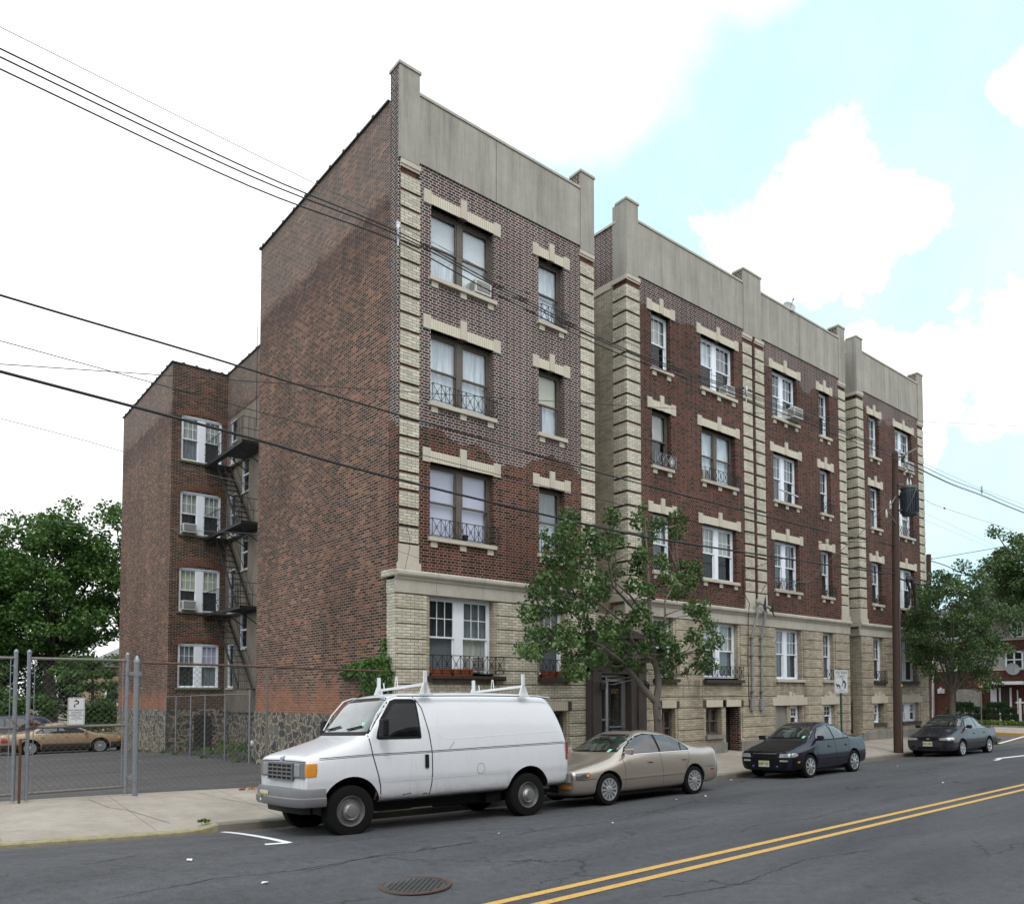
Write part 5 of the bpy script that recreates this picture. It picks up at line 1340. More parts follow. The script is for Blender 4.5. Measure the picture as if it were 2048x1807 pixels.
RW = .368
body, vb = finish_body(loft(st), 'body', M['van_white'], [(.77, .40, .46, -1.2, -.50), (.77, .40, .46, .50, 1.2), (4.04, .40, .46, -1.2, -.50), (4.04, .40, .46, .50, 1.2)], van)
for xx in (.77, 4.04):
    for s in (-1, 1): wheel(van, xx, s * .825, RW, .22, 'steel', s, RW * .60)
for s in (-1, 1):
    conform(vb, [(1.17, 1.40), (1.20, 1.50), (1.28, 1.70), (1.47, 1.955), (1.56, 1.985), (1.84, 1.985), (1.90, 1.955), (1.93, 1.40), (1.91, 1.375), (1.20, 1.375)], M['blackpl'], 'window_trim', van, 'side', s, .004)
    conform(vb, [(1.20, 1.415), (1.26, 1.55), (1.32, 1.70), (1.50, 1.93), (1.57, 1.955), (1.83, 1.955), (1.87, 1.93), (1.90, 1.415)], M['vanglass'], 'side_window', van, 'side', s, .009)
    conform(vb, [(1.30, 1.70), (1.47, 1.955), (1.56, 1.985), (1.84, 1.985), (1.90, 1.955), (1.90, 1.925), (1.56, 1.925), (1.50, 1.90), (1.35, 1.70)], M['blackpl'], 'rain_visor', van, 'side', s, .016)
conform(vb, [(-.765, 1.46), (.765, 1.46), (.655, 1.985), (.5, 2.015), (-.5, 2.015), (-.655, 1.985)], M['blackpl'], 'windscreen_seal', van, 'front', -1, .005)
conform(vb, [(-.735, 1.495), (.735, 1.495), (.625, 1.96), (.48, 1.99), (-.48, 1.99), (-.625, 1.96)], M['vanscreen'], 'windscreen', van, 'front', -1, .010)
conform(vb, [(-.74, 1.44), (.74, 1.44), (.74, 1.52), (-.74, 1.52)], M['blackpl'], 'cowl', van, 'front', -1, .006)
for s in (-1, 1):
    seam(vb, [(1.05, 1.44), (1.09, 1.15), (1.22, .70), (1.24, .46)], 'door_seam', van, w=.016, sgn=s)
    seam(vb, [(1.87, 2.02), (1.98, 1.85), (2.07, 1.45), (2.10, 1.15), (2.10, .70), (2.06, .46)], 'door_seam', van, w=.016, sgn=s)
    seam(vb, [(.28, 1.135), (1.05, 1.165), (2.08, 1.18), (4.88, 1.245)], 'belt_moulding', van, w=.009, mat='blackpl', sgn=s)
    seam(vb, [(.28, 1.115), (1.05, 1.145), (2.08, 1.16), (4.88, 1.222)], 'belt_line', van, w=.007, mat='blackpl', sgn=s)
    seam(vb, [(1.3, .755), (3.55, .775)], 'body_crease', van, w=.010, mat='crease', sgn=s) if 'crease' in M else None
    seam(vb, [(1.26, .47), (3.57, .485)], 'sill_edge', van, w=.014, mat='blackpl', sgn=s)
    conform(vb, [(1.26, .50), (3.57, .51), (3.57, .42), (1.26, .42)], M['greypl'], 'rocker', van, 'side', s, .003)
    seam(vb, [(2.30, 1.92), (2.25, 1.6), (2.26, 1.45), (2.34, 1.37), (2.5, 1.36), (4.84, 1.45)], 'panel_recess', van, w=.016, mat='vancrease', sgn=s) if 'vancrease' in M else None
    conform(vb, [(1.97, .93), (2.03, .93), (2.03, 1.13), (1.97, 1.13)], M['blackpl'], 'door_handle', van, 'side', s, .02)
    arch_lip(vb, .77, .40, .475, 'arch_lip', van, 'van_white', s, w=.03); arch_lip(vb, 4.04, .40, .475, 'arch_lip', van, 'van_white', s, w=.03)
ring = [(3.02 + .075 * math.cos(t), .865 + .085 * math.sin(t)) for t in [k * math.pi / 12 for k in range(25)]]
seam(vb, ring, 'fuel_door', van, w=.006, sgn=-1, mat='greypl')
seam(vb, [(2.42, 1.20), (2.52, 1.31)], 'scratch', van, w=.008, mat='greypl', sgn=-1)
seam(vb, [(1.14, .50), (1.16, .62)], 'rust_spot', van, w=.03, mat='rustspot', sgn=-1); seam(vb, [(1.60, .545), (1.75, .56)], 'rust_spot', van, w=.012, mat='rustspot', sgn=-1); seam(vb, [(1.95, .535), (2.03, .54)], 'rust_spot', van, w=.014, mat='rustspot', sgn=-1)
# drip rail
for s in (-1, 1):
    b = MB(); b.tube([(1.08, s * .79, 1.52), (1.20, s * .765, 1.75), (1.40, s * .735, 1.985), (1.55, s * .74, 2.035), (3.0, s * .76, 2.055), (4.3, s * .755, 2.055), (4.62, s * .74, 2.02)], .011, 6); b.build('drip_rail', M['van_white'], van, local=True)
    b = MB(); b.tube([(1.55, s * .752, 2.022), (3.0, s * .772, 2.042), (4.3, s * .767, 2.042), (4.62, s * .75, 2.01)], .006, 4); b.build('drip_seal', M['blackpl'], van, local=True)
# front: bumper, grille, lamps
def bumper_loft(pts, prof, mat, name, parent, sm=True):
    """sweep profile [(dx outward, z)] along plan path pts [(x,y)]"""
    vs = []; n = len(prof)
    for i, (x, y) in enumerate(pts):
        a = pts[max(0, i - 1)]; c = pts[min(len(pts) - 1, i + 1)]; dx, dy = c[0] - a[0], c[1] - a[1]; L = math.hypot(dx, dy) or 1
        nx, ny = -dy / L, dx / L
        for d, z in prof: vs.append((x + nx * d, y + ny * d, z))
    fs = [(i * n + k, (i + 1) * n + k, (i + 1) * n + (k + 1) % n, i * n + (k + 1) % n) for i in range(len(pts) - 1) for k in range(n)]
    fs += [tuple(range(n)), tuple(reversed(range((len(pts) - 1) * n, len(pts) * n)))]
    b = MB(); b.add(vs, fs); return b.build(name, mat, parent, autosm=45, local=True)
path = [(.36, -.86), (.20, -.85), (.08, -.80), (.03, -.70), (.0, -.4), (-.01, 0), (.0, .4), (.03, .70), (.08, .80), (.20, .85), (.36, .86)]
bumper_loft(path, [(-.10, .72), (.02, .72), (.035, .69), (.035, .60), (.055, .585), (.055, .51), (.03, .47), (-.10, .47)], M['greypl'], 'bumper', van)
bumper_loft([(.2, -.72), (.1, -.6), (.08, 0), (.1, .6), (.2, .72)], [(-.08, .48), (.0, .48), (-.02, .36), (-.08, .36)], M['blackpl'], 'air_dam', van)
b = MB(); b.box(.072, .12, -.79, .79, .86, 1.085); g = b.build('grille_surround', M['greypl'], van, local=True, bevel=.012)
b = MB(); b.box(.060, .09, -.42, .42, .82, 1.065); gr = b.build('grille', M['blackpl'], van, local=True)
b = MB()
for k in range(6): b.box(.045, .065, -.43 + .86 * k / 5 - .010, -.43 + .86 * k / 5 + .010, .82, 1.07)
for k in range(5): b.box(.045, .066, -.43, .43, .83 + .23 * k / 4 - .009, .83 + .23 * k / 4 + .009)
b.build('grille_bars', M['greypl'], gr, local=True)
for s in (-1, 1):
    b = MB(); b.box(.058, .075, s * .58 - .085, s * .58 + .085, .89, 1.06); hl = b.build('headlamp', M['clearlens'], van, local=True, bevel=.006)
    conform(vb, [(s * .695, .885), (s * .80, .885), (s * .80, 1.07), (s * .695, 1.07)], M['clearlens'], 'marker_lamp', van, 'front', -1, .012, res=.04)
    Dv = Vector((1, -s * .9, 0)).normalized(); Uv = Vector((-Dv.y, Dv.x, 0)).normalized(); Uv = -Uv if Uv.y < 0 else Uv
    a0_, a1_ = Vector((.085, s * .79, 0)).dot(Uv), Vector((.235, s * .865, 0)).dot(Uv)
    conform(vb, [(a0_, .885), (a1_ * .97 + a0_ * .03, .89), (a1_, .98), (a1_ * .97 + a0_ * .03, 1.065), (a0_, 1.07)], M['amber'], 'turn_lamp', van, tuple(Dv), -1, .013, res=.03)
    b = MB(); b.prism([(4.93, s * .835), (4.99, s * .79), (4.99, s * .70), (4.95, s * .74), (4.885, s * .85)], .93, 1.24, 'Z'); b.build('tail_lamp', M['redlens'], van, local=True)
conform(vb, [(.085 * math.cos(k * .4488), 1.128 + .036 * math.sin(k * .4488)) for k in range(14)], M['chrome'], 'badge_rim', van, 'front', -1, .008, res=.05)
conform(vb, [(.074 * math.cos(k * .4488), 1.128 + .030 * math.sin(k * .4488)) for k in range(14)], M['badgeblue'], 'badge', van, 'front', -1, .011, res=.05)
seam(vb, [(-.80, 1.092), (0, 1.10), (.80, 1.092)], 'bonnet_gap', van, w=.012, axis='front')
b = MB(); b.box(4.93, 5.01, -.86, .86, .50, .68); b.build('rear_bumper', M['greypl'], van, local=True, bevel=.02)
plate(van, -.045, .33, .59, 'XRM 69E', .30, .155)
# mirrors, wipers, stickers
for s in (-1, 1):
    b = MB(); b.bar((1.22, s * .86, 1.44), (1.20, s * 1.0, 1.47), .05, .05); b.box(1.15, 1.25, s * 1.0 - .07 , s * 1.0 + .09, 1.42, 1.68); b.build('wing_mirror', M['blackpl'], van, local=True, bevel=.025)
b = MB()
for y0, y1 in ((-.15, -.55), (.55, .15)):
    h0 = vb.ray_cast(Vector((-3, y0, 1.53)), Vector((1, 0, 0)))[0]; h1 = vb.ray_cast(Vector((-3, y1, 1.58)), Vector((1, 0, 0)))[0]
    b.tube([h0 - Vector((.03, 0, 0)), h1 - Vector((.03, 0, 0))], .012, 5); b.tube([(h0.x - .01, (y0 + y1) / 2 + .2, 1.49), (h0 + h1) / 2 - Vector((.04, 0, 0))], .010, 5)
b.build('wiper', M['blackpl'], van, local=True)
sticker(vb, van, -.52, 1.60, .09, .07)
b = MB(); b.box(.5, 4.6, -.5, .5, .30, .46); b.box(3.3, 3.6, -.62, -.3, .28, .5); b.tube([(2.4, -.4, .3), (3.5, -.45, .3), (4.7, -.5, .33)], .035, 8); b.box(1.7, 2.3, .1, .5, .22, .35); b.build('underbody', M['blackpl'], van, local=True)
# ladder racks
for xr in (2.05, 4.02):
    rk = MB()
    for s in (-1, 1):
        rk.box(xr - .025, xr + .025, s * .74 - .02, s * .74 + .02, 2.05, 2.40 + (.03 if s < 0 else 0))
        rk.add([(xr - .10, s * .76, 2.06), (xr + .10, s * .76, 2.06), (xr + .03, s * .76, 2.24), (xr - .03, s * .76, 2.24), (xr - .10, s * .73, 2.06), (xr + .10, s * .73, 2.06), (xr + .03, s * .73, 2.24), (xr - .03, s * .73, 2.24)], [(0, 1, 2, 3), (7, 6, 5, 4), (0, 4, 5, 1), (1, 5, 6, 2), (2, 6, 7, 3), (3, 7, 4, 0)])
    rk.bar((xr, -.74, 2.22), (xr, .74, 2.18), .03, .04)
    rk.tube([(xr + .0, .10, 2.19), (xr, .13, 2.38), (xr, .16, 2.38), (xr, .19, 2.19)], .008, 5); rk.tube([(xr + .0, .55, 2.19), (xr, .57, 2.30)], .010, 5)
    rk.box(xr - .11, xr + .11, -.79, -.72, 2.035, 2.065)
    rk.build('ladder_rack', M['rackwhite'] if 'rackwhite' in M else M['van_white'], van, local=True)
# ---- sedans
def sedan(name, label, cat, loc, L, W, H, xf, xr, r, paint, style, P=None, group=None, rot=(0, 0, 0), front=None, low=None, glassm='carglass', hood_bra=None):
    """template sedan; profile given as fractions of length and height, then fitted to L and H"""
    root = thing(name, label, cat, loc, group=group); root.rotation_euler = rot
    w = W / 2; k = H / 1.40
    p = dict(nose=.66, hood=.85, cowlx=.265, cowl=.93, rfx=.435, rf=1.335, pkx=.52, rrx=.64, rr=1.345, dkx=.80, dk=1.03, tailx=.955, tail=.995, belt=.90, rw=.70, hoodw=.80)
    p.update(P or {})
    zb = .19
    def z(v): return v * k
    def T(fx, zbot, wb, zl, wl, zm, wm, zbe, wbe, zr, wr, zt):
        return (fx * L, [(0, z(zbot)), (w * wb, z(zbot)), (w * wl, z(zl)), (w * wm, z(zm)), (w * wbe, z(zbe)), (w * wr, z(zr)), (w * wr * .72, z(zr + (zt - zr) * .75)), (0, z(zt))])
    n, h, c = p['nose'], p['hood'], p['cowl']
    st = [T(.004, .24, .70, .32, .80, .46, .83, n - .06, .86, n + .01, .80, n + .03),
          T(.022, .21, .78, .29, .88, .46, .915, n - .04, .89, n + .025, .80, n + .045),
          T(.08, .19, .84, .28, .94, .48, .97, n + .02, .94, n + .085, .82, n + .12),
          T(.16, .19, .86, .28, .955, .50, .985, h - .12, .955, h - .02, p['hoodw'], h + .01),
          T(p['cowlx'] - .02, .19, .86, .28, .96, .52, .995, c - .14, .965, c - .045, p['hoodw'] - .01, c - .01),
          T(p['cowlx'] + .015, .19, .86, .28, .96, .52, .995, p['belt'] - .05, .965, c + .02, .79, c + .04),
          T((p['cowlx'] + p['rfx']) / 2, .19, .86, .28, .96, .53, 1.0, p['belt'], .955, (c + p['rf']) / 2 + .02, .745, (c + p['rf']) / 2 + .05),
          T(p['rfx'], .19, .86, .28, .96, .53, 1.0, p['belt'] + .01, .95, p['rf'] - .02, p['rw'], p['rf'] + .02),
          T(p['rfx'] + .045, .19, .86, .28, .96, .53, 1.0, p['belt'] + .015, .95, 1.355, p['rw'] + .005, 1.405),
          T(p['pkx'], .19, .86, .28, .96, .53, 1.0, p['belt'] + .02, .95, 1.375, p['rw'], 1.425),
          T(p['rrx'], .19, .86, .28, .96, .53, 1.0, p['belt'] + .03, .95, p['rr'] - .005, p['rw'], p['rr'] + .045),
          T((p['rrx'] + p['dkx']) / 2, .19, .86, .28, .96, .53, 1.0, p['belt'] + .04, .95, (p['rr'] + p['dk']) / 2 + .01, .72, (p['rr'] + p['dk']) / 2 + .05),
          T(p['dkx'], .19, .85, .28, .955, .53, .99, p['belt'] + .02, .945, p['dk'] - .035, .80, p['dk'] + .005),
          T((p['dkx'] + p['tailx']) / 2 + .02, .20, .84, .29, .945, .53, .98, p['belt'], .93, p['tail'] - .03, .80, p['tail'] + .005),
          T(p['tailx'], .22, .82, .31, .93, .53, .965, p['belt'] - .01, .92, p['tail'] - .025, .83, p['tail'] + .005),
          T(.975, .22, .81, .31, .925, .53, .96, p['belt'] - .02, .915, p['tail'] - .035, .83, p['tail'] - .005),
          T(.987, .24, .79, .33, .91, .52, .95, p['belt'] - .06, .905, p['tail'] - .08, .83, p['tail'] - .06),
          T(.996, .27, .70, .36, .86, .50, .88, .72, .85, .82, .78, .86)]
    RA = r * 1.16
    body, bv = finish_body(loft(st), 'body', paint, [(xf, r, RA, -1.2, -w * .52), (xf, r, RA, w * .52, 1.2), (xr, r, RA, -1.2, -w * .52), (xr, r, RA, w * .52, 1.2)], root)
    for xx in (xf, xr):
        for s in (-1, 1): wheel(root, xx, s * (w * .965), r, .17, style, s, r * .68)
    bl = p['belt'] + .035
    A = (p['cowlx'] + .045, bl - .005); At = (p['rfx'] - .012, p['rf'] - .055); Bx = (p['rfx'] + p['rrx']) / 2 + .012
    tp = 1.335
    for s in (-1, 1):
        cpoly = [A, (A[0] + .03, bl + .13), At, (p['pkx'] - .03, tp), (p['rrx'] + .005, p['rr'] - .055), (p['dkx'] - .085, bl + .17), (p['dkx'] - .045, bl + .03), (p['dkx'] - .055, bl + .012)]
        conform(bv, [(a * L, z(b_)) for a, b_ in cpoly], M['blackpl'], 'window_trim', root, 'side', s, .003)
        f1 = [(A[0] + .012, bl + .012), (A[0] + .038, bl + .13), (At[0] + .004, At[1] - .018), (p['pkx'] - .035, tp - .02), (Bx - .012, tp - .02), (Bx, bl + .015)]
        f2 = [(Bx + .014, bl + .015), (Bx + .004, tp - .02), (p['rrx'] - .004, p['rr'] - .07), (p['dkx'] - .105, bl + .19), (p['dkx'] - .115, bl + .022)]
        f3 = [(p['dkx'] - .106, bl + .022), (p['dkx'] - .098, bl + .165), (p['dkx'] - .062, bl + .05), (p['dkx'] - .062, bl + .026)]
        for f in (f1, f2, f3): conform(bv, [(a * L, z(b_)) for a, b_ in f], M[glassm], 'side_window', root, 'side', s, .008)
        seam(bv, [(A[0] * L, z(bl - .008)), (p['dkx'] * L - .045 * L, z(bl + .004))], 'window_line', root, w=.014, mat='chrome' if front != 'nissan' else 'blackpl', sgn=s, off=.006)
        seam(bv, [(A[0] * L - .005 * L, z(bl)), (A[0] * L, z(.60)), (A[0] * L + .004 * L, z(.27))], 'door_seam', root, w=.007, sgn=s)
        seam(bv, [(Bx * L + .006 * L, z(bl)), (Bx * L + .014 * L, z(.60)), (Bx * L + .016 * L, z(.26))], 'door_seam', root, w=.007, sgn=s)
        seam(bv, [(p['dkx'] * L - .055 * L, z(bl)), (p['dkx'] * L - .058 * L, z(.78)), (xr - RA * .85, z(.58))], 'door_seam', root, w=.007, sgn=s)
        for hx in (Bx * L - .085 * L, p['dkx'] * L - .115 * L):
            conform(bv, [(hx, z(.765)), (hx + .15, z(.765)), (hx + .15, z(.80)), (hx, z(.80))], paint, 'door_handle', root, 'side', s, .022); seam(bv, [(hx + .02, z(.762)), (hx + .13, z(.762))], 'handle_recess', root, w=.022, sgn=s, off=.004)
        conform(bv, [(xf + RA * 1.04, z(.475)), (xr - RA * 1.04, z(.485)), (xr - RA * 1.04, z(.515)), (xf + RA * 1.04, z(.505))], paint, 'side_moulding', root, 'side', s, .012)
        conform(bv, [(xf + RA * 1.0, z(.17)), (xr - RA * 1.0, z(.17)), (xr - RA * 1.0, z(.245)), (xf + RA * 1.0, z(.235))], M['blackpl'], 'sill', root, 'side', s, .003)
        arch_lip(bv, xf, r, RA * 1.02, 'arch_lip', root, 'blackpl', s, w=.008); arch_lip(bv, xr, r, RA * 1.02, 'arch_lip', root, 'blackpl', s, w=.008)
        b = MB(); mx_ = A[0] * L + .06; b.box(mx_ - .04, mx_ + .05, s * w * .98 - .08 + s * .06, s * w * .98 + .09 + s * .06, z(bl) + .0, z(bl) + .115); b.bar((mx_, s * w * .85, z(bl) + .02), (mx_, s * w * 1.0, z(bl) + .04), .05, .04)
        b.build('wing_mirror', paint, root, local=True, bevel=.028)
    ws0, ws1 = .80 * w * .93, .70 * w * .93
    conform(bv, [(-ws0 - .03, z(c + .045)), (ws0 + .03, z(c + .045)), (ws1, z(p['rf'] - .005)), (-ws1, z(p['rf'] - .005))], M['blackpl'], 'windscreen_seal', root, 'front', -1, .004)
    conform(bv, [(-ws0, z(c + .06)), (ws0, z(c + .06)), (ws1 - .02, z(p['rf'] - .025)), (-ws1 + .02, z(p['rf'] - .025))], M['windscreen'], 'windscreen', root, 'front', -1, .008)
    conform(bv, [(-ws0 + .02, z(p['dk'] + .04)), (ws0 - .02, z(p['dk'] + .04)), (ws1 - .04, z(p['rr'] - .03)), (-ws1 + .04, z(p['rr'] - .03))], M['windscreen'], 'rear_window', root, 'rear', 1, .006)
    # hood seam on both sides and across the nose
    for s in (-1, 1):
        seam(bv, [(.045 * L, s * w * .62), (.10 * L, s * w * .74), (.18 * L, s * w * .79), ((p['cowlx'] - .01) * L, s * w * .80)], 'bonnet_seam', root, w=.004, axis='top')
    b = MB()
    for y0, y1 in ((-.05, -.42), (.42, .08)):
        h0 = bv.ray_cast(Vector((-3, y0, z(c + .06))), Vector((1, 0, 0)))[0]; h1 = bv.ray_cast(Vector((-3, y1, z(c + .08))), Vector((1, 0, 0)))[0]
        b.tube([h0 - Vector((.02, 0, 0)), h1 - Vector((.02, 0, 0))], .008, 4)
    b.build('wiper', M['blackpl'], root, local=True)
    b = MB(); b.box(xf, xr, -w * .8, w * .8, z(.15), z(.22)); b.box(.1 * L, .9 * L, -w * .45, w * .45, z(.14), z(.3)); b.build('underbody', M['blackpl'], root, local=True)
    return root, bv, w, z, L
# champagne sedan behind the van
r1, bv, w, z, L = sedan('parked_car', 'champagne metallic sedan with silver multi-slot wheels parked right behind the white van', 'car', (.84, -4.13, -.02), 4.30, 1.63, 1.37, .90, 3.42, .298, M['champagne'], 'slots', dict(nose=.67, hood=.84, cowl=.945, dkx=.82, dk=1.06, tail=1.03, rrx=.64, rr=1.33, belt=.91), group='cars parked along the kerb', rot=(R(-2.0), R(.5), 0), front='accord')
for s in (-1, 1):
    conform(bv, [(.0 * L + .10, z(.53)), (.36, z(.545)), (.44, z(.60)), (.40, z(.655)), (.12, z(.645))], M['darklens'], 'headlamp', r1, 'side', s, .008, res=.04)
    conform(bv, [(s * w * .30, z(.53)), (s * w * .84, z(.53)), (s * w * .84, z(.64)), (s * w * .30, z(.63))], M['darklens'], 'headlamp', r1, 'front', -1, .006, res=.04)
    conform(bv, [(.34, z(.575)), (.40, z(.58)), (.42, z(.60)), (.38, z(.63)), (.34, z(.63))], M['amber'], 'turn_lamp', r1, 'side', s, .011, res=.04)
    conform(bv, [(s * w * .48, z(.355)), (s * w * .80, z(.355)), (s * w * .80, z(.42)), (s * w * .48, z(.42))], M['amber'], 'bumper_lamp', r1, 'front', -1, .008, res=.04)
    seam(bv, [(.06, z(.515)), (.40, z(.52)), (xx := .56, z(.53))], 'bumper_seam', r1, w=.008, sgn=s)
    seam(bv, [(3.80, z(.58)), (4.10, z(.585))], 'bumper_seam', r1, w=.008, sgn=s)
    conform(bv, [(3.98, z(.50)), (4.08, z(.50)), (4.08, z(.535)), (3.98, z(.535))], M['redlens'], 'side_marker', r1, 'side', s, .006, res=.04)
    conform(bv, [(3.78, z(.16)), (4.16, z(.20)), (4.16, z(.27)), (3.78, z(.23))], M['blackpl'], 'bumper_valance', r1, 'side', s, .004, res=.05)
conform(bv, [(-w * .25, z(.545)), (w * .25, z(.545)), (w * .25, z(.62)), (-w * .25, z(.62))], M['blackpl'], 'grille', r1, 'front', -1, .005)
conform(bv, [(-w * .4, z(.27)), (w * .4, z(.27)), (w * .4, z(.42)), (-w * .4, z(.42))], M['blackpl'], 'lower_grille', r1, 'front', -1, .005)
plate(r1, bv.ray_cast(Vector((-3, .05, z(.42))), Vector((1, 0, 0)))[0].x - .01, .05, z(.42), 'UVX 61C', .28, .14)
conform(bv, [(.47 * L, -.32), (.56 * L, -.32), (.56 * L, .32), (.47 * L, .32)], M['carglass'], 'sunroof', r1, 'top', 1, .004)
sticker(bv, r1, -.46, z(1.02))
# dark blue sedan with a black bonnet
r2, bv, w, z, L = sedan('parked_car', 'dark slate blue sedan with black bonnet and black front bumper, middle of the parked cars', 'car', (8.0, -4.12, -.055), 3.72, 1.62, 1.37, .80, 2.98, .298, M['navy'], 'fan', dict(nose=.69, hood=.87, cowl=.955, rfx=.425, rrx=.635, dkx=.80, dk=1.04, tail=1.01, rf=1.33, belt=.91), group='cars parked along the kerb', rot=(R(-2.0), 0, 0), front='nissan')
conform(bv, [(.015 * L, -w * .60), (.05 * L, -w * .70), (.12 * L, -w * .76), (.245 * L, -w * .77), (.245 * L, w * .77), (.12 * L, w * .76), (.05 * L, w * .70), (.015 * L, w * .60)], M['bra'], 'bonnet', r2, 'top', 1, .003, res=.08)
conform(bv, [(-w * .88, z(.22)), (w * .88, z(.22)), (w * .90, z(.54)), (-w * .90, z(.54))], M['bra'], 'front_bumper', r2, 'front', -1, .006, res=.08)
for s in (-1, 1):
    conform(bv, [(s * w * .50, z(.56)), (s * w * .86, z(.56)), (s * w * .86, z(.66)), (s * w * .54, z(.655))], M['clearlens'], 'headlamp', r2, 'front', -1, .008, res=.04)
    conform(bv, [(.07, z(.565)), (.24, z(.58)), (.32, z(.62)), (.24, z(.67)), (.10, z(.66))], M['clearlens'], 'headlamp', r2, 'side', s, .006, res=.04)
    conform(bv, [(s * w * .52, z(.455)), (s * w * .78, z(.455)), (s * w * .78, z(.50)), (s * w * .52, z(.50))], M['clearlens'], 'bumper_lamp', r2, 'front', -1, .012, res=.04)
    conform(bv, [(.06, z(.24)), (.42, z(.26)), (.42, z(.52)), (.06, z(.53))], M['bra'], 'bumper_side', r2, 'side', s, .004)
    conform(bv, [(.26, z(.42)), (.34, z(.42)), (.34, z(.46)), (.26, z(.46))], M['amber'], 'side_marker', r2, 'side', s, .009, res=.03)
    b = MB(); hx = bv.ray_cast(Vector((-3, s * w * .42, z(.33))), Vector((1, 0, 0)))[0].x; b.lathe([(.035, -.012), (.03, -.02), (.0001, -.024)], (hx, s * w * .42, z(.33)), 'X', 14); b.build('fog_lamp', M['badgeblue'], r2, local=True)
conform(bv, [(-w * .42, z(.565)), (w * .42, z(.565)), (w * .42, z(.655)), (-w * .42, z(.655))], M['blackpl'], 'grille', r2, 'front', -1, .006)
seam(bv, [(-w * .42, z(.655)), (w * .42, z(.655))], 'grille_trim', r2, w=.014, mat='chrome', axis='front', off=.010)
plate(r2, bv.ray_cast(Vector((-3, .02, z(.40))), Vector((1, 0, 0)))[0].x - .015, .02, z(.40), 'LXP 12L', .30, .15)
sticker(bv, r2, -.46, z(1.03))
# charcoal sedan at the far end
r3, bv, w, z, L = sedan('parked_car', 'charcoal grey sedan with seven-spoke wheels, farthest car along the kerb, before the corner', 'car', (17.52, -4.02, -.07), 3.85, 1.60, 1.37, .80, 3.08, .29, M['charcoal'], 'seven', dict(nose=.69, hood=.88, cowl=.98, cowlx=.26, rfx=.415, rf=1.34, rrx=.64, rr=1.345, dkx=.80, dk=1.04, tail=1.01, belt=.92), group='cars parked along the kerb', rot=(R(-1.6), 0, 0), front='sentra')
for s in (-1, 1):
    conform(bv, [(s * w * .44, z(.60)), (s * w * .88, z(.58)), (s * w * .88, z(.69)), (s * w * .46, z(.665))], M['clearlens'], 'headlamp', r3, 'front', -1, .008, res=.04)
    conform(bv, [(.06, z(.585)), (.20, z(.60)), (.24, z(.66)), (.20, z(.69)), (.08, z(.68))], M['clearlens'], 'headlamp', r3, 'side', s, .007, res=.04)
    conform(bv, [(.20, z(.60)), (.28, z(.63)), (.26, z(.68)), (.20, z(.69))], M['amber'], 'turn_lamp', r3, 'side', s, .009, res=.04)
    conform(bv, [(s * w * .55, z(.32)), (s * w * .72, z(.32)), (s * w * .72, z(.40)), (s * w * .55, z(.40))], M['blackpl'], 'fog_recess', r3, 'front', -1, .005, res=.05)
    seam(bv, [(.06, z(.50)), (.42, z(.52))], 'bumper_seam', r3, w=.006, sgn=s)
conform(bv, [(-w * .36, z(.59)), (w * .36, z(.59)), (w * .32, z(.68)), (-w * .32, z(.68))], M['blackpl'], 'grille', r3, 'front', -1, .006, res=.05)
conform(bv, [(-.05, z(.62)), (.05, z(.62)), (.05, z(.655)), (-.05, z(.655))], M['chrome'], 'badge', r3, 'front', -1, .014, res=.04)
conform(bv, [(-w * .45, z(.28)), (w * .45, z(.28)), (w * .45, z(.37)), (-w * .45, z(.37))], M['blackpl'], 'lower_grille', r3, 'front', -1, .006)
plate(r3, bv.ray_cast(Vector((-3, .02, z(.47))), Vector((1, 0, 0)))[0].x - .012, .02, z(.47), 'RYS 40E', .30, .15)
# gold saloon in the parking lot, nose to the right
r4, bv, w, z, L = sedan('parked_car', 'gold beige older saloon with dark lower body parked in the lot behind the gate', 'car', (.05, 26.0, -.56), 4.75, 1.80, 1.42, .95, 3.62, .33, M['goldpaint'], 'flat', dict(nose=.72, hood=.88, cowl=.95, rf=1.33, rfx=.44, rrx=.62, rr=1.33, dkx=.77, dk=1.02, tail=.97, tailx=.97, belt=.90), rot=(0, 0, R(180)), front='merc')
for s in (-1, 1):
    conform(bv, [(xa_, z(.22)) for xa_ in ()] or [(1.36, z(.20)), (3.2, z(.20)), (3.2, z(.50)), (1.36, z(.50))], M['lowerbody'] if 'lowerbody' in M else M['greypl'], 'lower_cladding', r4, 'side', s, .012)
    conform(bv, [(.02, z(.22)), (.52, z(.22)), (.52, z(.50)), (.02, z(.50))], M['lowerbody'] if 'lowerbody' in M else M['greypl'], 'bumper', r4, 'side', s, .02)
    conform(bv, [(4.05, z(.22)), (4.70, z(.26)), (4.70, z(.50)), (4.05, z(.50))], M['lowerbody'] if 'lowerbody' in M else M['greypl'], 'bumper', r4, 'side', s, .02)
    conform(bv, [(.04, z(.58)), (.24, z(.58)), (.20, z(.74)), (.06, z(.72))], M['amber'], 'turn_lamp', r4, 'side', s, .012, res=.05)
    conform(bv, [(4.42, z(.60)), (4.68, z(.60)), (4.68, z(.80)), (4.44, z(.80))], M['redlens'], 'tail_lamp', r4, 'side', s, .012, res=.05)
    seam(bv, [(1.36, z(.51)), (3.2, z(.51))], 'chrome_strip', r4, w=.02, mat='chrome', sgn=s, off=.018)
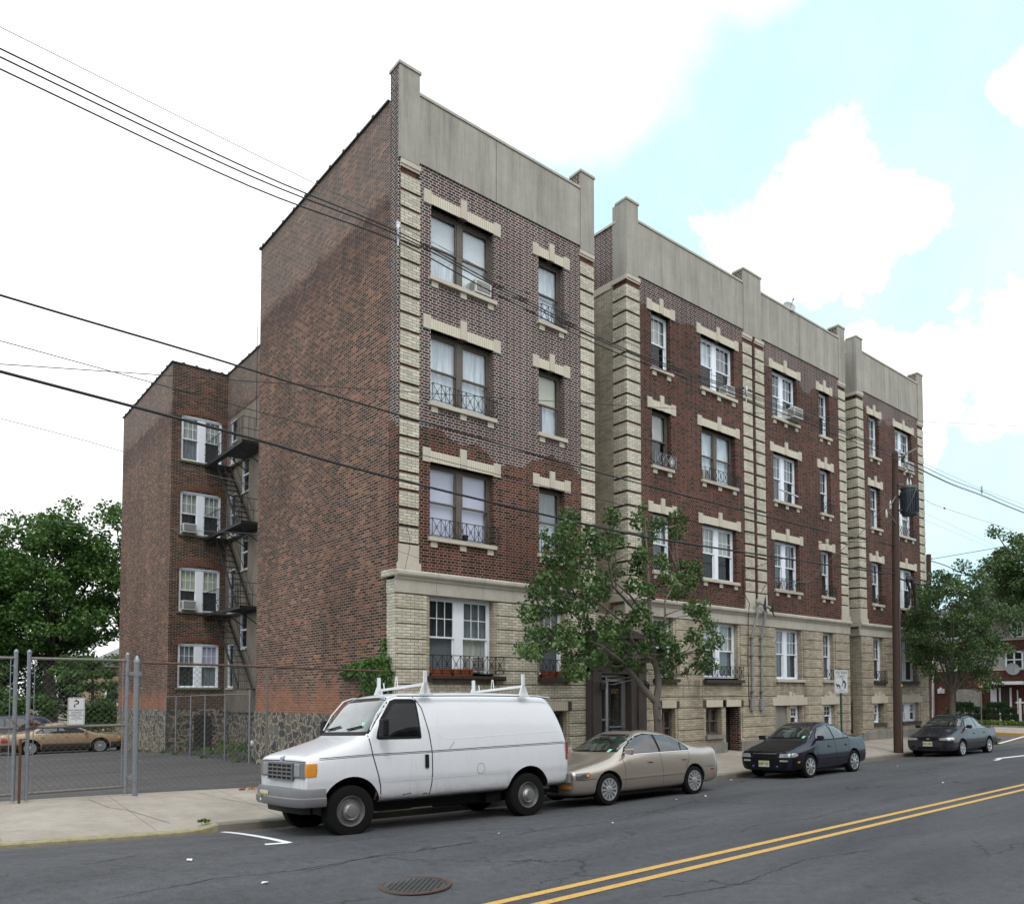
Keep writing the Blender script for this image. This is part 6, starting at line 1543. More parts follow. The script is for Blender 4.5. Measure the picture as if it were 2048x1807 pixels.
# dark SUV half hidden behind it
sv = thing('parked_suv', 'dark blue wagon with a long roof, parked behind the gold saloon in the lot', 'car', (-5.4, 29.6, -.60))
st = [S(.05, .4, .7, .5, .8, .7, .85, .9, .84, 1.0, .8, 1.02), S(.8, .35, .8, .45, .88, .8, .92, .98, .9, 1.05, .82, 1.08), S(1.2, .35, .8, .45, .88, .8, .92, 1.0, .9, 1.1, .8, 1.14), S(1.7, .35, .8, .45, .88, .8, .92, 1.0, .9, 1.62, .7, 1.70), S(2.2, .35, .8, .45, .88, .8, .92, 1.0, .9, 1.68, .7, 1.76), S(4.1, .35, .8, .45, .88, .8, .92, 1.0, .9, 1.68, .7, 1.76), S(4.45, .35, .8, .45, .88, .8, .92, 1.0, .88, 1.5, .74, 1.56), S(4.6, .4, .75, .5, .84, .8, .88, 1.0, .86, 1.1, .8, 1.12)]
body, bv = finish_body(loft([(4.6 - x, h) for x, h in reversed(st)]), 'body', M['suvpaint'], [(3.8, .34, .42, -1.3, -.5), (.95, .34, .42, -1.3, -.5)], sv)
for xx in (3.8, .95):
    for s in (-1, 1): wheel(sv, xx, s * .9, .34, .2, 'seven', s)
for s in (-1, 1):
    for a, c_ in ((.35, 1.25), (1.33, 2.1), (2.18, 2.85)):
        conform(bv, [(a, 1.10), (c_, 1.10), (c_ - (.3 if a > 2 else .02), 1.58), (a + (.12 if a < 1 else 0), 1.58)], M['carglass'], 'side_window', sv, 'side', s, .008)
# ------------------------------------------------------------------ chain-link fences and gate
def chainlink(b, p0, p1, za, zb, pitch=0.075, r=0.0022):
    """diagonal wires of a chain-link panel in the vertical plane p0-p1; za,zb = (start,end) heights"""
    p0, p1 = Vector((*p0, 0)), Vector((*p1, 0)); L = (p1 - p0).length; d = (p1 - p0) / L
    nrm = Vector((-d.y, d.x, 0)); H = max(zb) - min(za); z0 = min(za); st = pitch * 1.414
    def lo(u): return za[0] + (za[1] - za[0]) * u / L
    def hi(u): return zb[0] + (zb[1] - zb[0]) * u / L
    for sgn in (1, -1):
        k = -H if sgn > 0 else 0.0
        while k < (L if sgn > 0 else L + H):
            # line: u = k + sgn*t, z = z0 + t
            ts = []
            steps = 60; seg = []
            t = 0.0
            inside = [tt for tt in [H * 1.02 * i / steps for i in range(steps + 1)] if 0 <= k + sgn * tt <= L and lo(k + sgn * tt) <= z0 + tt <= hi(k + sgn * tt)]
            if len(inside) >= 2:
                t0, t1 = inside[0], inside[-1]
                a = p0 + d * (k + sgn * t0) + Vector((0, 0, z0 + t0)) + nrm * .002 * sgn
                c = p0 + d * (k + sgn * t1) + Vector((0, 0, z0 + t1)) + nrm * .002 * sgn
                b.tube([a, c], r, 3, cap=False)
            k += st
Fz = thing('chain_link_fence', 'chain-link fence panel with rusty top rail between gate post and ivied wall corner', 'fence', (-5.16, .1, .33))
b = MB(); chainlink(b, (-5.08, .1), (-.1, .1), (.40, .32), (2.68, 2.60)); b.build('mesh', M['wire_mesh'], Fz)
b = MB(); b.tube([(-5.08, .1, 2.67), (-3.0, .1, 2.645), (-.06, .1, 2.59)], .022, 8); b.build('top_rail', M['rail_rust'], Fz)
for xx in (-2.81, -.12):
    b = MB(); b.tube([(xx, .12, .2), (xx, .12, 2.58)], .028, 8); b.build('line_post', M['galv_old'], Fz)
b = MB(); b.tube([(-5.07, .09, .45), (-5.07, .09, 2.66)], .006, 5); b.tube([(-5.08, .1, .42), (-3, .1, .37), (-.1, .1, .33)], .006, 4)
b.build('tension_wire', M['galv_old'], Fz)
gp = thing('gate_post', 'thick galvanised steel gate post with domed cap beside the parking sign gate', 'post', (-5.16, .1, .35), group='steel posts of the lot gate')
b = MB(); b.tube([(-5.16, .1, .15), (-5.16, .1, 2.69)], .045, 14); b.build('pipe', M['galv'], gp, autosm=50)
b = MB(); b.lathe([(.052, 2.66), (.052, 2.71), (.03, 2.76), (.018, 2.79), (.0001, 2.80)], (-5.16, .1, 0), n=14); b.build('cap', M['galv'], gp, autosm=40)
b = MB(); b.box(-5.30, -5.10, .05, .15, 2.44, 2.50); b.lathe([(.05, 2.42), (.056, 2.42), (.056, 2.52), (.05, 2.52)], (-5.16, .1, 0), n=12); b.box(-5.29, -5.13, .06, .14, .60, .66); b.lathe([(.05, .56), (.058, .56), (.058, .70), (.05, .70)], (-5.16, .1, 0), n=12)
b.box(-5.115, -5.06, .08, .10, 1.52, 1.545); b.box(-5.115, -5.06, .08, .10, 2.2, 2.225); b.box(-5.115, -5.06, .08, .10, .9, .925); b.build('hinge', M['galv'], gp)
def leaf_gate(x0, x1, name, lab, botz):
    g = thing(name, lab, 'gate', (x0, .1, botz), group='chain-link gate leaves of the parking lot')
    r = .030
    for xx in (x0, x1):
        b = MB(); b.tube([(xx, .1, botz - .05), (xx, .1, 2.80)], r, 12); up0 = b.build('upright', M['galv'], g, autosm=50)
        b = MB(); b.lathe([(.034, 2.78), (.034, 2.81), (.018, 2.84), (.0001, 2.85)], (xx, .1, 0), n=10); b.build('cap', M['galv'], up0)
    for zz, s_ in ((2.70, .026), (1.56, .026), (botz + .06, .026)):
        b = MB(); b.tube([(x0, .1, zz), (x1, .1, zz)], s_, 10); b.build('rail', M['galv_old'], g, autosm=50)
    b = MB(); chainlink(b, (x0 + .04, .085), (x1 - .04, .085), (botz + .08, botz + .08), (2.68, 2.68)); b.build('mesh', M['wire_mesh'], g)
    for xx, xp, s_ in ((x0 + .075, x0, 1), (x1 - .075, x1, -1)):
        b = MB(); b.tube([(xx, .075, botz + .08), (xx, .075, 2.70)], .007, 5)
        for zz in (.95, 1.5, 2.05, 2.45): b.lathe([(.033, zz), (.037, zz), (.037, zz + .02), (.033, zz + .02)], (xp, .1, 0), n=10); b.bar((xp + s_ * .03, .09, zz + .01), (xx, .075, zz + .01), .01, .02)
        b.build('tension_bar', M['galv'], g)
    return g
g1 = leaf_gate(-6.77, -5.31, 'swing_gate', 'chain-link gate leaf carrying the parking sign, between two steel posts', .42)
g2 = leaf_gate(-8.7, -6.95, 'swing_gate', 'chain-link gate leaf cut by the left edge, beyond the chain', .42)
b = MB(); b.tube([(-6.87, .05, .25), (-6.87, .05, 1.38)], .020, 8); b.tube([(-6.87, .05, 1.36), (-6.80, .05, 1.38)], .012, 6)
tag(b.build('drop_rod', M['rust_iron']), 'rusty drop rod standing between the two gate leaves', 'gate rod')
b = MB()   # locking chain
prev = None
for i in range(17):
    t = i / 16; x = -7.02 + .38 * t; z = 1.72 - .16 * math.sin(math.pi * t) - .06 * t; y = .03 - .03 * math.sin(9 * t)
    a = 0 if i % 2 else math.pi / 2
    ring = [(x + .020 * math.cos(k * math.pi / 4), y + .010 * math.sin(k * math.pi / 4) * math.cos(a) - 0, z + .010 * math.sin(k * math.pi / 4) * math.sin(a) + .004) for k in range(9)]
    b.tube(ring, .005, 5, cap=False)
for i in range(10):
    t = i / 9; x, z = -6.69 - .05 * math.sin(t * 7), 1.70 - .14 * t
    b.tube([(x + .018 * math.cos(k * math.pi / 4), .05, z + .012 * math.sin(k * math.pi / 4)) for k in range(9)], .005, 5, cap=False)
tag(b.build('chain', M['rust_iron']), 'rusty locking chain looped round both gate uprights', 'chain')
# parking sign on the gate
sg = thing('parking_sign', 'white upright no parking sign with struck out P wired to the gate', 'sign', (-6.09, .06, 1.6))
def rrect(x0, x1, z0, z1, r, n=5):
    P = []
    for cx_, cz_, a0 in ((x1 - r, z1 - r, 0), (x0 + r, z1 - r, 90), (x0 + r, z0 + r, 180), (x1 - r, z0 + r, 270)):
        for k in range(n + 1):
            a = R(a0 + 90 * k / n); P.append((cx_ + r * math.cos(a), cz_ + r * math.sin(a)))
    return P
sx0, sx1, sz0, sz1 = -6.215, -5.965, 1.585, 2.05
b = MB(); b.prism(rrect(sx0, sx1, sz0, sz1, .02), .055, .060); pl_ = b.build('panel', M['signwhite'], sg)
b = MB(); o1 = rrect(sx0 + .010, sx1 - .010, sz0 + .010, sz1 - .010, .018); o2 = rrect(sx0 + .015, sx1 - .015, sz0 + .015, sz1 - .015, .014)
n = len(o1); b.add([(x, .0545, z) for x, z in o1] + [(x, .0545, z) for x, z in o2], [(i, (i + 1) % n, (i + 1) % n + n, i + n) for i in range(n)]); b.build('border', M['ink'], pl_)
cx_ = (sx0 + sx1) / 2
b = MB(); y_ = .0540
b.box(cx_ - .036, cx_ - .016, y_, y_ + .001, 1.885, 1.935); b.box(cx_ - .036, cx_ - .016, y_ - .0005, y_ + .001, 1.95, 1.951)
P_ = [(cx_ - .035 + .0, 1.985)]
arc_o = [(cx_ - .005 + .045 * math.cos(R(a)), 1.968 + .038 * math.sin(R(a))) for a in range(100, -101, -20)]
arc_i = [(cx_ - .005 + .022 * math.cos(R(a)), 1.966 + .019 * math.sin(R(a))) for a in range(-100, 101, 20)]
nn = len(arc_o); b.add([(x, y_, z) for x, z in arc_o] + [(x, y_, z) for x, z in reversed(arc_i)], [(i, i + 1, i + 1 + nn, i + nn) for i in range(nn - 1)])
b.add([(cx_ - .045, y_, 1.992), (cx_ - .005, y_, 1.980), (cx_ - .005, y_, 2.004)], [(0, 1, 2)]); b.box(cx_ - .012, cx_ + .004, y_, y_ + .001, 2.0, 2.022)
b.build('symbol', M['ink'], pl_)
for txt, zz, sz, in (('NO PARKING', 1.838, .036), ('UNAUTHORIZED', 1.805, .020), ('VEHICLES WILL BE', 1.778, .020), ('TOWED AWAY', 1.746, .032), ('AT VEHICLE', 1.717, .020), ("OWNER'S EXPENSE", 1.690, .020)):
    textmesh(txt, sz, M['ink'], (cx_, .0535, zz), FRONT, 'lettering', pl_, .0005)
b = MB(); b.add([(cx_ - .008, .053, 1.668), (cx_ + .008, .053, 1.668), (cx_, .053, 1.650)], [(0, 1, 2)]); b.build('arrow_mark', M['ink'], pl_)
# inner fence across the light court
Fi = thing('chain_link_fence', 'lower chain-link fence along the sunken light court under the fire escape', 'fence', (-.1, 8.6, -.05))
fp = [(-.10, 8.6, .0, 2.12), (-.10, 10.8, -.05, 2.10), (-.10, 12.85, -.08, 2.08), (-.10, 14.46, -.1, 2.06), (-.10, 16.28, -.12, 2.04), (-.10, 17.7, -.15, 2.02)]
for k, (x, y, z0, z1) in enumerate(fp):
    b = MB(); b.tube([(x, y, z0 - .2), (x, y, z1 + (.12 if k == 0 else 0))], .032 if k in (0,) else .024, 8); b.build('line_post', M['galv'], Fi)
b = MB(); b.tube([(x, y, z1 - .02) for x, y, z0, z1 in fp], .020, 8); b.build('top_rail', M['galv_old'], Fi)
b = MB(); chainlink(b, (-.11, 8.6), (-.11, 17.7), (.0, -.15), (2.1, 2.0), pitch=.085); b.build('mesh', M['wire_mesh'], Fi)
# ball caught by the fence and small weeds
b = MB(); b.lathe([(.0001, -.12)] + [(.12 * math.cos(R(a)), .12 * math.sin(R(a))) for a in range(-75, 76, 15)] + [(.0001, .12)], (.35, 9.6, .52), n=18)
b.box(.34, .36, 9.59, 9.61, -.3, .42)
tag(b.build('globe_lamp', M['signwhite'], autosm=60), 'pale round globe on a short stem in the sunken court', 'lamp')
b = MB(); b.box(.02, 2.1, 9.0, 17.5, -.75, -.70); tag(b.build('court_floor', M['soil']), kind='structure')

# ------------------------------------------------------------------ fire escape
FE = thing('fire_escape', 'black iron fire escape with three balconies and steep stairs in the light court', 'fire escape', (1.7, 15.5, .5))
X0f, X1f, Y0f, Y1f = 1.23, 2.13, 13.4, 17.82
for zf in (11.43, 8.42, 5.30):
    b = MB(); b.box(X0f, X0f + .03, Y0f, Y1f, zf - .08, zf + .03); b.box(X1f - .03, X1f, Y0f, Y1f, zf - .08, zf + .03); b.box(X0f, X1f, Y0f, Y0f + .03, zf - .08, zf + .03); b.box(X0f, X1f, Y1f - .03, Y1f, zf - .08, zf + .03)
    y = Y0f + .06
    while y < Y1f:
        if not (15.9 < y < 17.2): b.box(X0f, X1f, y, y + .035, zf - .01, zf + .005)
        else: b.box(X0f, X0f + .30, y, y + .035, zf - .01, zf + .005)
        y += .072
    for yy in (14.0, 15.4, 17.3): b.bar((X0f + .1, yy, zf - .08), (X1f, yy, zf - .62), .03, .03)
    pf = b.build('balcony', M['black_iron'], FE)
    b = MB()
    for zz in (zf + .88, zf + .45): b.tube([(X1f, Y0f, zz), (X0f, Y0f, zz), (X0f, Y1f, zz)], .012, 5)
    y = Y0f
    while y < Y1f: b.bar((X0f, y, zf), (X0f, y, zf + .88), .014, .014); y += .17
    for k in range(5): b.bar((X0f + k * .22, Y0f, zf), (X0f + k * .22, Y0f, zf + .88), .014, .014)
    b.build('railing', M['black_iron'], pf)
for (za, zb2) in ((11.43, 8.42), (8.42, 5.30), (5.30, 2.35)):
    b = MB(); ya, yb = 17.3, 14.6 + (0 if zb2 > 3 else -.2)
    for xx in (X0f + .32, X0f + .82): b.bar((xx, ya, za), (xx, yb, zb2), .03, .12)
    n = 12
    for k in range(1, n):
        t = k / n; yy, zz = ya + (yb - ya) * t, za + (zb2 - za) * t; b.box(X0f + .32, X0f + .82, yy - .09, yy + .07, zz - .008, zz + .008)
    b.tube([(X0f + .32, ya, za + .75), (X0f + .32, yb, zb2 + .75)], .012, 5); b.tube([(X0f + .82, ya, za + .75), (X0f + .82, yb, zb2 + .75)], .012, 5)
    for k in range(0, n + 1, 3):
        t = k / n; yy, zz = ya + (yb - ya) * t, za + (zb2 - za) * t; b.bar((X0f + .32, yy, zz), (X0f + .32, yy, zz + .75), .014, .014)
    b.build('stair', M['black_iron'], FE)
b = MB(); zf = 2.30; b.box(X0f + .2, X1f, 13.2, 14.6, zf - .05, zf); 
for k in range(8): b.bar((X0f + .2, 13.2 + k * .2, zf), (X0f + .2, 13.2 + k * .2, zf + .8), .014, .014)
b.tube([(X1f, 13.2, zf + .8), (X0f + .2, 13.2, zf + .8), (X0f + .2, 14.6, zf + .8)], .012, 5); b.build('landing', M['black_iron'], FE)
b = MB(); b.tube([(X1f - .1, 13.9, 12.3), (X1f - .1, 13.9, 16.2), (X1f + .2, 13.9, 16.35)], .012, 5); b.tube([(X1f - .1, 14.25, 12.3), (X1f - .1, 14.25, 16.2)], .012, 5)
b.build('roof_ladder', M['black_iron'], FE)

# ------------------------------------------------------------------ air conditioners
AC = []
def aircon(x0, x1, y0, y1, z0, z1, label, parentless=True):
    t = thing('air_conditioner', label, 'air conditioner', ((x0 + x1) / 2, y0, z0), group='window air conditioners')
    b = MB(); b.box(x0, x1, y0, y1, z0, z1); b.build('housing', M['acwhite'], t, bevel=.012)
    b = MB(); b.box(x0 + .04, x1 - .04, y0 - .006, y0 + .002, z0 + .05, z1 - .04); g = b.build('grille', M['acgrille'], t)
    b = MB(); n = 9
    for k in range(1, n): zz = z0 + .05 + (z1 - z0 - .09) * k / n; b.box(x0 + .045, x1 - .045, y0 - .010, y0 - .006, zz - .004, zz + .004)
    b.build('fins', M['acwhite'], g)
    b = MB(); 
    for k in range(5): yy = y0 + .06 + k * .045; b.box(x0 - .003, x0 + .001, yy, yy + .02, z0 + .06, z1 - .06)
    b.build('side_louvres', M['acgrille'], t)
aircon(2.08, 2.56, -.10, .28, 11.87, 12.20, 'white boxy air conditioner in the top floor double window of the nearest block')
aircon(2.02, 2.42, -.02, .28, 2.60, 3.0, 'grey faced air conditioner low in the ground floor window above the flower shelf')
aircon(12.16, 12.60, -.10, .28, 11.88, 12.22, 'dark grilled air conditioner in the top floor double window beside the paired quoins')
aircon(15.78, 16.34, -.36, .28, 11.92, 12.30, 'large white air conditioner jutting far out of a top floor window')
aircon(25.25, 25.74, -.16, .28, 11.86, 12.2, 'white air conditioner behind the transformer in the far block')
aircon(.42, .94, WF - .22, WF + .1, 8.60, 8.96, 'barred white air conditioner in the second highest rear wing window')
aircon(.46, .98, WF - .20, WF + .1, 5.48, 5.86, 'white air conditioner in the rear wing window above the lowest one')
aircon(11.0, 11.35, -.02, .2, 8.92, 9.22, 'small louvred air conditioner behind the guard rail of the brown framed window')
# planters, ornaments on the shelves
def planter(x0, x1, y, z, label, h=.17):
    t = thing('flower_box', label, 'planter', ((x0 + x1) / 2, y, z), group='long terracotta boxes on the window shelves')
    b = MB(); b.add([(x0 + .02, y - .07, z), (x1 - .02, y - .07, z), (x1 - .02, y + .07, z), (x0 + .02, y + .07, z), (x0, y - .09, z + h), (x1, y - .09, z + h), (x1, y + .09, z + h), (x0, y + .09, z + h)], [(0, 3, 2, 1), (0, 1, 5, 4), (1, 2, 6, 5), (2, 3, 7, 6), (3, 0, 4, 7)])
    b.box(x0 - .01, x1 + .01, y - .10, y - .085, z + h - .03, z + h); b.build('trough', M['terracotta'], t)
    b = MB(); b.box(x0 + .01, x1 - .01, y - .08, y + .08, z + h - .05, z + h - .03); b.build('soil', M['soil'], t)
planter(.90, 1.42, -.03, 2.50, 'terracotta flower box at the left end of the wide ground floor shelf')
planter(1.46, 2.02, -.03, 2.50, 'terracotta flower box in the middle of the wide ground floor shelf')
planter(4.24, 4.60, -.03, 2.50, 'left terracotta flower box under the narrow ground floor window')
planter(4.64, 5.02, -.03, 2.50, 'right terracotta flower box under the narrow ground floor window')
random.seed(21)
def leaves(b, cs, n, size, flat=0.0, droop=0.3):
    for _ in range(n):
        (cx, cy, cz, rx, rz) = random.choice(cs)
        while True:
            u, v, w_ = random.uniform(-1, 1), random.uniform(-1, 1), random.uniform(-1, 1)
            if u * u + v * v + w_ * w_ <= 1: break
        p = Vector((cx + u * rx, cy + v * rx, cz + w_ * rz))
        d = Vector((random.uniform(-1, 1), random.uniform(-1, 1), random.uniform(-1, .5) - droop * .5)).normalized()
        s = d.cross(Vector((random.uniform(-1, 1), random.uniform(-1, 1), random.uniform(.2, 1.4)))).normalized()
        L = size * random.uniform(.7, 1.25); W_ = L * .40
        nrm = d.cross(s) * L * .12
        b.add([p, p + d * L * .45 + s * W_ + nrm, p + d * L, p + d * L * .45 - s * W_ + nrm], [(0, 1, 2), (0, 2, 3)])
def pot(x, y, z, lab, hue, cat='flower pot'):
    t = thing('flower_pot', lab, cat, (x, y, z), group='potted flowers behind window guards')
    b = MB(); b.lathe([(.04, 0), (.06, .09), (.065, .09), (.06, .10), (.0001, .09)], (x, y, z), n=12); b.build('pot', M['terracotta'], t)
    b = MB(); leaves(b, [(x, y, z + .15, .08, .07)], 46, .05); b.build('foliage', M['leaf_bright'], t)
    b = MB(); leaves(b, [(x, y - .02, z + .17, .08, .05)], 14, .035); b.build('blossom', hue, t)
M['fl_yel'] = plain('yellow_blossom', (0.75, 0.45, 0.08), 0.6); M['fl_red'] = plain('red_blossom', (0.45, 0.04, 0.05), 0.6); M['fl_pink'] = plain('pink_blossom', (0.55, 0.2, 0.25), 0.6)
pot(15.12, -.04, 5.73, 'potted yellow flowers at the left of the second floor guard near the service pipes', M['fl_yel'])
pot(15.85, -.04, 5.73, 'potted pink flowers in the middle of the second floor guard near the service pipes', M['fl_pink'])
pot(16.30, -.04, 5.73, 'potted red flowers at the right of the second floor guard near the service pipes', M['fl_red'])
pot(18.25, -.04, 5.73, 'potted flowers on the narrow second floor sill of the middle block', M['fl_yel'])
pot(9.1, -.02, 8.9, 'red potted plant behind the silver guard of the flag window', M['fl_red'])
pot(22.3, -.0, 5.75, 'potted plants on the far block sill beside the utility pole', M['fl_pink'])
pot(4.35, -.02, 5.74, 'red potted flowers on the sill just above the street tree', M['fl_red'])
b = MB(); b.box(1.78, 1.90, -.06, .04, 5.74, 5.87); tag(b.build('plant_pot', M['blackpl'], bevel=.01), 'small black square pot on the second floor sill behind the guard rail', 'flower pot')
# little flag decal hung inside a window
t = thing('window_flag', 'small stars and stripes flag hanging inside the brown framed third floor window', 'flag', (8.78, .24, 10.0))
b = MB(); b.box(8.72, 8.90, .245, .248, 9.92, 10.12); fo = b.build('cloth', plain('faded_red_stripes', (0.55, 0.25, 0.27), 0.8), t)
b = MB()
for k in range(4): b.box(8.72, 8.90, .2435, .245, 9.935 + k * .047, 9.955 + k * .047)
b.build('stripes', M['signwhite'], fo)
b = MB(); b.box(8.72, 8.80, .242, .2434, 10.02, 10.12); b.build('canton', plain('faded_blue_field', (0.14, 0.17, 0.40), 0.8), fo)
b = MB()
for k in range(10):
    a = k * .628; b.bar((9.28, -.14, 9.05), (9.28 + .14 * math.cos(a), -.15, 9.05 + .14 * math.sin(a)), .012, .012)
tag(b.build('pinwheel', M['signwhite']), 'white wire pinwheel ornament tied to the silver window guard', 'ornament')
b = MB(); b.tube([(14.98, -.16, 9.22), (16.0, -.30, 9.08)], .028, 8); b.tube([(15.5, -.12, 8.9), (15.5, -.2, 9.1)], .012, 5)
tag(b.build('window_pole', M['signwhite']), 'white tube leaning out of the third floor window beside the quoins', 'pole')
# satellite dish on the parapet
def dish(name, lab, loc, aim, r=.3):
    t = thing(name, lab, 'satellite dish', loc)
    b = MB(); prof = [(.0001, .0), (r * .35, .02), (r * .7, .06), (r, .12), (r * 1.01, .11), (r * .7, .045), (r * .35, .003), (.0001, -.015)]
    b.lathe(prof, (0, 0, 0), 'Z', 24); q = Vector(aim).normalized().to_track_quat('Z', 'Y')
    b.v = [tuple(Vector(loc) + Vector((0, 0, .35)) + q @ Vector(p)) for p in b.v]; b.build('reflector', M['dishgrey'], t, autosm=60)
    b = MB(); c = Vector(loc) + Vector((0, 0, .35)); a = Vector(aim).normalized(); b.tube([Vector(loc), c - a * .02], .02, 6); b.tube([c + a * .03 - Vector((0, 0, r * .8)), c + a * .38], .012, 5); b.tube([c + a * .36, c + a * .44], .03, 8)
    b.build('arm', M['galv'], t)
M['dishgrey'] = plain('grey_dish', (0.38, 0.39, 0.40), 0.45)
dish('satellite_dish', 'small grey satellite dish peeking over the parapet of the middle block', (16.2, .1, 15.80), (-.5, -1, .55), .24)
# service conduits
def conduit(x, ztop, off, lab):
    t = thing('service_conduit', lab, 'conduit', (x, -.1, 1.3), group='grey electric service pipes')
    b = MB(); b.tube([(x, -.10, 1.85), (x, -.10, 3.95), (x + off * .3, -.17, 4.3), (x + off, -.22, 4.7), (x + off, -.22, ztop)], .042, 12); b.build('pipe', M['conduit'], t, autosm=60)
    b = MB(); b.box(x - .09, x + .09, -.14, -.03, 1.50, 1.88); b.build('box', M['conduit'], t, bevel=.01)
    b = MB(); b.lathe([(.05, ztop), (.075, ztop + .03), (.085, ztop + .12), (.05, ztop + .20), (.0001, ztop + .22)], (x + off, -.24, 0), n=12); b.tube([(x + off, -.24, ztop + .12), (x + off + .12, -.36, ztop + .02)], .05, 8); b.build('weatherhead', M['conduit'], t, autosm=60)
    b = MB()
    for zz in (2.1, 3.3, 3.9): b.box(x - .06, x + .06, -.15, -.02, zz, zz + .04)
    b.build('strap', M['galv_old'], t)
    b = MB()
    for k in range(4): b.tube([(x + off + .12, -.34, ztop + .05), (x + off + .16 + .05 * k, -.42, ztop - .18 - .04 * k), (x + off + .26 - .04 * k, -.38, ztop + .05), (x + off + .28, -.36, ztop + .3)], .011, 5)
    b.build('cable_loop', M['cable'], t)
conduit(13.36, 5.02, .16, 'left grey service pipe running up to a hooded cable head between the quoins')
conduit(13.90, 4.92, .06, 'right grey service pipe with looped black cables, beside the other pipe')
b = MB(); b.tube([(13.24, -.04, 1.6), (13.20, -.04, 3.0), (13.17, -.10, 4.6), (13.10, -.2, 5.05), (13.0, -.06, 5.4), (12.98, -.05, 6.3)], .014, 6)
tag(b.build('wall_cable', M['cable']), 'black cable stapled up the wall left of the service pipes', 'cable')

# ------------------------------------------------------------------ utility poles, transformer, overhead lines
up_ = thing('utility_pole', 'tall brown wooden utility pole standing at the kerb, carrying the transformer', 'utility pole', (17.78, -2.9, .1))
b = MB(); b.tube([(17.77, -2.9, -.05), (17.80, -2.9, 3), (17.88, -2.9, 6.5), (18.0, -2.9, 10.45)], [.155, .14, .125, .10], 16); b.build('shaft', M['pole'], up_, autosm=60)
b = MB()
for x, z0 in ((17.95, 10.35), (18.28, 10.1), (18.30, 9.75)): b.lathe([(.02, 0), (.045, .03), (.03, .06), (.05, .09), (.03, .12), (.045, .15), (.02, .18)], (x, -3.12, z0), n=12)
for x, z0 in ((17.35, 8.35), (17.05, 8.0)): b.lathe([(.02, 0), (.04, .03), (.03, .08), (.045, .12), (.03, .2), (.02, .3)], (x, -3.0, z0), n=10)
b.build('insulator', M['porcelain'], up_, autosm=60)
b = MB(); b.bar((17.95, -2.95, 10.2), (18.5, -3.5, 10.62), .05, .06); b.bar((17.98, -3.0, 9.95), (18.3, -3.15, 9.85), .04, .04); b.bar((17.9, -2.95, 8.9), (17.3, -3.05, 8.5), .035, .035); b.bar((17.9, -2.95, 7.9), (17.2, -3.0, 8.2), .035, .035)
b.bar((17.92, -3.02, 9.3), (18.1, -3.1, 9.3), .10, .05); b.bar((17.92, -3.02, 8.4), (18.1, -3.1, 8.4), .10, .05); b.build('bracket', M['galv_old'], up_)
b = MB(); b.box(17.74, 17.82, -3.06, -3.03, 2.30, 2.36); b.build('tag', M['fl_yel'], up_)
b = MB(); b.tube([(17.72, -3.04, .2), (17.78, -3.04, 5.5)], .012, 5); b.build('ground_wire', M['cable_grey'], up_)
tr = thing('transformer', 'dark finned cylindrical transformer hung from the top of the wooden pole', 'transformer', (18.25, -3.2, 8.3))
b = MB(); b.lathe([(.0001, 8.22), (.24, 8.22), (.265, 8.28), (.265, 9.12), (.29, 9.13), (.29, 9.18), (.24, 9.24), (.08, 9.28), (.0001, 9.29)], (18.25, -3.25, 0), n=28); b.build('tank', plain('transformer_grey', (0.028, 0.036, 0.044), 0.45, var=0.2), tr, autosm=45)
b = MB()
for k in range(26):
    a = k / 26 * 2 * math.pi; b.bar((18.25 + .28 * math.cos(a), -3.25 + .28 * math.sin(a), 8.32), (18.25 + .28 * math.cos(a), -3.25 + .28 * math.sin(a), 9.05), .05, .012, upv=(-math.sin(a), math.cos(a), 0))
b.build('fin', bpy.data.materials['transformer_grey'], tr)
b = MB()
for dx in (-.12, .12): b.lathe([(.03, 9.25), (.05, 9.29), (.03, 9.33), (.045, 9.37), (.025, 9.41), (.015, 9.5)], (18.25 + dx, -3.25, 0), n=10)
b.build('bushing', M['porcelain'], tr, autosm=60)
b = MB(); b.tube([(18.37, -3.25, 9.5), (18.4, -3.2, 9.8), (18.2, -3.1, 10.1)], .012, 5); b.tube([(18.2, -3.54, 9.2), (18.0, -3.5, 8.8), (17.9, -3.3, 8.3)], .012, 5); b.build('lead', M['cable_grey'], tr)
b = MB(); b.tube([(18.05, -3.2, 5.95), (18.3, -3.15, 6.05), (18.7, -3.1, 6.0)], [.05, .10, .06], 8)
for q in ([(18.1, -3.15, 6.0), (18.25, -3.2, 5.6), (18.15, -3.2, 5.1), (18.05, -3.1, 5.2)], [(18.6, -3.1, 6.0), (18.85, -3.1, 5.5), (18.9, -3.1, 4.9), (19.0, -3.05, 5.4), (18.95, -3.05, 5.9)]): b.tube(q, .045, 6)
tag(b.build('cable_splice', M['cable']), 'thick black telephone splice case with hanging cable loops, on the wooden pole', 'cable splice')
def cable(pts, r, lab, mat='cable', name='overhead_cable'):
    P = [Vector(p) for p in pts]; out = []
    for i in range(len(P) - 1):   # Catmull-Rom smoothing
        p0, p1, p2, p3 = P[max(0, i - 1)], P[i], P[i + 1], P[min(len(P) - 1, i + 2)]
        n = 6
        for k in range(n):
            t = k / n; out.append(.5 * ((2 * p1) + (-p0 + p2) * t + (2 * p0 - 5 * p1 + 4 * p2 - p3) * t * t + (-p0 + 3 * p1 - 3 * p2 + p3) * t ** 3))
    out.append(P[-1]); b = MB(); b.tube(out, r, 5); o = b.build(name, M[mat], smooth=True)
    return tag(o, lab, 'cable', group='overhead cables along the street')
cable([(-12.5, -3.1, 11.1), (-7.66, -3.1, 10.85), (-4.33, -3.1, 10.68), (-1.82, -3.1, 10.58), (3.99, -3.1, 10.20), (8.89, -3.1, 10.33), (18.1, -3.1, 10.42)], .0055, 'thin grey messenger wire, highest of all the street wires', 'cable_grey')
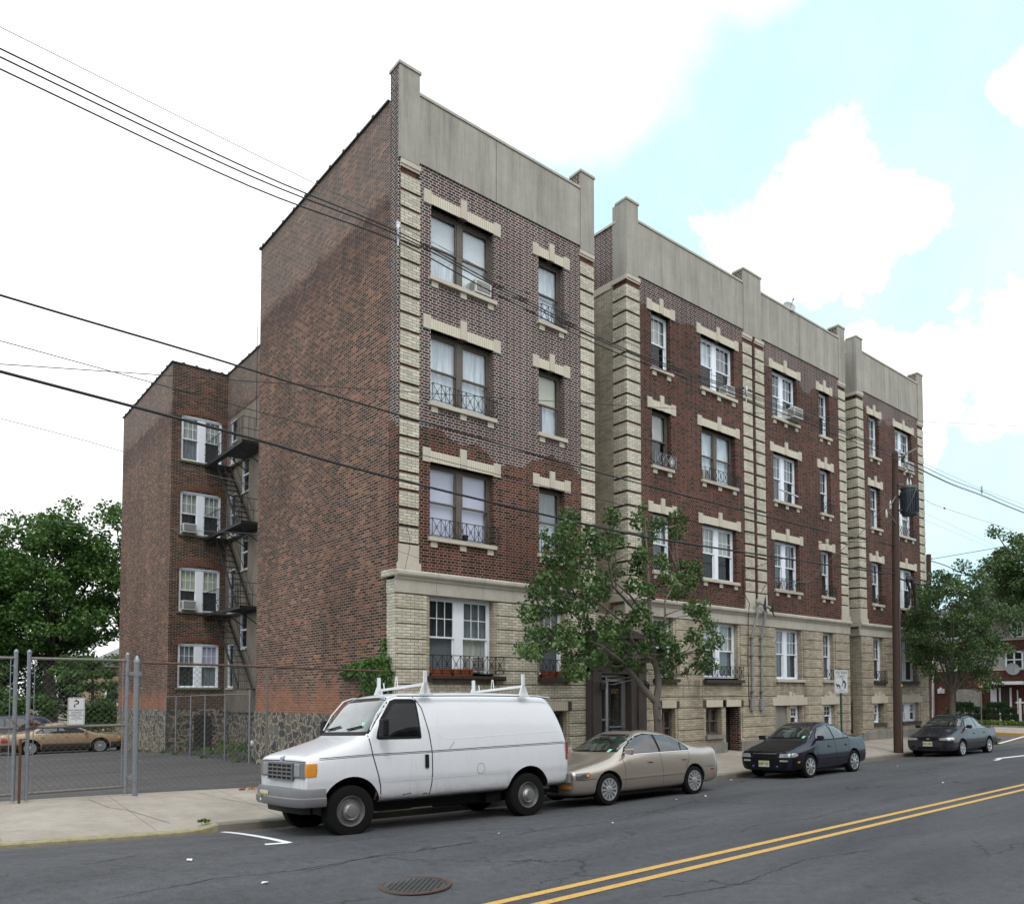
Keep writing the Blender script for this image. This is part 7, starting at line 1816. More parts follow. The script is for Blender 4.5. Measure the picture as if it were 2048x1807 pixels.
cable([(-12.5, -3.1, 10.85), (-7.66, -3.1, 10.56), (-4.41, -3.1, 10.40), (-1.75, -3.1, 10.44), (.55, -3.1, 10.24), (3.99, -3.1, 10.02), (8.89, -3.1, 10.20), (18.1, -3.1, 10.35)], .012, 'black primary line, upper of the three tied by white spacers')
cable([(-12.5, -3.14, 10.72), (-7.66, -3.14, 10.42), (-4.41, -3.14, 10.27), (-1.75, -3.14, 10.35), (.55, -3.14, 10.15), (3.99, -3.14, 9.94), (8.88, -3.14, 10.12), (18.1, -3.14, 10.25)], .012, 'black primary line, middle of the three tied by white spacers')
cable([(-12.5, -3.08, 10.6), (-7.65, -3.08, 10.30), (-4.41, -3.08, 10.14), (-1.75, -3.08, 10.26), (.55, -3.08, 10.05), (3.99, -3.08, 9.86), (8.88, -3.08, 10.04), (18.1, -3.08, 10.15)], .012, 'black primary line, lowest of the three tied by white spacers')
for x, zc, lab in ((-1.76, 10.42, 'white plastic line spacer in front of the nearest block corner'), (8.89, 10.19, 'white plastic line spacer in front of the paired quoins'), (25.2, 10.30, 'small white line spacer against the sky right of the pole')):
    b = MB(); b.tube([(x, -3.1, zc + .18), (x - .03, -3.15, zc + .05), (x, -3.1, zc - .12), (x + .04, -3.05, zc - .02), (x, -3.1, zc + .18)], .018, 6); b.box(x - .03, x + .03, -3.13, -3.07, zc + .10, zc + .20); b.tube([(x, -3.1, zc - .12), (x, -3.1, zc - .24)], .015, 6); b.bar((x - .02, -3.15, zc), (x + .03, -3.05, zc), .03, .03)
    tag(b.build('line_spacer', M['signwhite']), lab, 'line spacer', group='white spacers on the primary lines')
cable([(-12.5, -2.9, 7.55), (-7.57, -2.9, 7.37), (-5.06, -2.9, 7.30), (-2.57, -2.9, 7.20), (.7, -2.9, 7.12), (3.06, -2.9, 7.06), (9.19, -2.9, 7.03), (13.51, -2.9, 7.05), (17.85, -2.9, 7.16)], .017, 'thick black cable with a taped splice near the left edge, crossing the party wall')
cable([(-12.5, -2.9, 6.6), (-7.54, -2.9, 6.35), (-4.28, -2.9, 6.17), (-2.56, -2.9, 6.03), (.44, -2.9, 5.90), (4.32, -2.9, 5.80), (6.47, -2.9, 5.83), (15.35, -2.9, 6.07), (17.8, -2.9, 6.17)], .024, 'thickest black cable, lowest on the left, passing the rear wing top window')
cable([(-12.5, -2.9, 6.95), (-7.55, -2.9, 6.76), (-4.59, -2.9, 6.64), (-2.38, -2.9, 6.57), (3.35, -2.9, 6.45), (17.8, -2.9, 6.39)], .007, 'thin black telephone wire between the two thick cables')
cable([(-12.5, -3.1, 5.4), (-7.56, -3.1, 6.38), (-2.49, -3.1, 7.37), (4.14, -3.1, 8.69), (15.16, -3.1, 10.95), (19.68, -3.1, 11.91), (30.4, -3.1, 14.14), (36, -3.1, 15.4)], .007, 'thin straight wire rising from lower left to the far right sky')
cable([(-12.5, -3.1, 6.0), (-7.55, -3.1, 5.67), (-5.51, -3.1, 5.46), (-4.08, -3.1, 5.35), (-1.69, -3.1, 5.19), (0.2, -.05, 4.9)], .005, 'thin grey drop wire sagging across the party wall', 'cable_grey')
cable([(-12.5, -3.1, 4.1), (-7.52, -3.1, 4.38), (-5.5, -3.1, 4.51), (-2.46, -3.1, 4.70), (0.0, -1.5, 4.8)], .004, 'faint lowest wire in front of the rear wing', 'cable_grey')
cable([(18.1, -3.1, 10.42), (19.72, -3.1, 10.40), (25.07, -3.1, 10.38), (30.07, -3.1, 10.50), (41.8, -3.1, 10.9)], .006, 'thin grey messenger wire right of the pole', 'cable_grey')
for dy, dz, nm in ((0, 0, 'upper'), (.05, -.12, 'middle'), (-.05, -.22, 'lowest')):
    cable([(18.1, -3.1 + dy, 10.33 + dz), (19.72, -3.1 + dy, 10.28 + dz), (22.23, -3.1 + dy, 10.22 + dz), (25.2, -3.1 + dy, 10.28 + dz), (30.05, -3.1 + dy, 10.30 + dz), (41.8, -3.1 + dy, 10.5 + dz)], .012, nm + ' black primary line running right from the pole into the sky')
cable([(17.93, -2.99, 8.93), (21.66, -2.29, 9.51), (25.36, -1.55, 9.89), (40.81, .83, 11.43)], .008, 'black wire with a small dark weight crossing the right sky')
b = MB(); b.tube([(25.28, -1.57, 9.88), (25.46, -1.53, 9.90)], .035, 6); tag(b.build('cable_clamp', M['cable']), 'small black clamp on the wire in the right sky', 'clamp')
cable([(17.94, -2.98, 8.67), (22.69, -1.84, 9.24), (40.06, 1.53, 10.54)], .005, 'faint grey wire, upper of the close pair in the right sky', 'cable_grey')
cable([(17.95, -2.97, 8.41), (22.74, -1.87, 8.94), (39.76, 1.8, 10.45)], .005, 'faint grey wire, lower of the close pair in the right sky', 'cable_grey')
cable([(39.22, 4.95, 10.11), (42.21, 2.3, 10.79), (43.75, .93, 11.24)], .02, 'wire from the far pole towards the tall right tree', 'cable_grey')
cable([(39.22, 4.95, 10.02), (41.98, 5.2, 10.07), (46.2, 5.5, 9.92), (60, 6, 9.4)], .03, 'thick cable sloping down from the far pole')
cable([(18.03, -2.91, 6.06), (19.27, -2.66, 6.08), (21.69, -2.13, 6.23), (31.24, .14, 6.71), (46.93, 2.39, 6.84)], .03, 'thick black telephone cable dropping right from the splice case')
cable([(13.57, -.3, 5.37), (13.75, -.4, 5.69), (14.01, -.6, 5.85), (15.25, -1.11, 5.89), (15.74, -1.45, 6.51), (16.68, -2.09, 7.42), (17.4, -2.56, 8.30), (17.85, -2.85, 8.77)], .012, 'grey twisted service drop from the cable heads up to the pole', 'cable_grey')
cable([(12.93, -.06, 6.13), (14.33, -.42, 6.58), (15.19, -1.04, 6.88), (15.62, -1.34, 7.2), (15.95, -2.8, 7.07)], .010, 'black drop wire from the wall to the thick cable')
p2 = thing('utility_pole', 'distant plain wooden pole at the corner beyond the far block', 'utility pole', (39.4, 5.35, .05))
b = MB(); b.tube([(39.41, 5.35, -.1), (39.14, 4.99, 10.41)], [.19, .14], 12); b.build('shaft', M['pole'], p2, autosm=60)
b = MB(); b.lathe([(.02, 0), (.04, .05), (.02, .1)], (39.14, 4.8, 10.1), n=8); b.build('insulator', M['porcelain'], p2)
# dog waste sign
ds = thing('dog_waste_sign', 'white sign with dog and stooping figure on a dark green post', 'sign', (14.22, -2.75, .1))
b = MB(); b.box(14.30, 14.36, -2.73, -2.69, .0, 2.82); b.build('post', M['inkgreen'], ds)
dx0, dx1, dz0, dz1 = 13.90, 14.72, 2.08, 2.80
b = MB(); b.prism(rrect(dx0, dx1, dz0, dz1, .03), -2.745, -2.735); dp = b.build('panel', M['signwhite'], ds)
b = MB(); 
for q in ((dx0 + .03, dx1 - .03, 2.555, 2.562), (dx0 + .03, dx1 - .03, dz0 + .03, dz0 + .036), (dx0 + .03, dx1 - .03, dz1 - .036, dz1 - .03)): b.box(q[0], q[1], -2.7465, -2.745, q[2], q[3])
for xx in (dx0 + .03, dx1 - .036): b.box(xx, xx + .006, -2.7465, -2.745, dz0 + .036, dz1 - .036)
b.build('border', M['ink'], dp)
textmesh('DOG WASTE', .115, M['ink'], (14.31, -2.747, 2.705), FRONT, 'lettering', dp, .0006)
textmesh('PLEASE CLEAN UP AFTER', .042, M['ink'], (14.31, -2.747, 2.62), FRONT, 'lettering', dp, .0005); textmesh('YOUR PET', .042, M['ink'], (14.31, -2.747, 2.582), FRONT, 'lettering', dp, .0005)
textmesh('CURB YOUR DOG', .040, M['ink'], (14.31, -2.747, 2.155), FRONT, 'lettering', dp, .0005)
b = MB(); Yd = -2.7475; ox, oz = 13.98, 2.21     # dog silhouette
dog = [(0, .13), (.03, .17), (.06, .16), (.09, .13), (.20, .13), (.25, .10), (.28, .0), (.25, .0), (.23, .06), (.21, .0), (.18, .0), (.19, .07), (.10, .07), (.10, .0), (.07, .0), (.06, .08), (.03, .10), (0, .10)]
b.prism([(ox + x, oz + z) for x, z in dog], Yd, Yd + .001)
ox = 14.30                                       # stooping figure
man = [(.09, .26), (.14, .27), (.24, .24), (.30, .17), (.29, .10), (.27, .06), (.30, .0), (.26, .0), (.23, .07), (.19, .0), (.15, .0), (.19, .09), (.22, .14), (.20, .17), (.14, .20), (.10, .12), (.03, .06), (.01, .08), (.07, .15)]
b.prism([(ox + x, oz + z) for x, z in man], Yd, Yd + .001)
b.prism([(ox + .10 + .03 * math.cos(k * .785), oz + .30 + .03 * math.sin(k * .785)) for k in range(8)], Yd, Yd + .001)
b.build('symbol', M['ink'], dp)
textmesh('2 BICN', .07, M['ink'], (4.9, -.037, 1.75), FRONT, 'stencil', B1, .0005) if False else None
# ------------------------------------------------------------------ vegetation
random.seed(77)
T1 = [(3.31, -2.19, 6.12), (4.83, -1.94, 6.45), (5.96, -1.83, 6.53), (7.11, -1.52, 6.64), (7.36, -1.95, 6.79), (7.81, -1.56, 6.5), (2.01, -3.44, 5.48), (3.52, -2.52, 5.74), (5.16, -1.52, 6.04), (5.93, -2.14, 6.08), (3.23, -1.61, 5.65), (2.25, -3.26, 5.16), (3.57, -2.51, 5.46), (1.99, -2.98, 4.93), (2.98, -2.36, 5.03), (3.65, -2.29, 5.14), (3.11, -3.47, 5.17), (4.67, -3.04, 5.32), (4.77, -2.91, 5.12), (7.04, -1.58, 5.65), (8.1, -1.89, 5.53), (6.39, -3.16, 4.88), (7.77, -1.83, 5.47), (1.53, -3.21, 4.45), (2.87, -2.2, 4.72), (2.51, -3.23, 4.54), (2.83, -3.5, 4.54), (5.25, -1.67, 5.16), (4.41, -3.06, 4.61), (5.6, -3.05, 4.86), (7.76, -1.44, 4.86), (2.62, -1.67, 4.41), (1.99, -2.89, 4.24), (3.77, -1.48, 4.46), (3.57, -2.37, 4.42), (4.4, -2.08, 4.59), (4.87, -3.07, 4.49), (8.07, -1.52, 4.92), (2.14, -2.05, 3.84), (2.95, -1.47, 4.0), (3.42, -1.62, 4.15), (2.84, -2.87, 3.94), (3.35, -2.74, 4.11), (4.59, -3.15, 3.98), (6.35, -3.19, 4.23), (6.5, -3.36, 4.02), (1.62, -2.87, 3.37), (2.51, -2.23, 3.42), (1.95, -3.49, 3.4), (3.84, -2.08, 3.69), (3.77, -2.79, 3.64), (4.25, -2.85, 3.56), (5.77, -1.78, 3.96), (5.61, -2.49, 3.69), (5.72, -2.84, 3.47), (7.91, -2.49, 3.88), (8.88, -2.02, 3.58), (1.13, -3.38, 2.95), (2.88, -1.45, 3.16), (1.87, -3.45, 3.12), (3.72, -1.93, 3.27), (4.45, -1.73, 3.41), (3.27, -3.46, 3.26), (5.39, -1.85, 3.23), (5.09, -2.73, 3.18), (6.09, -2.29, 3.13), (5.26, -3.48, 3.15), (6.18, -3.4, 3.46), (6.96, -3.12, 3.16), (4.49, -1.49, 3.08), (3.21, -3.09, 2.85), (5.07, -1.91, 2.81), (6.11, -1.55, 2.77), (7.23, -1.52, 2.87), (6.3, -2.78, 2.98), (7.2, -2.75, 2.83), (8.12, -2.4, 2.83), (3.59, -1.87, 2.88), (2.46, -3.27, 2.56), (3.45, -1.93, 2.58), (6.88, -1.83, 2.6), (5.15, -1.69, 2.96)]
L1 = [[(6.01, -2.4, 0.67), (5.98, -2.4, 1.41), (5.92, -2.4, 1.91), (6.03, -2.4, 2.28), (5.96, -2.4, 2.66), (5.84, -2.4, 2.93), (5.72, -2.4, 3.76), (5.68, -2.4, 4.75), (5.61, -2.4, 5.74), (5.57, -2.4, 6.36)], [(5.92, -2.4, 1.85), (5.65, -2.28, 2.16), (5.38, -2.16, 2.5), (5.02, -2.04, 2.89), (4.46, -1.92, 3.24), (3.75, -1.8, 3.46)], [(5.82, -2.4, 2.9), (5.13, -2.52, 3.12), (4.41, -2.64, 3.79), (4.79, -2.76, 4.04), (3.92, -2.88, 4.55), (3.65, -3.0, 5.19)], [(5.82, -2.4, 2.93), (5.48, -2.28, 3.2), (5.07, -2.16, 3.32)], [(5.72, -2.4, 3.89), (4.88, -2.52, 4.43), (4.17, -2.64, 4.71)], [(5.77, -2.4, 3.27), (6.42, -2.28, 3.68), (6.57, -2.16, 4.47), (7.43, -2.04, 5.35)], [(5.82, -2.4, 2.9), (6.42, -2.52, 2.97), (7.16, -2.64, 3.18), (7.84, -2.76, 3.33)], [(4.66, -2.4, 3.83), (3.95, -2.28, 4.26), (3.27, -2.16, 4.34)], [(5.18, -2.4, 4.1), (4.4, -2.52, 4.51), (4.26, -2.64, 5.54)]]
def nearest_on(limbs, p):
    best = None
    for pts in limbs:
        for a, b_ in zip(pts[:-1], pts[1:]):
            for k in range(6):
                q = a.lerp(b_, k / 6); d = (q - p).length + max(0, q.z - p.z + .1) * 1.5
                if best is None or d < best[0]: best = (d, q)
    return best[1]
def grow(b, limbs, clumps, r0=.022, every=1, jit=.12):
    for i, p in enumerate(clumps):
        if i % every: continue
        p = Vector(p); q = nearest_on(limbs, p); m = q.lerp(p, .5) + Vector((random.uniform(-jit, jit), random.uniform(-jit, jit), random.uniform(0, jit * 1.5) - (p - q).length * .10))
        b.tube([q, q.lerp(m, .5), m, p], [r0, r0 * .75, r0 * .5, r0 * .2], 5)
        for k in range(2):
            e = p + Vector((random.uniform(-.35, .35), random.uniform(-.35, .35), random.uniform(-.1, .35))); b.tube([m.lerp(p, .5), e], [r0 * .4, r0 * .12], 4)
t1 = thing('street_tree', 'young forked pear tree at the kerb in front of the dark entrance portal', 'tree', (6.01, -2.4, .05), group='leafy street trees')
limbs = [[Vector(p) for p in l] for l in L1]
limbs[0] = [Vector((6.02, -2.4, -.05))] + limbs[0]
b = MB()
b.tube(limbs[0], [.135, .12, .105, .10, .085, .075, .07, .055, .04, .028, .018], 12)
for l, r0, r1 in zip(limbs[1:], (.085, .05, .035, .035, .04, .035, .03, .03), (.03, .018, .015, .012, .014, .012, .010, .010)):
    b.tube(l, [r0 + (r1 - r0) * k / (len(l) - 1) for k in range(len(l))], 9)
for z_, a_ in ((1.75, -1), (1.45, .6)): b.lathe([(.0001, -.03), (.05, -.02), (.055, .0), (.03, .02), (.0001, .03)], (5.95, -2.4 - .09, z_), 'Y', 10)
b.build('trunk', M['bark'], t1, autosm=60)
b = MB(); grow(b, limbs, T1, .018); b.build('branches', M['bark'], t1, smooth=True)
b = MB()
for p in T1:
    leaves(b, [(p[0], p[1], p[2], .25, .23)], 150, .092)
    e = Vector(p) + Vector((random.uniform(-.3, .3), random.uniform(-.4, .4), random.uniform(-.3, .3))); leaves(b, [(e.x, e.y, e.z, .15, .15)], 40, .088)
b.build('crown', M['leaf_pear'], t1)
b = MB(); b.box(5.5, 6.55, -2.9, -1.95, .055, .075); tag(b.build('tree_pit', M['soil']), kind='structure')
def blobtree(root, base, H, clumps, r0, leafn, lsize, lmat, bmat, trunk_top, spread=.55, name_c='crown', fork=None, rz=.8):
    base = Vector(base); limbs = [[base - Vector((0, 0, .3)), base.lerp(Vector(trunk_top), .5) + Vector((.05, .05, 0)), Vector(trunk_top)]]
    cs = [Vector(c[:3]) for c in clumps]; top = Vector(trunk_top)
    b = MB(); b.tube(limbs[0], [r0 * 1.15, r0 * .95, r0 * .75], 12)
    picks = sorted(cs, key=lambda c: -(c - top).length)[::max(1, len(cs) // 12)]
    for p in picks:
        m = top.lerp(p, .5) + Vector((random.uniform(-.2, .2), random.uniform(-.2, .2), (p - top).length * .06)); l = [top, top.lerp(m, .5), m, p]; limbs.append(l); b.tube(l, [r0 * .5, r0 * .38, r0 * .24, r0 * .08], 7)
    b.build('trunk', M[bmat], root, autosm=60)
    b = MB(); grow(b, limbs, cs, r0 * .14, 2, .25); b.build('branches', M[bmat], root, smooth=True)
    b = MB()
    for c in clumps: leaves(b, [(c[0], c[1], c[2], c[3], c[3] * rz)], int(leafn * (c[3] / spread) ** 2), lsize)
    b.build(name_c, M[lmat], root)
def shell(n, cx, cy, cz, rx, ry, rz, r, jit=.25, low=-.55, seed=1):
    """clump centres spread over the outer part of an uneven ellipsoid"""
    rnd = random.Random(seed); out = []
    for i in range(n):
        ph = i * 2.399963; u = 1 - (i + .5) / n * (1 - low); s = math.sqrt(max(0, 1 - u * u)); k = rnd.uniform(.55, 1.06)
        out.append((cx + rx * s * math.cos(ph) * k + rnd.uniform(-jit, jit), cy + ry * s * math.sin(ph) * k + rnd.uniform(-jit, jit), cz + rz * u * k + rnd.uniform(-jit, jit), r * rnd.uniform(.65, 1.25)))
    return out
# street tree at the side-street corner, in front of the far house
t2 = thing('street_tree', 'round crowned tree with low fork on the corner pavement beside the charcoal sedan', 'tree', (25.05, -1.8, .1), group='leafy street trees')
blobtree(t2, (25.05, -1.8, .05), 8, [(x, min(y, -.35), z, r) for x, y, z, r in shell(120, 25.2, -1.9, 4.65, 2.1, 2.0, 2.65, .40, .32, -.85, 3)], .13, 190, .105, 'leaf_far', 'bark', (25.1, -1.8, 2.0), .40)
# tall maple cut by the right edge
t3 = thing('maple_tree', 'tall spreading maple cut off by the right edge of the view', 'tree', (42.6, -.9, .05), group='leafy street trees')
blobtree(t3, (42.6, -.9, .05), 12, shell(100, 42.4, .1, 9.0, 2.6, 2.9, 2.9, .65, .4, -.8, 9), .26, 230, .17, 'leaf_far', 'bark_dark', (42.6, -.6, 5.2), .65)
# big maples behind the lot
for i, (lab, bx, by, cz, rx, ry, rz, n, sd_, tt, ht) in enumerate([
    ('big dark green maple behind the lot, right up against the rear wing', -1.0, 37.5, 8.0, 3.4, 3.4, 5.4, 150, 4, (-1.2, 37.5, 3.6), .34),
    ('big dark green maple at the far left behind the lot', -5.6, 39.5, 7.4, 3.6, 3.6, 5.0, 140, 6, (-5.5, 39.5, 3.4), .36),
    ('lower maple filling the gap between the two big ones', -3.0, 43.0, 6.4, 4.6, 3.0, 5.2, 110, 8, (-3.0, 43, 2.6), .28),
    ('tall tree behind the rear wing, its top just beside the wall', 2.6, 36.0, 9.4, 3.0, 2.6, 4.0, 60, 10, (2.6, 36, 4.4), .28)]):
    t = thing('maple_tree', lab, 'tree', (bx, by, -.6), group='maples behind the parking lot')
    blobtree(t, (bx, by, -.6), 12, shell(n, bx, by, cz, rx, ry, rz, .82, .45, -.85, sd_), ht, 190, .20, 'leaf_maple', 'bark_dark', tt, .82, rz=.7)
for lab, cs in (('low sumac shrub with drooping fronds beside the rear wing', shell(16, -.7, 31.0, 3.0, 1.9, 1.2, 1.3, .55, .25, -.4, 12)), ('low bushy shrub behind the left gate leaf', shell(22, -8.6, 30.5, 2.0, 2.4, 1.4, 1.5, .6, .25, -.4, 14)), ('green shrub in the shade under the maples', shell(26, -4.3, 35.0, 1.2, 3.2, 1.0, 1.3, .6, .25, -.3, 15)), ('dark shrub filling the background above the gold saloon', shell(36, 0.6, 43.5, 1.6, 3.4, 1.2, 2.0, .8, .3, -.6, 16)), ('tall dark undergrowth behind the left gate leaf', shell(40, -7.5, 46.0, 2.2, 5.5, 1.2, 2.6, .9, .3, -.6, 18))):
    c = cs[0]; t = thing('shrub', lab, 'shrub', (c[0], c[1], -.6), group='shrubs behind the parked cars')
    b = MB(); b.tube([(c[0], c[1], -.65), (c[0] + .1, c[1], .8), (c[0], c[1], c[2])], [.08, .06, .03], 6)
    for q in cs[::3]: b.tube([(c[0], c[1], .4), q[:3]], [.03, .01], 5)
    b.build('stems', M['bark_dark'], t); b = MB()
    for q in cs: leaves(b, [(q[0], q[1], q[2], q[3], q[3] * .5)], 260, .15)
    b.build('foliage', M['leaf_maple'], t)
# ivy covered fence at the end of the lot
t = thing('ivy_fence', 'ivy covered chain-link fence beside the end of the rear wing', 'fence', (-.3, 29.0, -.6))
b = MB()
for x in (-1.5, -.4, .7): b.tube([(x, 29.2, -.65), (x, 29.2, 1.85)], .03, 6)
b.build('posts', M['galv_old'], t); b = MB(); leaves(b, [(-.9 + .28 * k, 29.2, .5 + .14 * j, .32, .28) for k in range(6) for j in range(9)], 3600, .11); b.build('ivy', M['leaf_bright2'] if 'leaf_bright2' in M else M['leaf_maple'], t)
# ivy on the party wall corner
t = thing('wall_ivy', 'bright green creeper on the party wall behind the van cab', 'climbing plant', (-.05, 1.0, 1.0))
b = MB()
for k in range(14): 
    y0 = random.uniform(.2, 1.6); b.tube([(-.03, y0, .3), (-.05, y0 + random.uniform(-.3, .3), 1.5), (-.03, y0 + random.uniform(-.4, .5), 2.7)], [.012, .009, .004], 4)
b.build('stems', M['bark_dark'], t); b = MB(); iv = []
for _ in range(120):
    y = random.uniform(.05, 2.5); hi = 2.95 if y < 1.7 else 2.75; lo = 1.5 if y < 1.1 else (2.2 if y < 1.6 else 2.55); iv.append((-.10, y * .9, random.uniform(lo, hi), .13, .13))
for z_ in (3.05, 3.15, 3.28): iv.append((-.05, .40, z_, .09, .1))
for z_ in (2.0, 1.7, 1.4): iv.append((-.08, 1.6, z_, .08, .15))
leaves(b, iv, 4600, .07); b.v = [(min(x, -.015), y, z) for x, y, z in b.v]; b.build('foliage', M['leaf_bright'], t)
# weeds along edges
b = MB()
cs = [(-4.95 + .03 * k, -2.92, .195, .04, .012) for k in range(5)]
leaves(b, cs, 70, .045, droop=-1.2); tag(b.build('weed_tuft', M['leaf_lime']), 'tuft of yellowish grass growing at the broken kerb', 'weed')
b = MB(); cs = [(.6 + random.uniform(-.5, 1.4), 9.2 + random.uniform(-.2, 7.5), -.1 + random.uniform(-.3, .5), .2, .1) for _ in range(36)] + [(-.25, y, zlot(-.3, y) + .05, .12, .07) for y in (9.3, 12.5, 15.8, 17.4, 19.5, 21)]
leaves(b, cs, 2600, .07); tag(b.build('court_weeds', M['leaf_bright']), kind='stuff', label=None)
b = MB(); leaves(b, [(26.9, KY + .5, .0, .25, .15)], 260, .14, droop=-1.6); tag(b.build('weed_tuft', M['leaf_bright']), 'green grass tuft against the yellow corner kerb', 'weed')
b = MB()
for k in range(26): leaves(b, [(random.uniform(-3.4, -2.7), random.uniform(-.05, .12), zback(-3) + .03, .03, .02)], 3, .05)
tag(b.build('dead_leaves', M['terracotta']), 'small heap of rust brown dead leaves under the fence', 'dead leaves')

# ------------------------------------------------------------------ far house across the side street
Hs = thing('brick_house', 'brick and white brick garage house with grey shingle roof behind the corner tree', 'house', (44, 1.5, .09))
M['house_brick'] = brick_mat('house_red_brick', [(0, (0.07, 0.022, 0.018)), (.5, (0.12, 0.035, 0.026)), (1, (0.17, 0.05, 0.035))], (0.16, 0.11, 0.09), ms=.008)[0]
M['house_white'] = brick_mat('house_white_brick', [(0, (0.42, 0.39, 0.35)), (1, (0.58, 0.55, 0.50))], (0.30, 0.27, 0.24), ms=.008)[0]
def shingle():
    m, nt, b = new_mat('grey_shingles'); N = NT(nt); P = N.pos()
    c = N.mix(N.noise(P, 5, 6, 0.7), (0.10, 0.10, 0.105), (0.27, 0.27, 0.275)); N.link(c, b.inputs['Base Color']); b.inputs['Roughness'].default_value = .95
    N.bump(N.noise(P, 4, 5, .7), .6, .05, b); return m
M['shingle'] = shingle()
HX, HY0, HY1 = 44.0, -9.0, 7.0
b = MB(); b.box(HX, 53, HY0, HY1, -.1, 3.5); b.box(HX + .01, 53, HY0, HY1, 4.62, 5.35); b.build('brick_wall', M['house_brick'], Hs)
b = MB(); b.box(HX + .004, 53, HY0, HY1, 3.5, 4.62); b.box(HX + .004, 53, HY0, HY1, 5.35, 7.0); b.build('white_brick_wall', M['house_white'], Hs)
b = MB(); b.box(HX - .06, HX, HY0, HY1, 3.42, 3.5); b.box(HX - .04, HX, HY0, HY1, 5.28, 5.36); b.build('string_course', M['trim'], Hs)
b = MB(); P4 = [(HX - .7, HY0 - .5, 6.9), (HX - .7, HY1 + .6, 6.9), (53.6, HY1 + .6, 6.9), (53.6, HY0 - .5, 6.9)]; rg = [(47.6, HY0 + 4, 9.9), (47.6, 2.2, 9.9), (47.6, 3.6, 9.75)]
b.add(P4 + [rg[0], rg[1]], [(0, 1, 5, 4), (1, 2, 5), (2, 3, 4, 5), (3, 0, 4)]); b.box(HX - .7, HX - .64, HY0 - .5, HY1 + .6, 6.72, 6.9); rf = b.build('roof', M['shingle'], Hs)
b = MB(); b.add([(HX - .5, 1.0, 7.0), (HX - .5, 5.6, 7.0), (HX - .5, 3.3, 9.3), (48.5, 3.3, 9.3), (48.5, 1, 7), (48.5, 5.6, 7)], [(0, 1, 2), (0, 2, 3, 4), (1, 5, 3, 2)]); b.build('gable', M['shingle'], rf)
b = MB(); b.box(46.6, 47.0, 2.4, 2.9, 9.3, 10.0); b.build('chimney', M['house_brick'], rf)
def hwin(y0, y1, z0, z1, n=2):
    b = MB(); b.box(HX - .05, HX + .06, y0, y1, z0 - .06, z0); b.box(HX - .04, HX + .02, y0, y1, z1 - .07, z1)
    for k in range(n + 1): yy = y0 + (y1 - y0 - .09) * k / n; b.box(HX - .04, HX + .02, yy, yy + .09, z0, z1)
    b.box(HX - .035, HX + .02, y0, y1, (z0 + z1) / 2 - .03, (z0 + z1) / 2 + .03); w = b.build('window', M['white_frame'], Hs)
    b = MB(); b.quad([(HX - .012, y0, z0), (HX - .012, y1, z0), (HX - .012, y1, z1), (HX - .012, y0, z1)]); b.build('pane', M['carglass'], w)
for q in ((1.55, 2.55, 3.56, 4.56), (4.6, 6.2, 3.56, 4.56), (1.5, 2.2, 5.5, 6.4), (4.4, 6.2, 5.6, 6.6), (-2.2, -.6, 3.56, 4.56), (-2.2, -.6, 5.5, 6.5)): hwin(*q)
b = MB(); b.box(HX - 1.2, HX, 1.25, 3.75, 2.52, 2.72); b.build('porch_roof', M['white_frame'], Hs, bevel=.02)
b = MB(); b.box(HX - .05, HX, 3.95, 5.5, .05, 2.26); b.build('garage_door', M['house_white'], Hs)
b = MB(); b.box(HX - .05, HX, -1.2, 1.35, .05, 2.35); b.build('garage_door', M['garage_grey'], Hs)
b = MB(); b.box(HX - .06, HX, 2.35, 2.85, .1, 2.3); hd = b.build('front_door', M['brownpaint'], Hs); b = MB(); b.box(HX - .07, HX, 2.85, 2.95, .1, 2.35); b.box(HX - .07, HX, 2.25, 2.35, .1, 2.35); b.box(HX - .05, HX, 3.1, 3.45, .9, 2.3); b.build('door_surround', M['white_frame'], hd)
b = MB(); b.bar((HX - .1, 1.9, .1), (HX - .1, 1.9, 2.2), .05, .05); b.build('porch_post', M['white_frame'], Hs)
b = MB(); b.tube([(HX - .12, 6.92, .1), (HX - .12, 6.92, 6.3)], .075, 8); b.build('downpipe', M['signwhite'], Hs, smooth=True)
b = MB(); b.box(HX - .2, HX, 6.2, 6.6, 2.0, 2.3); b.lathe([(.08, 0), (.1, .2), (.03, .3)], (HX - .2, 6.4, 2.1), n=10); b.build('wall_lamp', M['signwhite'], Hs)
dish('satellite_dish', 'grey satellite dish on the string course of the far brick house', (HX - .25, 2.1, 3.1), (-1, -.6, .4), .38)
for lab, cx, cy, rx, ry in (('left rounded clipped dark green bush in front of the far house', 41.4, 4.1, 1.0, 1.35), ('right rounded clipped dark green bush in front of the far house', 41.2, 2.1, 1.0, 1.3)):
    t = thing('clipped_bush', lab, 'bush', (cx, cy, .1), group='clipped bushes by the far house')
    cs = [(cx + rx * .85 * math.cos(a) * math.cos(e), cy + ry * .85 * math.sin(a) * math.cos(e), .25 + 1.15 * math.sin(e), .22, .2) for a in [k * .42 for k in range(15)] for e in (.0, .35, .75, 1.2)]
    b = MB(); leaves(b, cs, 9500, .075); b.build('foliage', M['leaf_hedge'], t)
    b = MB(); 
    for q in cs[::4]: b.tube([(cx, cy, .05), q[:3]], [.04, .01], 5)
    b.build('stems', M['bark_dark'], t)
b = MB(); leaves(b, [(39.9, -6 + .22 * k, .28, .35, .18) for k in range(44)], 7500, .10, droop=-.6); tag(b.build('ground_cover', M['leaf_lime']), kind='stuff')
b = MB(); b.box(39.25, 39.45, -7, 4.2, 0, .2); tag(b.build('bed_edging', M['foundation']), 'low concrete edging in front of the lime groundcover', 'edging')
fs = thing('for_sale_sign', 'white post and arm with a hanging estate board by the bushes', 'sign', (40.3, .62, .1))
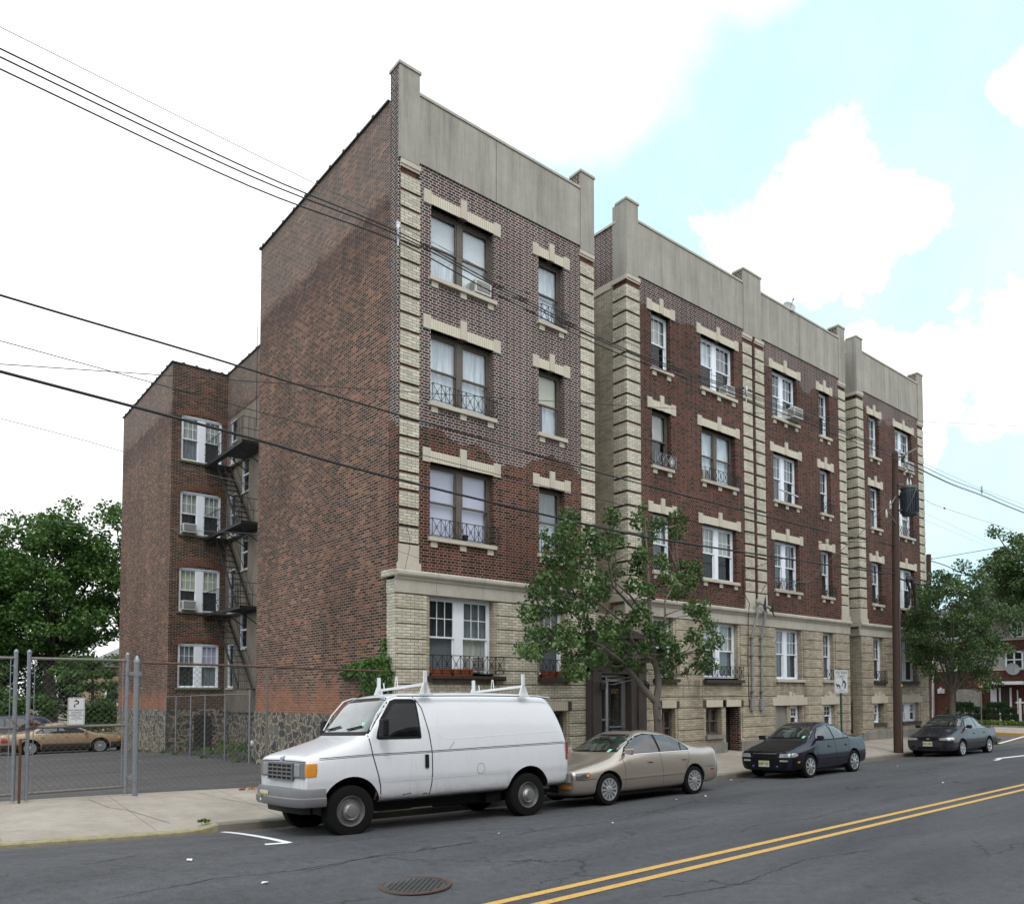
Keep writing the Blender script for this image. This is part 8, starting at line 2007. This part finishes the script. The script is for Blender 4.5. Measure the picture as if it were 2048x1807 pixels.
b = MB(); b.box(40.26, 40.36, .56, .66, .1, 1.72); b.build('post', M['signwhite'], fs); b = MB(); b.box(40.27, 40.35, -.9, .82, 1.44, 1.53); b.build('arm', M['signwhite'], fs)
b = MB(); b.box(40.30, 40.32, -.75, .42, .88, 1.36); bd = b.build('board', M['signwhite'], fs)
b = MB(); b.box(40.294, 40.30, -.75, .24, 1.22, 1.345); b.build('red_band', plain('sign_red', (0.5, 0.02, 0.03), 0.5), bd)
b = MB(); b.prism([(.34, 1.20), (.30, 1.27), (.22, 1.27), (.18, 1.20), (.26, 1.10)], 40.292, 40.30, 'X'); b.box(40.292, 40.30, -.6, .1, .92, 1.0); b.build('blue_mark', M['badgeblue'], bd)
rs = thing('regulation_sign', 'small red and white kerbside sign on a thin post before the bushes', 'sign', (38.6, 2.05, .05))
b = MB(); b.tube([(38.6, 2.05, 0), (38.6, 2.05, 2.7)], .03, 6); b.build('post', M['galv_old'], rs); b = MB(); b.box(38.54, 38.56, 1.88, 2.16, 2.2, 2.72); pn = b.build('panel', bpy.data.materials['sign_red'], rs); b = MB(); b.box(38.53, 38.54, 1.93, 2.11, 2.36, 2.52); b.build('panel_mark', M['signwhite'], pn)
b = MB(); b.lathe([(.14, 0), (.14, .3), (.1, .34), (.1, .5), (.12, .52), (.08, .62), (.0001, .66)], (28.2, -1.2, .0), n=12); b.tube([(28.0, -1.2, .4), (28.4, -1.2, .4)], .05, 8)
tag(b.build('fire_hydrant', bpy.data.materials['sign_red'], autosm=50), 'red fire hydrant just past the far block corner', 'hydrant') if False else None
# tan house glimpsed under the trees on the left
th = thing('tan_house', 'tan rendered house with white trim glimpsed between the trees beyond the lot', 'house', (4.0, 52, -.6))
b = MB(); b.box(3.9, 12, 52, 60, -.7, 4.2); b.build('wall', plain('tan_render', (0.35, 0.25, 0.15), 0.9, world=True), th)
b = MB(); b.add([(3.5, 51.6, 4.2), (12.4, 51.6, 4.2), (12.4, 60.4, 4.2), (3.5, 60.4, 4.2), (8, 51.6, 6.6), (8, 60.4, 6.6)], [(0, 4, 5, 3), (1, 2, 5, 4), (0, 1, 4), (2, 3, 5)]); b.build('roof', M['shingle'], th)
b = MB(); b.box(4.5, 5.4, 51.95, 52, 1.2, 2.8); w_ = b.build('window', M['white_frame'], th); b = MB(); b.box(4.62, 5.28, 51.93, 51.95, 1.3, 2.7); b.build('pane', M['carglass'], w_)
b = MB(); b.box(3.4, 4.4, 50.8, 52, 1.0, 1.1); b.box(3.5, 3.6, 50.9, 51, -.6, 1.0); b.box(4.2, 4.3, 50.9, 51, -.6, 1.0); b.build('porch', M['white_frame'], th)

# ------------------------------------------------------------------ plain row across the street, behind the viewpoint (lights and reflects like the real street)
random.seed(5)
M['row_brick'] = brick_mat('row_brick', [(0, (0.07, 0.035, 0.03)), (1, (0.16, 0.07, 0.05))], (0.2, 0.17, 0.14))[0]
xx0 = -46.0
for i, (w_, h_, mt, lab) in enumerate([(13, 8.0, 'row_brick', 'low brick row house across the street, first from the lot end'), (12, 9.5, 'house_white', 'pale brick row house across the street opposite the parking lot'), (11, 7.5, 'row_brick', 'brick row house across the street opposite the white van'), (15, 9.0, 'plaster', 'tan rendered house across the street opposite the street tree'), (14, 8.0, 'row_brick', 'brick row house across the street opposite the wooden pole'), (16, 9.5, 'house_brick', 'red brick row house across the street past the corner')]):
    y0 = -20.5 - (i % 2) * .5
    t = thing('row_house', lab, 'house', (xx0, y0, 0), group='row houses across the street')
    n = int(w_ // 3); ops = []
    for f in range(3 if h_ > 8.5 else 2):
        for k in range(n): ops.append((xx0 + 1 + k * (w_ - 1.5) / n, xx0 + 2.1 + k * (w_ - 1.5) / n, 1.1 + f * 2.8, 2.7 + f * 2.8))
    b = MB(); b.box(xx0, xx0 + w_ - .6, y0 - 9, y0, -.3, h_); b.build('wall', M[mt], t)
    for a, c_, z0, z1 in ops:
        b = MB(); b.box(a - .06, c_ + .06, y0, y0 + .05, z0 - .06, z1 + .06); wi = b.build('window', M['white_frame'], t)
        b = MB(); b.box(a, c_, y0 + .05, y0 + .06, z0, z1); b.build('pane', M['carglass'], wi)
    b = MB(); b.box(xx0 - .05, xx0 + w_ - .55, y0 - .1, y0 + .3, h_ - .3, h_ + .1); b.build('cornice', M['stone'], t)
    xx0 += w_
sheet('near_pavement', fr(-50, 60, 20), [-20.6, -18, -15.2], lambda x, y: .12, M['walk'])
